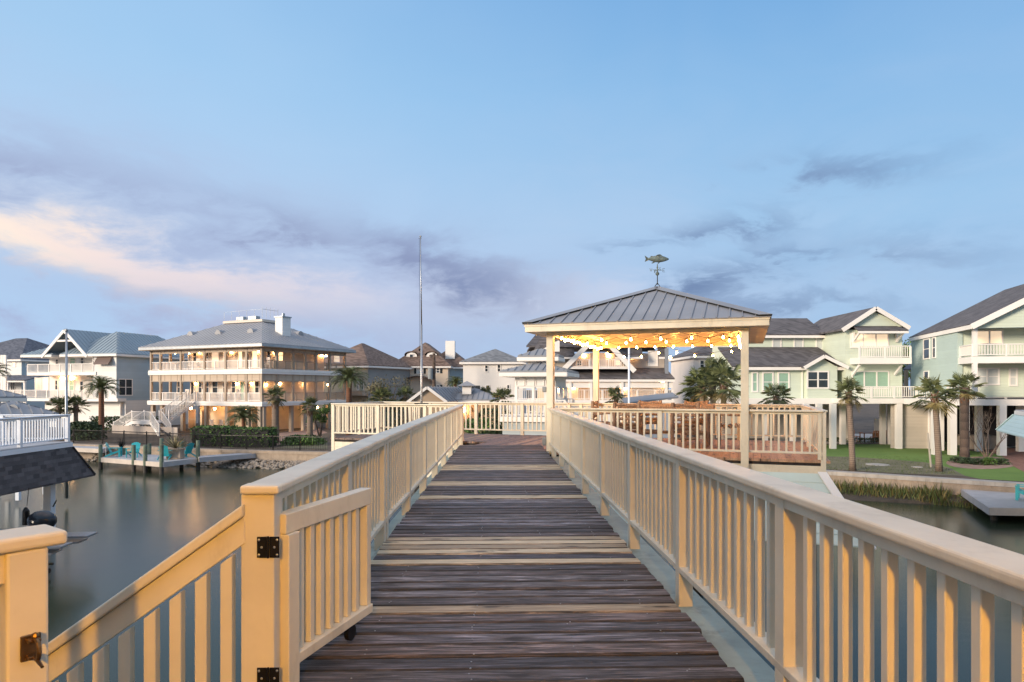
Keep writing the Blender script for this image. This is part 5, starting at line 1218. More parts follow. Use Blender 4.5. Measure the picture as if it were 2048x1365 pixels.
# ================================================================ middle: white two-tier pavilion and the grey A-gable house
paleroof = paint('pale_metal_roof', (.26, .265, .28, 1), .55, .08, .2, 0)
pc = ((1112 - 1024) / F * 38.5, 38.5); d_ = V((-1, .22, 0)).normalized(); s_ = V((.22, 1, 0)).normalized()
H = E('boathouse', (pc[0], 40, 0), 'white open boathouse with two-tier grey hip roof, louvred panels and railed deck', 'boathouse')
ze, zd = 6.28, 3.72; W_ = Wall(pc, d_, H); W2 = Wall(pc, s_, H); l0 = W_.s_of(1030); l1 = 4.0
hiproof(H, pc, d_, l0, l1, ze, .55, .72, paleroof, ribs=.4)
cc = V((pc[0], pc[1], 0)) + d_ * (l0 / 2) + s_ * (l1 / 2); b = MB()
b.obox(cc - d_ * .72 - s_ * .72 + ZA * (ze + .25), d_ * 1.44, s_ * 1.44, (0, 0, .62)); P(b, 'cupola', trimw, H)
W3 = Wall(cc - d_ * .72 - s_ * .72, d_, H)
for a_ in (.08, .76): W3.window_m(a_, a_ + .6, ze + .42, ze + .82, pane=whitesid, cross=False, name='louvre', tw=.05)
hiproof(H, (cc - d_ * .72 - s_ * .72)[:2], d_, 1.44, 1.44, ze + .92, .48, .48, paleroof, ribs=.4, name='cupola_roof')
b = MB(); W_.box(b, 0, l0, ze - 1.0, ze - .08, -.06, 0); W2.box(b, 0, l1, ze - 1.0, ze - .08, -.06, 0); P(b, 'header_panel', whitesid, H)
for i in range(4): W_.window_m(.1 + i * (l0 - .1) / 4, .1 + (i + 1) * (l0 - .1) / 4 - .06, ze - .85, ze - .28, pane=whitesid, cross=False, name='louvre', tw=.04)
W_.posts([.08, l0 * .55, l0 - .08], zd, ze - .9, .16, pix=False); W2.posts([.1, l1 * .5, l1 - .1], zd, ze - .9, .18, off=0, pix=False)
b = MB(); W_.box(b, .3, l0 * .5, zd, ze - 1.3, -3.2, -3.1); P(b, 'back_panel', whitesid, H)
b = MB(); W_.box(b, -.8, l0 + .7, zd - .28, zd, -l1 - .4, 1.2); P(b, 'deck', trimw, H)
W_.railing(-.7, l0 + .6, zd, .95, off=1.15); W_.railing(-.5, l0, zd, .95, off=-l1); W2.railing(0, l1, zd, .95)
b = MB(); W_.box(b, -.6, l0 + .5, .3, zd - .28, -l1, 1.0); P(b, 'lower_wall', lines('grey_mint_siding', (.40, .44, .44, 1), .14, .6, .05), H)
W_.box(b := MB(), l0 * .35, l0 * .35 + .08, 3.9, 4.2, 0, .1); P(b, 'outlet_box', conduit, H)

# grey shingle house with the white A-gable balcony
gsid = lines('grey_lap_siding', (.44, .38, .33, 1), .17, .6, .06); hy = 60.0
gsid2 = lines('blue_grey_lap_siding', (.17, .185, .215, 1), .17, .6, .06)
W_ = Wall(((1338 - 1024) / F * hy, hy), V((-1, .03, 0))); H = E('house', (W_.c.x - 4, 66, GZ), 'grey shingled house with white A-shaped gable balcony seen through the pavilion', 'house'); W_.house = H
zt_ = W_.z_at(1338, 692); zl = W_.z_at(1338, 735); zm_ = W_.z_at(1300, 757)
Lh = W_.s_of(1075); b = MB(); W_.box(b, 0, Lh, zl - .4, zt_ - .6, -6, -1.6); P(b, 'upper_wall', gsid, H)
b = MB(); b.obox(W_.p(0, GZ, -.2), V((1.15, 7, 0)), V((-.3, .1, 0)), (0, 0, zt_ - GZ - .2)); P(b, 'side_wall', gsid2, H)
b = MB(); b.slab([W_.p(0, zl, -1.58), W_.p(Lh, zl, -1.58), W_.p(Lh + .4, zm_, .7), W_.p(-.35, zm_, .7)], (0, 0, -.12)); P(b, 'porch_roof', dkroof, H)
b = MB(); W_.box(b, -.35, Lh + .4, zm_ - .32, zm_ - .12, .6, .72); W_.box(b, -.2, Lh, zm_ - .85, zm_ - .34, .42, .5); P(b, 'porch_fascia', trimw, H)
zf = W_.z_at(1200, 800); b = MB(); W_.box(b, 0, Lh, zf - .3, zm_ - .3, -5, -1.5); P(b, 'wall', paint('warm_wall', (.72, .60, .42, 1), .6, .05, .8, 0), H)
b = MB(); W_.box(b, -.3, Lh + 2, zf - .35, zf, -5, .8); P(b, 'deck', trimw, H); W_.posts([1140, 1181, 1243, 1330, 1090], zf, zm_ - .3, .22, off=.5); W_.railing(-.2, Lh + 2, zf, .9, off=.55)
b = MB(); W_.box(b, -.1, Lh, GZ, zf - .35, -4, .2); P(b, 'base_wall', whitesid, H)
WB = W_.shift(-1.5); WB.house = H
WB.window(1263, 771, 1323, 800, pane=whitesid, cross=False, name='garage_door'); WB.window(1206, 772, 1240, 800, pane=paint('cream_blind', (.55, .44, .30, 1), .5, .04, 1, 0), cross=False)
WB.window(1155, 772, 1178, 800, pane=MATS['cream_blind'], cross=False)
for x, y in ((1147, 774), (1248, 776), (1326, 766), (1118, 780)): WB.lamp(x, y, r=.16)
WU = W_.shift(-1.6); WU.house = H
WU.window(1296, 702, 1316, 733, pane=trimw, cross=False, name='door'); WU.window(1152, 721, 1165, 733); WU.window(1229, 720, 1242, 732, pane=litw2); WU.window(1179, 706, 1213, 735, pane=whitesid, cross=False, name='white_panel')
for x, y in ((1168, 712), (1218, 712), (1262, 712), (1340, 716)): WU.lamp(x, y, r=.13)
# main roof and its cut-outs
rt = W_.z_at(1200, 668)
b = MB(); b.slab([W_.p(-.4, zt_ + .1, -1.0), W_.p(Lh + 1.0, zt_ + .1, -1.0), W_.p(Lh - .6, rt + 1.2, -5), W_.p(1.2, rt + 1.2, -5)], (0, 0, -.15)); b.slab([W_.p(-.4, zt_ + .1, -9), W_.p(Lh + 1, zt_ + .1, -9), W_.p(Lh - .6, rt + 1.2, -5), W_.p(1.2, rt + 1.2, -5)], (0, 0, -.15)); rf = P(b, 'roof', dkroof, H)
zq = W_.z_at(1240, 712)
for x0, x1 in ((1075, 1150), (1232, 1288), (1320, 1339)):
    b = MB(); a0_, a1_ = W_.s_of(x0), W_.s_of(x1); b.slab([W_.p(a0_, zq, -.6), W_.p(a1_, zq, -.6), W_.p(a1_, zt_ + .25, -1.6), W_.p(a0_, zt_ + .25, -1.6)], (0, 0, -.1)); lr_ = P(b, 'lower_roof', dkroof, H); b = MB(); W_.box(b, a0_, a1_, zq - .25, zq - .08, -.62, -.55); P(b, 'eave_trim', trimw, lr_)
am = W_.s_of(1197); af = W_.s_of(1122); ar = W_.s_of(1268); zfoot = W_.z_at(1268, 741); zap = zfoot + (ar * -1 + am + 0) * .93
PKA = W_.p(am, zfoot + 3.3, .4); FL_l, FL_r = W_.p(af, zfoot, .4), W_.p(ar, zfoot, .4)
b = MB(); b.slab([FL_l, PKA, PKA - W_.n * 4, FL_l - W_.n * 4], (0, 0, -.22)); b.slab([FL_r, PKA, PKA - W_.n * 4, FL_r - W_.n * 4], (0, 0, -.22)); P(b, 'gable_roof', dkroof, H)
b = MB(); b.beam(FL_l + W_.n * .06 - ZA * .12, PKA + W_.n * .06 - ZA * .12, .1, .42); b.beam(FL_r + W_.n * .06 - ZA * .12, PKA + W_.n * .06 - ZA * .12, .1, .42); P(b, 'gable_boards', trimw, H)
b = MB(); W_.box(b, am - 2.9, am + 2.9, zl - .15, zl, -1.7, .35); P(b, 'balcony_floor', trimw, H); W_.railing(W_.s_of(1255), W_.s_of(1140), zl - .05, .75, off=.3)
# steep roof peak showing left of the pavilion post
q = Wall(((1098 - 1024) / F * 58, 58.0), V((-1, .1, 0)), H); b = MB(); b.slab([q.p(1.3, q.z_at(1070, 702), 0), q.p(-.3, q.z_at(1070, 702), 0), q.p(-.3, q.z_at(1078, 668), -1.2), q.p(.75, q.z_at(1078, 668), -1.2)], (0, .15, -.1)); P(b, 'side_gable_roof', dkroof, H)
b = MB(); b.slab([q.p(.9, q.z_at(1070, 704), .05), q.p(-.9, q.z_at(1070, 704), .05), q.p(-.9, q.z_at(1070, 680), .05)], (0, .1, 0)); P(b, 'side_gable_wall', trimw, H)
# long low shed roof edge right of the middle
q = Wall(((1387 - 1024) / F * 46, 46.0), V((-1, .1, 0))); hs = E('shed', (q.c.x - 3, 48, GZ), 'long low grey-roofed shed behind the back railing', 'shed'); q.house = hs
b = MB(); b.slab([q.p(1.0, 4.75, 0), q.p(4.6, 4.3, 0), q.p(4.6, 4.6, -3), q.p(1.0, 5.0, -3)], (0, 0, -.12)); P(b, 'roof', paleroof, hs); b = MB(); q.box(b, 1.1, 4.5, GZ, 4.25, -2.8, -.1); P(b, 'wall', whitesid, hs)
# white flagpole
p = T(1258, 800, 29); fp = E('flagpole', (p.x, p.y, .3), 'slim white flagpole standing behind the back railing of the pavilion', 'flagpole')
b = MB(); b.tube([(p.x, p.y, .3), (p.x, p.y, T(0, 640, 29).z)], [.06, .04], 10); P(b, 'shaft', vinyl, fp, smooth=True); b = MB(); b.ball((p.x, p.y, T(0, 638, 29).z), .07, 8); P(b, 'finial', brass, fp)

# ---- pale house beyond the palm cluster
hc = ((1387 - 1024) / F * 72, 72.0); H = E('house', (hc[0] + 3, 76, GZ), 'pale two storey house with dark hip roof and small gable behind the bushy palm', 'house'); d_ = V((1, .03, 0)).normalized()
W_ = body(H, hc, d_, 8.5, 9, GZ, 8.8, paint('pinkish_siding', (.76, .68, .62, 1), .6, .04, .6, 0)); W_.house = H; hiproof(H, hc, d_, 8.5, 9, 8.8, 2.2, .4, dkroof)
W_.box(b := MB(), W_.s_of(1436), W_.s_of(1478), GZ, 8.8, 0, .9); P(b, 'bay_wall', MATS['pinkish_siding'], H)
am = (W_.s_of(1434) + W_.s_of(1482)) / 2; hw = am - W_.s_of(1434) + .3; pk = W_.p(am, 10.0, 1.3); l_, r_ = W_.p(am - hw, 8.75, 1.3), W_.p(am + hw, 8.75, 1.3)
slabroof(H, [[l_, l_ - W_.n * 4, pk - W_.n * 4, pk], [r_, r_ - W_.n * 4, pk - W_.n * 4, pk]], dkroof, .12, 'gable_roof'); b = MB(); b.beam(l_ - ZA * .1, pk - ZA * .1, .06, .25); b.beam(r_ - ZA * .1, pk - ZA * .1, .06, .25); b.slab([l_ - W_.n * .35, r_ - W_.n * .35, pk - W_.n * .35], -W_.n * .1); P(b, 'gable_trim', trimw, H)
for r_ in ((1399, 722, 1409, 738), (1448, 719, 1459, 735), (1463, 719, 1473, 735)): (W_ if r_[0] < 1420 else W_.shift(.9)).window if False else None
W_.window(1399, 720, 1409, 738); Wq = W_.shift(.9); Wq.house = H; Wq.window(1447, 718, 1472, 736, pane=litw2, mull=2)

# ================================================================ the two mint houses on the right bank
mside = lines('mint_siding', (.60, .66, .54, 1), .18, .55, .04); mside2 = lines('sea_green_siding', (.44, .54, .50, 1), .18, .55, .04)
FY = 51.0
H = E('house', (15, 55, GZ), 'mint green three storey house on white stilts with gabled tower and two balconies', 'house')
W_ = Wall(((1514 - 1024) / F * FY, FY), V((1, 0, 0)), H); Z = lambda y: W_.z_at(1600, y)
zb = Z(797); TB0, TB1 = W_.s_of(1683), W_.s_of(1795)
b = MB(); W_.box(b, -2, W_.s_of(1667), zb, Z(735), -6, 0); P(b, 'wing_wall', mside, H)
b = MB(); W_.box(b, -1, TB0, Z(735), Z(664), -8, -3.2); P(b, 'upper_wall', mside, H)
b = MB(); W_.box(b, TB0, TB1, zb, Z(655), -8, .6); P(b, 'tower_wall', mside, H)
b = MB(); W_.box(b, W_.s_of(1609), W_.s_of(1668), zb, Z(733), 0, .5); P(b, 'bay_wall', mside, H)
b = MB(); W_.box(b, -2, TB1 + 1.0, Z(808), zb, -6, .75); P(b, 'skirt_band', trimw, H)
# wing roof
b = MB(); y1_ = Z(733) + .02; b.slab([W_.p(-2, y1_, .45), W_.p(W_.s_of(1684), y1_, .45), W_.p(W_.s_of(1673), Z(703) + .5, -3.1), W_.p(-2, Z(703) + .5, -3.1)], (0, 0, -.12)); P(b, 'wing_roof', dkroof, H)
b = MB(); W_.box(b, -2, W_.s_of(1684), y1_ - .32, y1_ - .1, .38, .46); P(b, 'fascia', trimw, H)
am = W_.s_of(1637); ap_ = W_.p(am, Z(711), 1.0); l_, r_ = W_.p(W_.s_of(1597), Z(734), 1.0), W_.p(W_.s_of(1684), Z(734), 1.0)
slabroof(H, [[l_, ap_, ap_ - W_.n * 4, l_ - W_.n * 2.0], [r_, ap_, ap_ - W_.n * 4, r_ - W_.n * 2.0]], dkroof, .1, 'bay_roof')
b = MB(); b.beam(l_ - ZA * .12, ap_ - ZA * .12, .06, .24); b.beam(r_ - ZA * .12, ap_ - ZA * .12, .06, .24); P(b, 'bay_gable_boards', trimw, H); b = MB(); b.slab([l_ - W_.n * .52 + V((.5, 0, -.1)), r_ - W_.n * .52 + V((-.5, 0, -.1)), ap_ - W_.n * .52 - ZA * .2], (0, .08, 0)); P(b, 'bay_gable', mside, H)
# upper roof
b = MB(); ze_ = Z(663); b.slab([W_.p(-1.3, ze_, -2.7), W_.p(TB0 + .1, ze_, -2.7), W_.p(TB0 + .1, Z(632) + .45, -6.2), W_.p(1.0, Z(632) + .45, -6.2)], (0, 0, -.12)); b.slab([W_.p(-1.3, ze_, -2.7), W_.p(1.0, Z(632) + .45, -6.2), W_.p(-1.3, ze_, -10)], (0, 0, -.12)); P(b, 'roof', dkroof, H)
b = MB(); W_.box(b, -1.3, TB0, ze_ - .3, ze_ - .1, -2.75, -2.68); P(b, 'fascia', trimw, H)
am = W_.s_of(1738); zs = Z(656); zp = Z(617); l_, r_ = W_.p(W_.s_of(1672), zs - .15, 1.0), W_.p(W_.s_of(1804), zs, 1.0); ap_ = W_.p(am, zp, 1.0)
slabroof(H, [[l_, ap_, ap_ - W_.n * 9, l_ - W_.n * 9], [r_, ap_, ap_ - W_.n * 9, r_ - W_.n * 9]], dkroof, .14, 'tower_roof')
b = MB(); b.beam(l_ - ZA * .12, ap_ - ZA * .12, .08, .3); b.beam(r_ - ZA * .12, ap_ - ZA * .12, .08, .3); P(b, 'gable_boards', trimw, H)
b = MB(); b.slab([W_.p(TB0, zs - .2, .6), W_.p(TB1, zs - .2, .6), W_.p(TB1, zs + .2, .6), W_.p(am, zp - .3, .6), W_.p(TB0, zs + .1, .6)], (0, .2, 0)); P(b, 'gable_wall', mside, H)
b = MB(); t0, t1 = W_.s_of(1692), W_.s_of(1789); b.slab([W_.p(t0, Z(664), 1.8), W_.p(t1, Z(664), 1.8), W_.p(t1 - .2, Z(654), .62), W_.p(t0 + .2, Z(654), .62)], (0, 0, -.1)); P(b, 'awning_roof', dkroof, H)
b = MB(); W_.box(b, t0, t1, Z(664) - .26, Z(664) - .1, 1.74, 1.82)
for x in (1698, 1783): a_ = W_.s_of(x); W_.box(b, a_ - .07, a_ + .07, Z(686), Z(667), .62, .78); b.beam(W_.p(a_, Z(684), .7), W_.p(a_, Z(667), 1.7), .12, .14)
P(b, 'awning_brackets', trimw, H)
WT = W_.shift(.6); WT.house = H
WT.window(1700, 667, 1777, 697, pane=litw2, mull=3, cross=False, name='balcony_doors'); WT.window(1703, 742, 1778, 778, pane=glassg, mull=3, cross=False, name='deck_doors')
b = MB(); W_.box(b, W_.s_of(1692), W_.s_of(1792), Z(730), Z(718), .61, 2.0); P(b, 'balcony_floor', trimw, H); W_.railing(W_.s_of(1693), W_.s_of(1791), Z(719), Z(695) - Z(719), off=1.9)
for x in (1697, 1779): a_ = W_.s_of(x); b = MB(); b.beam(W_.p(a_, Z(750), .68), W_.p(a_, Z(732), 1.6), .12, .16); P(b, 'bracket', trimw, H)
Wu = W_.shift(-3.2); Wu.house = H
for r_ in ((1544, 672, 1563, 702), (1587, 672, 1607, 701), (1631, 672, 1651, 700)): Wu.window(*r_, pane=glass2, cross=False, tw=.10)
for r_ in ((1503, 744, 1516, 785), (1524, 744, 1547, 785), (1555, 744, 1579, 785)): W_.window(*r_, pane=glassg, tw=.11)
Wb = W_.shift(.5); Wb.house = H; Wb.window(1613, 742, 1658, 778, pane=glass, mull=2, tw=.11)
b = MB(); W_.box(b, W_.s_of(1603), W_.s_of(1605), zb, Z(735), 0, .08); P(b, 'downspout', trimw, H); b = MB(); b.tube([W_.p(W_.s_of(1664), Z(632), -6), W_.p(W_.s_of(1664), Z(624), -6)], .12, 8); P(b, 'vent_pipe', dark_iron, H)
# deck in front running right to the second house
DK = W_.shift(2.6); DK.house = H; zdk = 5.3 - 20 * (FY - 2.6) / F; s0, s1 = DK.s_of(1690), DK.s_of(1925)
b = MB(); DK.box(b, DK.s_of(1690), s1, zdk - .38, zdk - .02, -2.0, 0); P(b, 'deck', trimw, H); DK.railing(s0 + .3, s1, zdk, .85, off=-.05)
DK.posts([1668, 1640, 1614], GZ, zdk - .38, .36, off=-.2, name='stilt'); DK.posts([1800, 1864], GZ, zdk - .38, .36, off=-.2, name='stilt')
Wbk = W_.shift(-1.5); Wbk.house = H; Wbk.posts([1685, 1780, 1765, 1585, 1530], GZ, zb - .4, .34, name='stilt')
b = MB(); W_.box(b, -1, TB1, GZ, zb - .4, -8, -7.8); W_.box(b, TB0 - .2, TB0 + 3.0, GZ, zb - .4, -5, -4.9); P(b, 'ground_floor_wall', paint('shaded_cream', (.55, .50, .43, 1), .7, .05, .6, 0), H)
b = MB(); W_.box(b, W_.s_of(1808), W_.s_of(1845), GZ + .0, Z(842), -4.2, -4.1); P(b, 'white_gate_panel', lines('white_slats', (.62, .60, .58, 1), .18, axis=0), H)
# second mint house
FYh = 42.0; cx_ = (1946 - 1024) / F * FYh; sd2 = V((.235, .97, 0)).normalized(); fd2 = V((.97, -.235, 0)).normalized(); cx_ += .0
H2 = E('house', (cx_ + 4, 45, GZ), 'sea green house on stilts at the right edge with stacked white balconies', 'house')
K = V((cx_, FYh, 0)); q0 = K + fd2 * .1 + sd2 * 2.0; SW2 = Wall((K + sd2 * 2.0 - fd2 * .15)[:2], sd2, H2); SW2.n = V((-sd2.y, sd2.x, 0)); FW2 = Wall(K[:2], fd2, H2)
ze2 = 9.25; zk2 = 4.75
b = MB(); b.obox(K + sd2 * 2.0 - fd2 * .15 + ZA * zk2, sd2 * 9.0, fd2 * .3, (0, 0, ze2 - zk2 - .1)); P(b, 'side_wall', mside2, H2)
b = MB(); b.obox(K + sd2 * 2.1 + fd2 * .16 + ZA * zk2, sd2 * 8.6, fd2 * 11, (0, 0, ze2 - zk2 - .1)); P(b, 'wall', mside, H2)
kv = 6.2; A_ = K - fd2 * .25 - sd2 * .45 + ZA * ze2; Bk = A_ + sd2 * 11.5; PK_ = K + fd2 * kv - sd2 * .45 + ZA * (ze2 + 3.45); PB_ = PK_ + sd2 * 11.5; R_ = K + fd2 * (2 * kv + .25) - sd2 * .45 + ZA * ze2
slabroof(H2, [[A_, Bk, PB_, PK_], [R_, R_ + sd2 * 11.5, PB_, PK_]], dkroof, .14)
b = MB(); b.beam(A_ - ZA * .2, Bk - ZA * .2, .06, .26); P(b, 'eave_board', trimw, H2); b = MB(); b.beam(A_ - ZA * .2 - sd2 * .02, PK_ - ZA * .2 - sd2 * .02, .06, .34); P(b, 'rake_board', trimw, H2)
b = MB(); g_ = K + sd2 * .02; b.slab([g_ + ZA * (ze2 - .25), g_ + fd2 * 2 * kv + ZA * (ze2 - .25), g_ + fd2 * kv + ZA * (ze2 + 3.1)], sd2 * .1); P(b, 'gable_wall', mside, H2)
zu = FW2.z_at(1960, 713)
b = MB(); b.obox(K - fd2 * .1 + ZA * (zu - .42), fd2 * 12, sd2 * 2.2, (0, 0, .4)); P(b, 'balcony_floor', trimw, H2); FW2.railing(.1, 12, zu, .75, off=-.05, solid=False)
WX = Wall((K)[:2], sd2, H2); WX.n = V((-sd2.y, sd2.x, 0)); WX.railing(.1, 2.0, zu, .75)
FW2.posts([.12, 4.3, 8.5], zu, ze2 - .2, .24, pix=False, off=-.1); FW2.posts([.12, 4.3, 8.5], zk2, zu - .42, .24, pix=False, off=-.1)
FI = FW2.shift(-2.1); FI.house = H2
FI.window(1951, 660, 2006, 690, pane=litw2, mull=2, cross=False, tw=.1, name='balcony_doors'); FI.window(1949, 736, 1999, 771, pane=glass2, mull=2, tw=.1); FI.window(2017, 736, 2035, 773, pane=glass2, tw=.1)
for r_ in ((1847, 678, 1860, 719), (1865, 675, 1872, 717), (1848, 742, 1858, 772)): SW2.window(*r_, tw=.08)
# its deck: runs toward the viewer on the right
dk0 = V(((1912 - 1024) / F * 44, 44, 0)); zd2 = 4.62
D2 = Wall(dk0[:2], V((1, -.16, 0)), H2); b = MB(); D2.box(b, -1.8, 8, zd2 - .42, zd2 - .02, -3.5, .1); P(b, 'deck', trimw, H2); D2.railing(-.5, 8, zd2, .85, off=.0)
D2.posts([1871, 1904, 1929, 2003], GZ, zd2 - .42, .40, off=0, name='stilt'); D2.shift(-3).posts([1953, 2040], GZ, zd2 - .42, .36, name='stilt') if False else None
D3 = D2.shift(-3.2); D3.house = H2; D3.posts([1957, 1880, 2040], GZ, zd2 - .42, .36, name='stilt')
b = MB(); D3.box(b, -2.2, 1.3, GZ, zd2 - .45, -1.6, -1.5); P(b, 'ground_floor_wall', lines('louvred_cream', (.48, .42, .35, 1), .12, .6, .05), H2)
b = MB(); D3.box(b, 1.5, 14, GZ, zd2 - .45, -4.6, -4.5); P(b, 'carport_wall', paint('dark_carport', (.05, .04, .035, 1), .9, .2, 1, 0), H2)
b = MB(); D3.box(b, 2.2, 4.8, GZ, GZ + .95, -3, -1.5); P(b, 'stone_bench', tan, H2)
# porch bit between the houses
p_ = T(1822, 735, 58); pb_ = E('pergola', (p_.x, p_.y, GZ), 'small blue-grey porch roof on slim posts between the two mint houses', 'porch'); b = MB(); b.slab([T(1806, 738, 56), T(1846, 738, 56), T(1846, 722, 59), T(1826, 722, 59)], (0, 0, -.12)); P(b, 'roof', slateroof, pb_)
for px in (1812, 1825): a_ = T(px, 740, 56); b = MB(); b.box(a_.x - .12, a_.x + .12, a_.y - .12, a_.y + .12, GZ, a_.z); P(b, 'post', tanpaint, pb_)
tree((T(1822, 0, 74).x, 74, GZ), 10.2, 3.4, 'leafy bright green tree between the two mint houses', bright_leaf, 12, 5200, .17, trunk=.22, clumps=16)
tree((T(1500, 0, 80).x, 80, GZ), 6.5, 4.0, 'dark tree far behind, between the pale house and the pavilion post', dark_leaf, 13, 1500, .2, trunk=.22)
# ---- palms of the right bank
palm(1705, 945, 785, 35.7, 'curved fan palm left-hand one on the lawn edge, tall pale trunk', 'fan', 1.0, .155, lean=-8, zb=GZ)
palm(1878, 949, 788, 35.3, 'fan palm with broad drooping crown beside the leaning stake', 'fan', 1.25, .16, lean=-9, zb=GZ, var=1)
palm(1929, 917, 775, 40.5, 'thick fan palm standing against the white stilts', 'fan', 1.2, .26, zb=GZ, var=2, bark=bark_dark)
palm(1405, 880, 772, 37, 'bushy fan palm behind the pavilion, left of the clump', 'fan', 1.35, .16, zb=GZ, var=2)
palm(1447, 880, 768, 36, 'bushy fan palm behind the pavilion, right of the clump', 'fan', 1.5, .16, zb=GZ)
palm(1426, 880, 748, 39, 'bushy fan palm behind the pavilion, topmost of the clump', 'fan', 1.3, .18, zb=GZ, var=1)
palm(1552, 880, 792, 44, 'fan palm before the mint house wing windows', 'fan', 1.15, .15, zb=GZ, var=2)
palm(1367, 880, 742, 85, 'distant slim fan palm against the sky right of the grey house', 'fan', 1.15, .2, zb=GZ)
palm(1232, 880, 795, 50, 'low fan palm before the grey house porch', 'fan', 1.05, .15, zb=GZ, var=1)
palm(1390, 900, 800, 50, 'low fan palm by the shed end', 'fan', 1.1, .15, zb=GZ, var=1)
# bare multi-stem shrub, bed plants, lawn items
bs = E('bare_tree', G(1974, 921, GZ), 'leafless multi-stemmed crape myrtle in the gravel bed', 'tree'); b = MB(); rnd = random.Random(5)
def grow(p, d, ln, r, dep):
    q = p + d * ln; b.tube([p, (p + q) / 2 + V((rnd.uniform(-.03, .03), 0, rnd.uniform(-.03, .03))), q], [r, r * .8, r * .65], 5, False)
    if dep == 0: return
    for i in range(2 if dep > 1 else 3):
        nd = (d + V((rnd.uniform(-.55, .55), rnd.uniform(-.5, .5), rnd.uniform(-.1, .35)))).normalized(); grow(q, nd, ln * rnd.uniform(.62, .85), r * .6, dep - 1)
for i in range(6):
    an = -1.1 + i * .44; grow(V((0, 0, 0)), V((math.sin(an) * .8, rnd.uniform(-.3, .3), 1)).normalized(), rnd.uniform(.8, 1.1), .045, 5)
L(b, 'branches', bark_grey, bs, recalc=False)
for i, (x, y, w_, h_, m_, lab) in enumerate(((1915, 926, .9, .35, dark_leaf, 'dark clump at the left end of the gravel bed'), (1934, 928, .9, .35, dark_leaf, 'second dark clump from the left in the gravel bed'), (1955, 930, 1.0, .35, dark_leaf, 'third dark clump in the gravel bed, left of the bright plant'), (1979, 931, .8, .42, bright_leaf, 'bright green strappy plant below the bare tree'), (2002, 930, .9, .35, dark_leaf, 'dark clump at the right end of the gravel bed'), (1668, 884, 1.8, .35, dark_leaf, 'low plants in front of the left stilts'), (1725, 886, 2.8, .4, dark_leaf, 'low plants in front of the patio table'), (1768, 886, 2.6, .4, dark_leaf, 'low plants right of the patio table'), (1888, 898, 1.2, .45, dark_leaf, 'dark low plants beside the middle stilts'), (1908, 902, 1.6, .4, dark_leaf, 'dark low plants beneath the thick palm'))):
    g_ = G(x, y, GZ); shrub(g_, w_, w_ * .6, h_, lab, m_, 60 + i, 420, .07)
for x, y, w_, lab in ((1755, 930, .62, 'round pale manhole lid on the dirt strip, the larger one'), (1834, 935, .28, 'small round pale lid on the dirt strip')):
    g_ = G(x, y, GZ); b = MB(); b.lathe(g_, [(0, .03), (w_ * .95, .03), (w_, .0), (w_, -.01)], 20); TH(b, 'manhole_cover', conc, lab, 'lid')
g_ = G(1862, 935, GZ); b = MB(); tp_ = T(1855, 866, g_.y); b.tube([g_, tp_], [.055, .045], 7); TH(b, 'stake', paint('grey_stake', (.40, .36, .30, 1), .8, .1, 3, .2), 'pale leaning wooden stake left of the broad drooping palm', 'stake')
for x, y, r_, m_, lab in ((1828, 885, .36, paint('teal_glaze', (.01, .20, .19, 1), .18, .15, 2, 0), 'teal glazed jar on the patio'), (1810, 883, .40, paint('dark_green_glaze', (.025, .055, .045, 1), .2, .2, 2, 0), 'dark green glazed jar left of the teal one'), (1818, 888, .26, paint('navy_glaze', (.008, .012, .07, 1), .2, .1, 2, 0), 'navy blue pot between the two large jars')):
    g_ = G(x, y, GZ); b = MB(); k_ = r_; b.lathe(g_, [(0, 0), (k_ * .55, 0), (k_ * .95, k_ * .8), (k_, k_ * 1.35), (k_ * .75, k_ * 1.95), (k_ * .5, k_ * 2.15), (k_ * .6, k_ * 2.3), (k_ * .45, k_ * 2.3), (0, k_ * 2.0)], 18); TH(b, 'jar', m_, lab, 'jar', smooth=True)
redw = paint('red_cedar', (.26, .12, .06, 1), .6, .15, 2, .1)
g_ = G(1737, 884, GZ); tb_ = E('table', g_, 'small reddish wooden patio table under the mint house', 'table'); b = MB(); b.box(-.6, .6, -.4, .4, .70, .75); L(b, 'tabletop', redw, tb_)
for sx in (-.52, .52):
    for sy in (-.33, .33): b = MB(); b.box(sx - .03, sx + .03, sy - .03, sy + .03, 0, .70); L(b, 'leg', redw, tb_)
c0_ = None
for i, (dx, dy, rz, lab) in enumerate(((-1.05, 0, math.pi / 2, 'reddish wooden chair left of the patio table'), (.1, -.75, math.pi, 'reddish wooden chair in front of the patio table'), (1.1, 0, -math.pi / 2, 'reddish wooden chair right of the patio table'))):
    loc = g_ + V((dx, dy, 0))
    if c0_: copy_thing(c0_, loc, rz, lab); continue
    c0_ = E('chair', loc, lab, 'chair', 'reddish patio chairs under the mint house', rz); b = MB(); b.box(-.24, .24, -.24, .24, .42, .46); L(b, 'seat', redw, c0_)
    b = MB()
    for x in (-.16, 0, .16): b.box(x - .04, x + .04, .2, .23, .5, .88)
    b.box(-.24, .24, .19, .24, .88, .95); L(b, 'backrest', redw, c0_)
    for sx in (-.21, .21):
        for sy in (-.21, .21): b = MB(); b.box(sx - .022, sx + .022, sy - .022, sy + .022, 0, .42 if sy < 0 else .9); L(b, 'leg', redw, c0_)
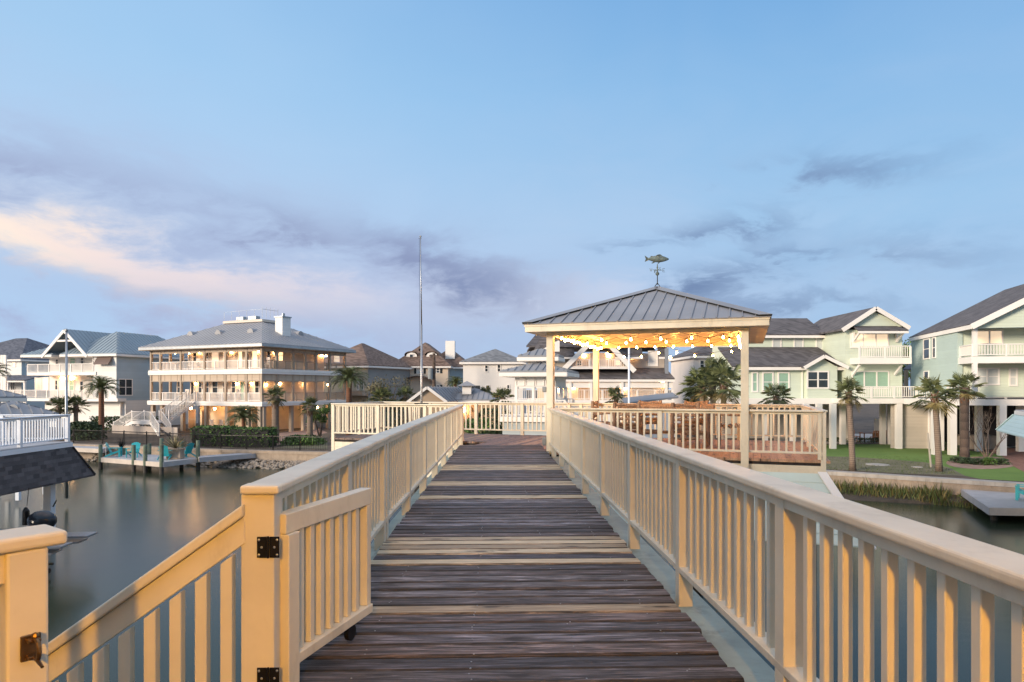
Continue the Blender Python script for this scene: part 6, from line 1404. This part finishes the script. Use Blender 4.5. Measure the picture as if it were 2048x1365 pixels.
# ================================================================ docks, chairs, grasses, neighbours' boathouses, boats
gdeck = paint('grey_deck_boards', (.42, .41, .42, 1), .6, .08, 1.5, .1); pilem = paint('green_piling', (.17, .22, .16, 1), .8, .25, 2, .3, dirt=(.08, .07, .05, 1)); darkpile = paint('wet_piling', (.05, .042, .035, 1), .7, .2, 2, .3)
def dock(name, A, B, C_, zt, label, gap=.22, plank_dir=None):
    A, B, C_ = V((A[0], A[1], 0)), V((B[0], B[1], 0)), V((C_[0], C_[1], 0)); u_, v_ = B - A, C_ - B; t_ = E(name, (A + C_) / 2 + ZA * 0, label, 'dock'); q = MB(); m = int(v_.length / .15)
    for i in range(m):
        g = random.uniform(.9, 1.08); q.col = (g, g, g, 1); q.obox(A + v_ * (i / m) + ZA * (zt - .04), u_, v_ * (.95 / m), (0, 0, .04))
    P(q, 'decking', gdeck, t_); q = MB(); n1 = v_.normalized() * .05; n2 = u_.normalized() * .05
    q.obox(A - n1 + ZA * (zt - .30), u_, n1, (0, 0, .29)); P(q, 'fascia', paint('dock_fascia', (.55, .48, .42, 1), .7, .08, 2, .1) if 'dock_fascia' not in MATS else MATS['dock_fascia'], t_)
    q = MB(); q.obox(B + n2 * .02 + ZA * (zt - .30), v_, n2, (0, 0, .29)); P(q, 'side_fascia', gdeck, t_); q = MB(); q.obox(A - n2 + ZA * (zt - .30), v_, n2, (0, 0, .29)); P(q, 'side_fascia', gdeck, t_)
    q = MB(); q.obox(A + v_ + ZA * (zt - .30), u_, n1, (0, 0, .25)); P(q, 'back_fascia', gdeck, t_); return t_, A, u_, v_
t1, A, u_, v_ = dock('dock', (-27.2, 45.0), (-21.5, 42.0), (-20.4, 44.6), .75, 'grey floating-style dock with turquoise chairs and green pilings off the left bank')
for fx, fy, h in ((.02, .0, .85), (.56, .0, .95), (.74, 0, 1.0), (.985, .0, 1.05), (.4, 1.0, 1.15), (.72, 1.0, 1.0), (1.0, .95, 1.15), (.2, 1.0, .75)):
    p = A + u_ * fx + v_ * fy; b = MB(); b.tube([(p.x, p.y, -.6), (p.x, p.y, .46)], .13, 10); pl = P(b, 'piling', darkpile, t1); b = MB(); b.tube([(p.x, p.y, .461), (p.x, p.y, .75 + h)], .125, 10); P(b, 'piling_top', pilem, pl)
dock('dock', (-20.6, 44.9), (-20.1, 43.9), (-17.5, 46.6), .85, 'narrow grey gangway joining the dock with turquoise chairs to shore')
dock('dock', ((100 - CX) / F * 51, 51), ((205 - CX) / F * 49, 49), ((212 - CX) / F * 51, 51.6), .95, 'plain grey pier behind the shingled boathouse')
turq = paint('turquoise_paint', (.03, .42, .46, 1), .4, .08, 2, 0)
def adirondack(loc, rz, label, first=None):
    if first: return copy_thing(first, loc, rz, label)
    t_ = E('adirondack_chair', loc, label, 'chair', 'turquoise adirondack chairs on the docks', rz)
    b = MB()
    for i in range(5): y = -.30 + i * .12; b.obox((-.27, y, .40 - i * .035), (.54, 0, 0), (0, .11, -.03), (0, 0, .025))
    L(b, 'seat', turq, t_); b = MB()
    for i in range(5):
        x = -.26 + i * .108; hh = .80 + .10 * math.cos((i - 2) * .75); b.obox((x, .22, .26), (.1, 0, 0), (0, .02, 0), (0, .28 * hh / .8, hh * .78))
    L(b, 'backrest', turq, t_)
    for sx in (-.33, .33):
        b = MB(); b.box(sx - .07, sx + .07, -.36, .36, .58, .605); L(b, 'armrest', turq, t_)
        b = MB(); b.box(sx - .02, sx + .02, -.34, -.24, 0, .58); L(b, 'front_leg', turq, t_)
        b = MB(); b.obox((sx - .015, -.30, .34), (.03, 0, 0), (0, .85, -.33), (0, 0, .1)); L(b, 'rear_leg', turq, t_)
    return t_
f0 = adirondack(T(231, 909, 45.4) * 1, 1.9, 'turquoise adirondack chair at the left end of the dock, seen from the side'); f0.location.z = .75
for px, y_, rz, lab in ((267, 45.0, .2, 'turquoise adirondack chair behind the front pilings, facing the viewer'), (332, 43.6, 3.3, 'darker turquoise adirondack chair seen from behind near the dock corner'), (371, 45.2, 4.3, 'turquoise adirondack chair right of the planter')):
    adirondack(V(((px - CX) / F * y_, y_, .75)), rz, lab, f0)
p = V(((351 - CX) / F * 44, 44.0, .75)); pt = E('planter', p, 'wooden box planter with spiky palm on the left dock', 'planter'); b = MB(); b.box(-.45, .45, -.3, .3, 0, .62); b.box(-.50, .50, -.35, .35, .62, .68); L(b, 'box', tan, pt, bevel=.01)
b = MB(); rnd = random.Random(3)
for i in range(60):
    an = rnd.random() * 6.28; el_ = rnd.uniform(.25, 1.5); d = V((math.cos(an) * math.cos(el_), math.sin(an) * math.cos(el_), math.sin(el_))); sd_ = d.cross(ZA).normalized() * .035; g = rnd.uniform(.7, 1.3); b.col = (g, g, g, 1); b.add([V((0, 0, .68)) - sd_, V((0, 0, .68)) + sd_, d * .65 + V((0, 0, .66)) + sd_ * .6, d * 1.05 + V((0, 0, .55))], [(0, 1, 2, 3)])
L(b, 'plant', dry_leaf, pt, recalc=False)
p = V(((243 - CX) / F * 46.8, 46.8, .75)); pt = E('planter', p, 'pot with brownish grass at the back of the left dock', 'planter'); b = MB(); b.lathe((0, 0, 0), [(0, 0), (.2, 0), (.3, .45), (.27, .45), (0, .38)], 14); L(b, 'pot', pilem, pt)
b = MB()
for i in range(70):
    an = rnd.random() * 6.28; el_ = rnd.uniform(.6, 1.5); d = V((math.cos(an) * math.cos(el_), math.sin(an) * math.cos(el_), math.sin(el_))); sd_ = d.cross(ZA).normalized() * .02; b.add([V((0, 0, .4)) - sd_, V((0, 0, .4)) + sd_, d * .8 + V((0, 0, .4))], [(0, 1, 2)])
L(b, 'grass_blades', dry_leaf, pt, recalc=False)
for px, y_, h in ((212, 45.3, .72), (322, 46.4, .5)):
    p = V(((px - CX) / F * y_, y_, .75)); dl = E('dock_light', p, 'white globe light on a thin post, %s of the left dock' % ('left end' if px < 250 else 'back edge'), 'dock light'); b = MB(); b.tube([(0, 0, 0), (0, 0, h)], .025, 6); L(b, 'post', trimw, dl); b = MB(); b.ball((0, 0, h + .07), .09, 8); L(b, 'globe', trimw, dl)
# rip-rap
rockm = paint('pale_rock', (.30, .25, .20, 1), .9, .25, 3, .4); b = MB(); rnd = random.Random(9)
for i in range(1300):
    k = rnd.random(); 
    if k < .45: x = rnd.uniform(-31, -20.5); y0 = 51.5 + (x + 32) * (47.2 - 51.5) / 12
    else: x = rnd.uniform(-20, -9.5); y0 = 47.2 + (x + 20) * (45.2 - 47.2) / 9
    o_ = rnd.random(); r = rnd.uniform(.05, .17); b.ball((x, y0 - .25 - o_ * 1.3, .42 - o_ * .42), r, 5, (1.2, .9, .7))
tag(link('riprap', mesh(b, 'riprap', rockm, recalc=False)), 'pale rocks piled at the foot of the left bulkhead', 'rocks', kind='stuff')
# marsh grass in front of the right bulkhead
b = MB(); rnd = random.Random(4)
for i in range(5200):
    px = rnd.uniform(1640, 1935) if rnd.random() < .85 else rnd.uniform(1900, 2060); k = (px - 1640) / 400; y0 = 35.1 + (px - 1690) * (30.4 - 34.9) / (2048 - 1690)
    y_ = y0 - .15 - rnd.random() ** 1.3 * 1.7; x = (px - CX) / F * y_; dens = 1 if px < 1900 else .5; h = rnd.uniform(.12, .62) * dens * (1 if rnd.random() < .93 else 1.5); z = max(-.05, .30 - (y0 - y_) * .22)
    a_ = rnd.random() * 6.28; w_ = .014; dx, dy = math.cos(a_) * w_, math.sin(a_) * w_; lx, ly = rnd.uniform(-.3, .3) * h, rnd.uniform(-.3, .3) * h; g = rnd.uniform(.5, 1.3); br = rnd.random() < .35; b.col = (g * (1.6 if br else 1), g * (.9 if br else 1), g * .8, 1)
    b.add([(x - dx, y_ - dy, z), (x + dx, y_ + dy, z), (x + dx * .5 + lx * .4, y_ + dy * .5 + ly * .4, z + h * .6), (x + lx, y_ + ly, z + h)], [(0, 1, 2, 3)])
tag(link('marsh_grass', mesh(b, 'marsh_grass', leafy('marsh_blades', (.05, .08, .018, 1), (.12, .15, .045, 1)), recalc=False)), 'tall marsh grass growing in the mud below the right bulkhead', 'grass', kind='stuff')
b = MB(); mud = [(1600, 36.5), (1640, 35.3), (1690, 34.8), (2060, 30.2), (2060, 29.2), (1935, 30.6), (1800, 31.3), (1690, 32.4), (1640, 33.0), (1600, 34)]
top_ = [((px - CX) / F * y_, y_) for px, y_ in mud]; b.slab([V((x, y_, .32 if i < 4 else -.02)) for i, (x, y_) in enumerate(top_)], (0, 0, -.3)); S(b, 'mud_bank', groundmat('mud', (.03, .022, .015, 1), (.08, .06, .04, 1), 2, 12))
# dirt lot tufts
b = MB()
for i in range(2400):
    px, py = rnd.uniform(1600, 1915), rnd.uniform(914, 949); g_ = G(px, py, GZ)
    if g_.y < 35.1 + (px - 1690) * (30.4 - 34.9) / 358 + .5: continue
    if py < 912 + max(0, (px - 1780) / 135) ** 2 * 36: continue
    h = rnd.uniform(.03, .10); a_ = rnd.random() * 6.28; dx, dy = math.cos(a_) * .03, math.sin(a_) * .03; g = rnd.uniform(.5, 1.2); b.col = (g, g, g * .8, 1); b.add([g_ + V((-dx * .5, -dy * .5, 0)), g_ + V((dx * .5, dy * .5, 0)), g_ + V((rnd.uniform(-.05, .05), rnd.uniform(-.05, .05), h))], [(0, 1, 2)])
tag(link('grass', mesh(b, 'grass', MATS['marsh_blades'], recalc=False)), 'sparse grass tufts on the dirt strip', 'grass', kind='stuff')
# ---- right dock with one turquoise chair
t2, A, u_, v_ = dock('dock', ((1980 - CX) / F * 26.8, 26.8), ((1980 - CX) / F * 26.8 + 5.2, 26.3), ((1917 - CX) / F * 32.6 + 5.2, 32.2), .62, 'grey dock platform floating off the right lawn')
for fx, fy in ((.06, .12), (.02, .75), (.45, .15), (.9, .2)):
    p = A + u_ * fx + v_ * fy; b = MB(); b.tube([(p.x, p.y, -.6), (p.x, p.y, .3)], .13, 10); P(b, 'piling', darkpile, t2)
adirondack(V(((2052 - CX) / F * 28.6, 28.6, .62)), 4.0, 'turquoise adirondack chair cut by the right edge of the photo', f0)
# ---- neighbour boathouse on the left with shingled skirt and white railing
def skirted(name, label, c, du, dv, Lu, Lv, zdeck, fl, drop, skirtmat, rail=True, fmat=None, seed=0, wallmat=None):
    c, du, dv = V((c[0], c[1], 0)), V(du).normalized(), V(dv).normalized(); t_ = E(name, c + du * Lu / 2 + dv * Lv / 2, label, 'boathouse'); q = MB()
    q.obox(c + ZA * (zdeck - .19), du * Lu, dv * Lv, (0, 0, .15)); P(q, 'fascia', fmat or vinyl, t_); q = MB(); q.obox(c + du * .03 + dv * .03 + ZA * (zdeck - .0399), du * (Lu - .06), dv * (Lv - .06), (0, 0, .04)); P(q, 'deck', gdeck, t_)
    zt_ = zdeck - .20; k = [c, c + du * Lu, c + du * Lu + dv * Lv, c + dv * Lv]; o_ = [c - du * fl - dv * fl, c + du * (Lu + fl) - dv * fl, c + du * (Lu + fl) + dv * (Lv + fl), c - du * fl + dv * (Lv + fl)]; q = MB()
    for i in range(4): j = (i + 1) % 4; q.slab([k[i] + ZA * zt_, k[j] + ZA * zt_, o_[j] + ZA * (zt_ - drop), o_[i] + ZA * (zt_ - drop)], (0, 0, -.05))
    r_ = P(q, 'roof_skirt', skirtmat, t_); q = MB()
    for i in range(4): q.beam(k[i] + ZA * (zt_ + .01), o_[i] + ZA * (zt_ - drop + .01), .16, .03)
    P(q, 'hip_caps', skirtmat, r_); return t_, c, du, dv
greyshin = shingle('charcoal_shingles', (.030, .027, .029, 1), (.082, .075, .079, 1), .24, .12)
ax = V((-.014, 1, 0)).normalized(); lx = V((-1, -.014, 0))
cnr = V(((146 - CX) / F * 24.5, 24.5, 0)); zk = 5.3 - 106 * 24.5 / F + .0
nb, c_, du, dv = skirted('boathouse', 'neighbour boathouse with charcoal shingle skirt below a white railed deck', cnr, lx, -ax, 7.0, 9.5, zk, .50, 1.05, greyshin)
vb = bar_mesh('baluster', .04, .04, .72, vinyl, 0)
railing(cnr - ax * .10 + lx * .1, cnr - ax * 9.3 + lx * .1, 'white vinyl railing along the canal side of the neighbour boathouse', [.05, 2.45, 4.85, 7.3], 0, z=zk, balmesh=vb, bot=.10, h=.97, mat=vinyl, pw=.12, down=0, capx=(.08, 0))
railing(cnr - ax * .14 + lx * .1, cnr - ax * .14 + lx * 6.8, 'white vinyl railing across the far end of the neighbour boathouse', [2.3, 4.6, 6.6], 0, z=zk, balmesh=vb, bot=.10, h=.97, mat=vinyl, pw=.12, down=0)
railing(cnr - ax * .3 + lx * 3.4, cnr - ax * 9.3 + lx * 3.4, 'inner white vinyl railing of the neighbour boathouse', [.05, 2.45, 4.85, 7.3], 0, z=zk, balmesh=vb, bot=.10, h=.97, mat=vinyl, pw=.12, down=0)
for px, y_ in ((99, 23.6), (-90, 19.6)):
    p = V(((px - CX) / F * y_, y_, 0)); b = MB(); b.box(p.x - .13, p.x + .13, p.y - .13, p.y + .13, -.5, zk - .2); P(b, 'post', vinyl, nb, bevel=.01)
p = V(((107 - CX) / F * 23.4, 23.4, 1.35)); b = MB(); b.tube([p + V((.02, -.05, -.1)), p + V((.14, -.05, .12))], .025, 6); TH(b, 'cleat', black_metal, 'small black cleat on the white post of the neighbour boathouse', 'cleat')
# boat on the lift
alu = paint('boat_hull_grey', (.25, .26, .28, 1), .3, .15, 1, 0, metal=.3); cowlm = paint('outboard_cowl', (.02, .024, .032, 1), .14, .1, 1, 0)
def boat(loc, rz, label, s=1.0):
    t_ = E('boat', loc, label, 'boat', None, rz); b = MB(); st_ = [(-2.6, .02, .62, .30), (-1.6, .55, .60, .05), (0, .95, .56, 0), (1.2, 1.0, .54, 0), (1.6, 1.0, .54, .02)]; vs = []
    for x, w_, zt_, zb_ in st_: vs += [(x, -w_, zt_), (x, -w_ * .75, zb_ + .1), (x, 0, zb_), (x, w_ * .75, zb_ + .1), (x, w_, zt_)]
    b.add(vs, [(i * 5 + k, i * 5 + k + 1, i * 5 + 6 + k, i * 5 + 5 + k) for i in range(4) for k in range(4)] + [(20, 21, 22, 23, 24)]); L(b, 'hull', alu, t_)
    b = MB(); b.add([(x, sg * w_ * .98, zt_ - .03) for x, w_, zt_, zb_ in st_ for sg in (-1, 1)], [(2 * i, 2 * i + 1, 2 * i + 3, 2 * i + 2) for i in range(4)]); L(b, 'deck', gdeck, t_)
    for sg in (-1, 1): b = MB(); b.tube([(x, sg * (w_ + .02), zt_ + .01) for x, w_, zt_, zb_ in st_], .035, 6); L(b, 'rub_rail', alu, t_)
    for sg in (-1, 1): b = MB(); b.obox((1.6, sg * .68 - .28, .40), (1.35, 0, 0), (0, .6, 0), (0, 0, .06)); b.obox((1.6, sg * .68 - .28, .24), (1.1, 0, 0), (0, .56, 0), (0, 0, .05)); L(b, 'swim_platform', alu, t_, bevel=.01)
    b = MB(); b.ball((1.95, 0, 1.0), .34, 14, (1.15, .72, .85)); mt = L(b, 'outboard_motor', cowlm, t_, smooth=True); b = MB(); b.box(1.82, 2.02, -.08, .08, -.35, .85); b.box(1.75, 2.25, -.03, .03, -.25, -.2); b.tube([(1.9, 0, -.42), (2.15, 0, -.42)], .07, 8); L(b, 'lower_unit', black_metal, mt)
    b = MB(); b.box(-.3, .35, -.35, .35, .55, 1.05); b.box(-.32, -.28, -.3, .3, 1.05, 1.35); L(b, 'console', vinyl, t_, bevel=.02)
    return t_
bt = boat((-15.15, 19.0, .58), .10, 'grey boat with black outboard beneath the shingled boathouse')
p = T(52, 1015, 19.5); b = MB(); b.tube([T(58, 975, 19.5), T(54, 1012, 19.5)], .008, 5); b.tube([p, p - ZA * .10, p - ZA * .5], [.03, .09, .10], 8); TH(b, 'lift_pulley', black_metal, 'black boat lift pulley hanging on a thin cable under the roof skirt', 'pulley')
# ---- roofs of the next gazebos at the left edge
for cx0, cy_, w_, ze_, rise, lab in ((26, 32, 2.3, 4.10, .62, 'grey hip roofed gazebo behind the white railing, with a round vent'), (-8, 42, 1.9, 4.80, .45, 'farther small grey hip roof at the left edge')):
    x0 = (cx0 - CX) / F * cy_; c_ = V((x0, cy_ - w_ * .7071, 0)); t_ = E('gazebo', (x0, cy_, 0), lab, 'gazebo'); hiproof(t_, c_[:2], V((-.7071, .7071, 0)), w_, w_, ze_, rise, .38, paleroof, ribs=.4)
    for sx in (-1, 1):
        for sy in (-1, 1): b = MB(); b.box(x0 + sx * (w_ / 2 - .25) - .08, x0 + sx * (w_ / 2 - .25) + .08, cy_ + sy * (w_ / 2 - .25) - .08, cy_ + sy * (w_ / 2 - .25) + .08, .2, ze_ - .25); P(b, 'post', vinyl, t_)
    b = MB(); b.box(x0 - w_ / 2, x0 + w_ / 2, cy_ - w_ / 2, cy_ + w_ / 2, 2.0, 2.2); P(b, 'floor', gdeck, t_)
    if cx0 > 0:
        b = MB(); q_ = V((x0 + .45, cy_ - .62, ze_ + .20)); b.slab([q_ + V((.26 * math.cos(t), 0, .26 * math.sin(t))) for t in [math.pi * k / 8 for k in range(9)]], (-.1, .6, 0)); P(b, 'roof_vent', paleroof, t_)
# ---- mint skirted boathouse at the right edge
dv_ = V((.43, .90, 0)).normalized(); du_ = V((dv_.y, -dv_.x, 0)); Kf = V(((2028 - CX) / F * 28.0, 28.0, 0)); cR = Kf - dv_ * 6.5
rb, c_, du, dv = skirted('boathouse', 'mint skirted boathouse cut by the right edge of the photo', cR, du_, dv_, 6, 6.5, 5.3 - 43 * 28.0 / F, .50, .66, lines('pale_blue_boards', (.42, .55, .56, 1), .14, .5, .05), fmat=white)
for f_, g_ in ((.62, .35), (.1, .4), (.95, 4.5)): b = MB(); p = cR + dv_ * 6.5 * f_ + du_ * g_; b.box(p.x - .09, p.x + .09, p.y - .09, p.y + .09, -.5, 4.2); P(b, 'post', white, rb)
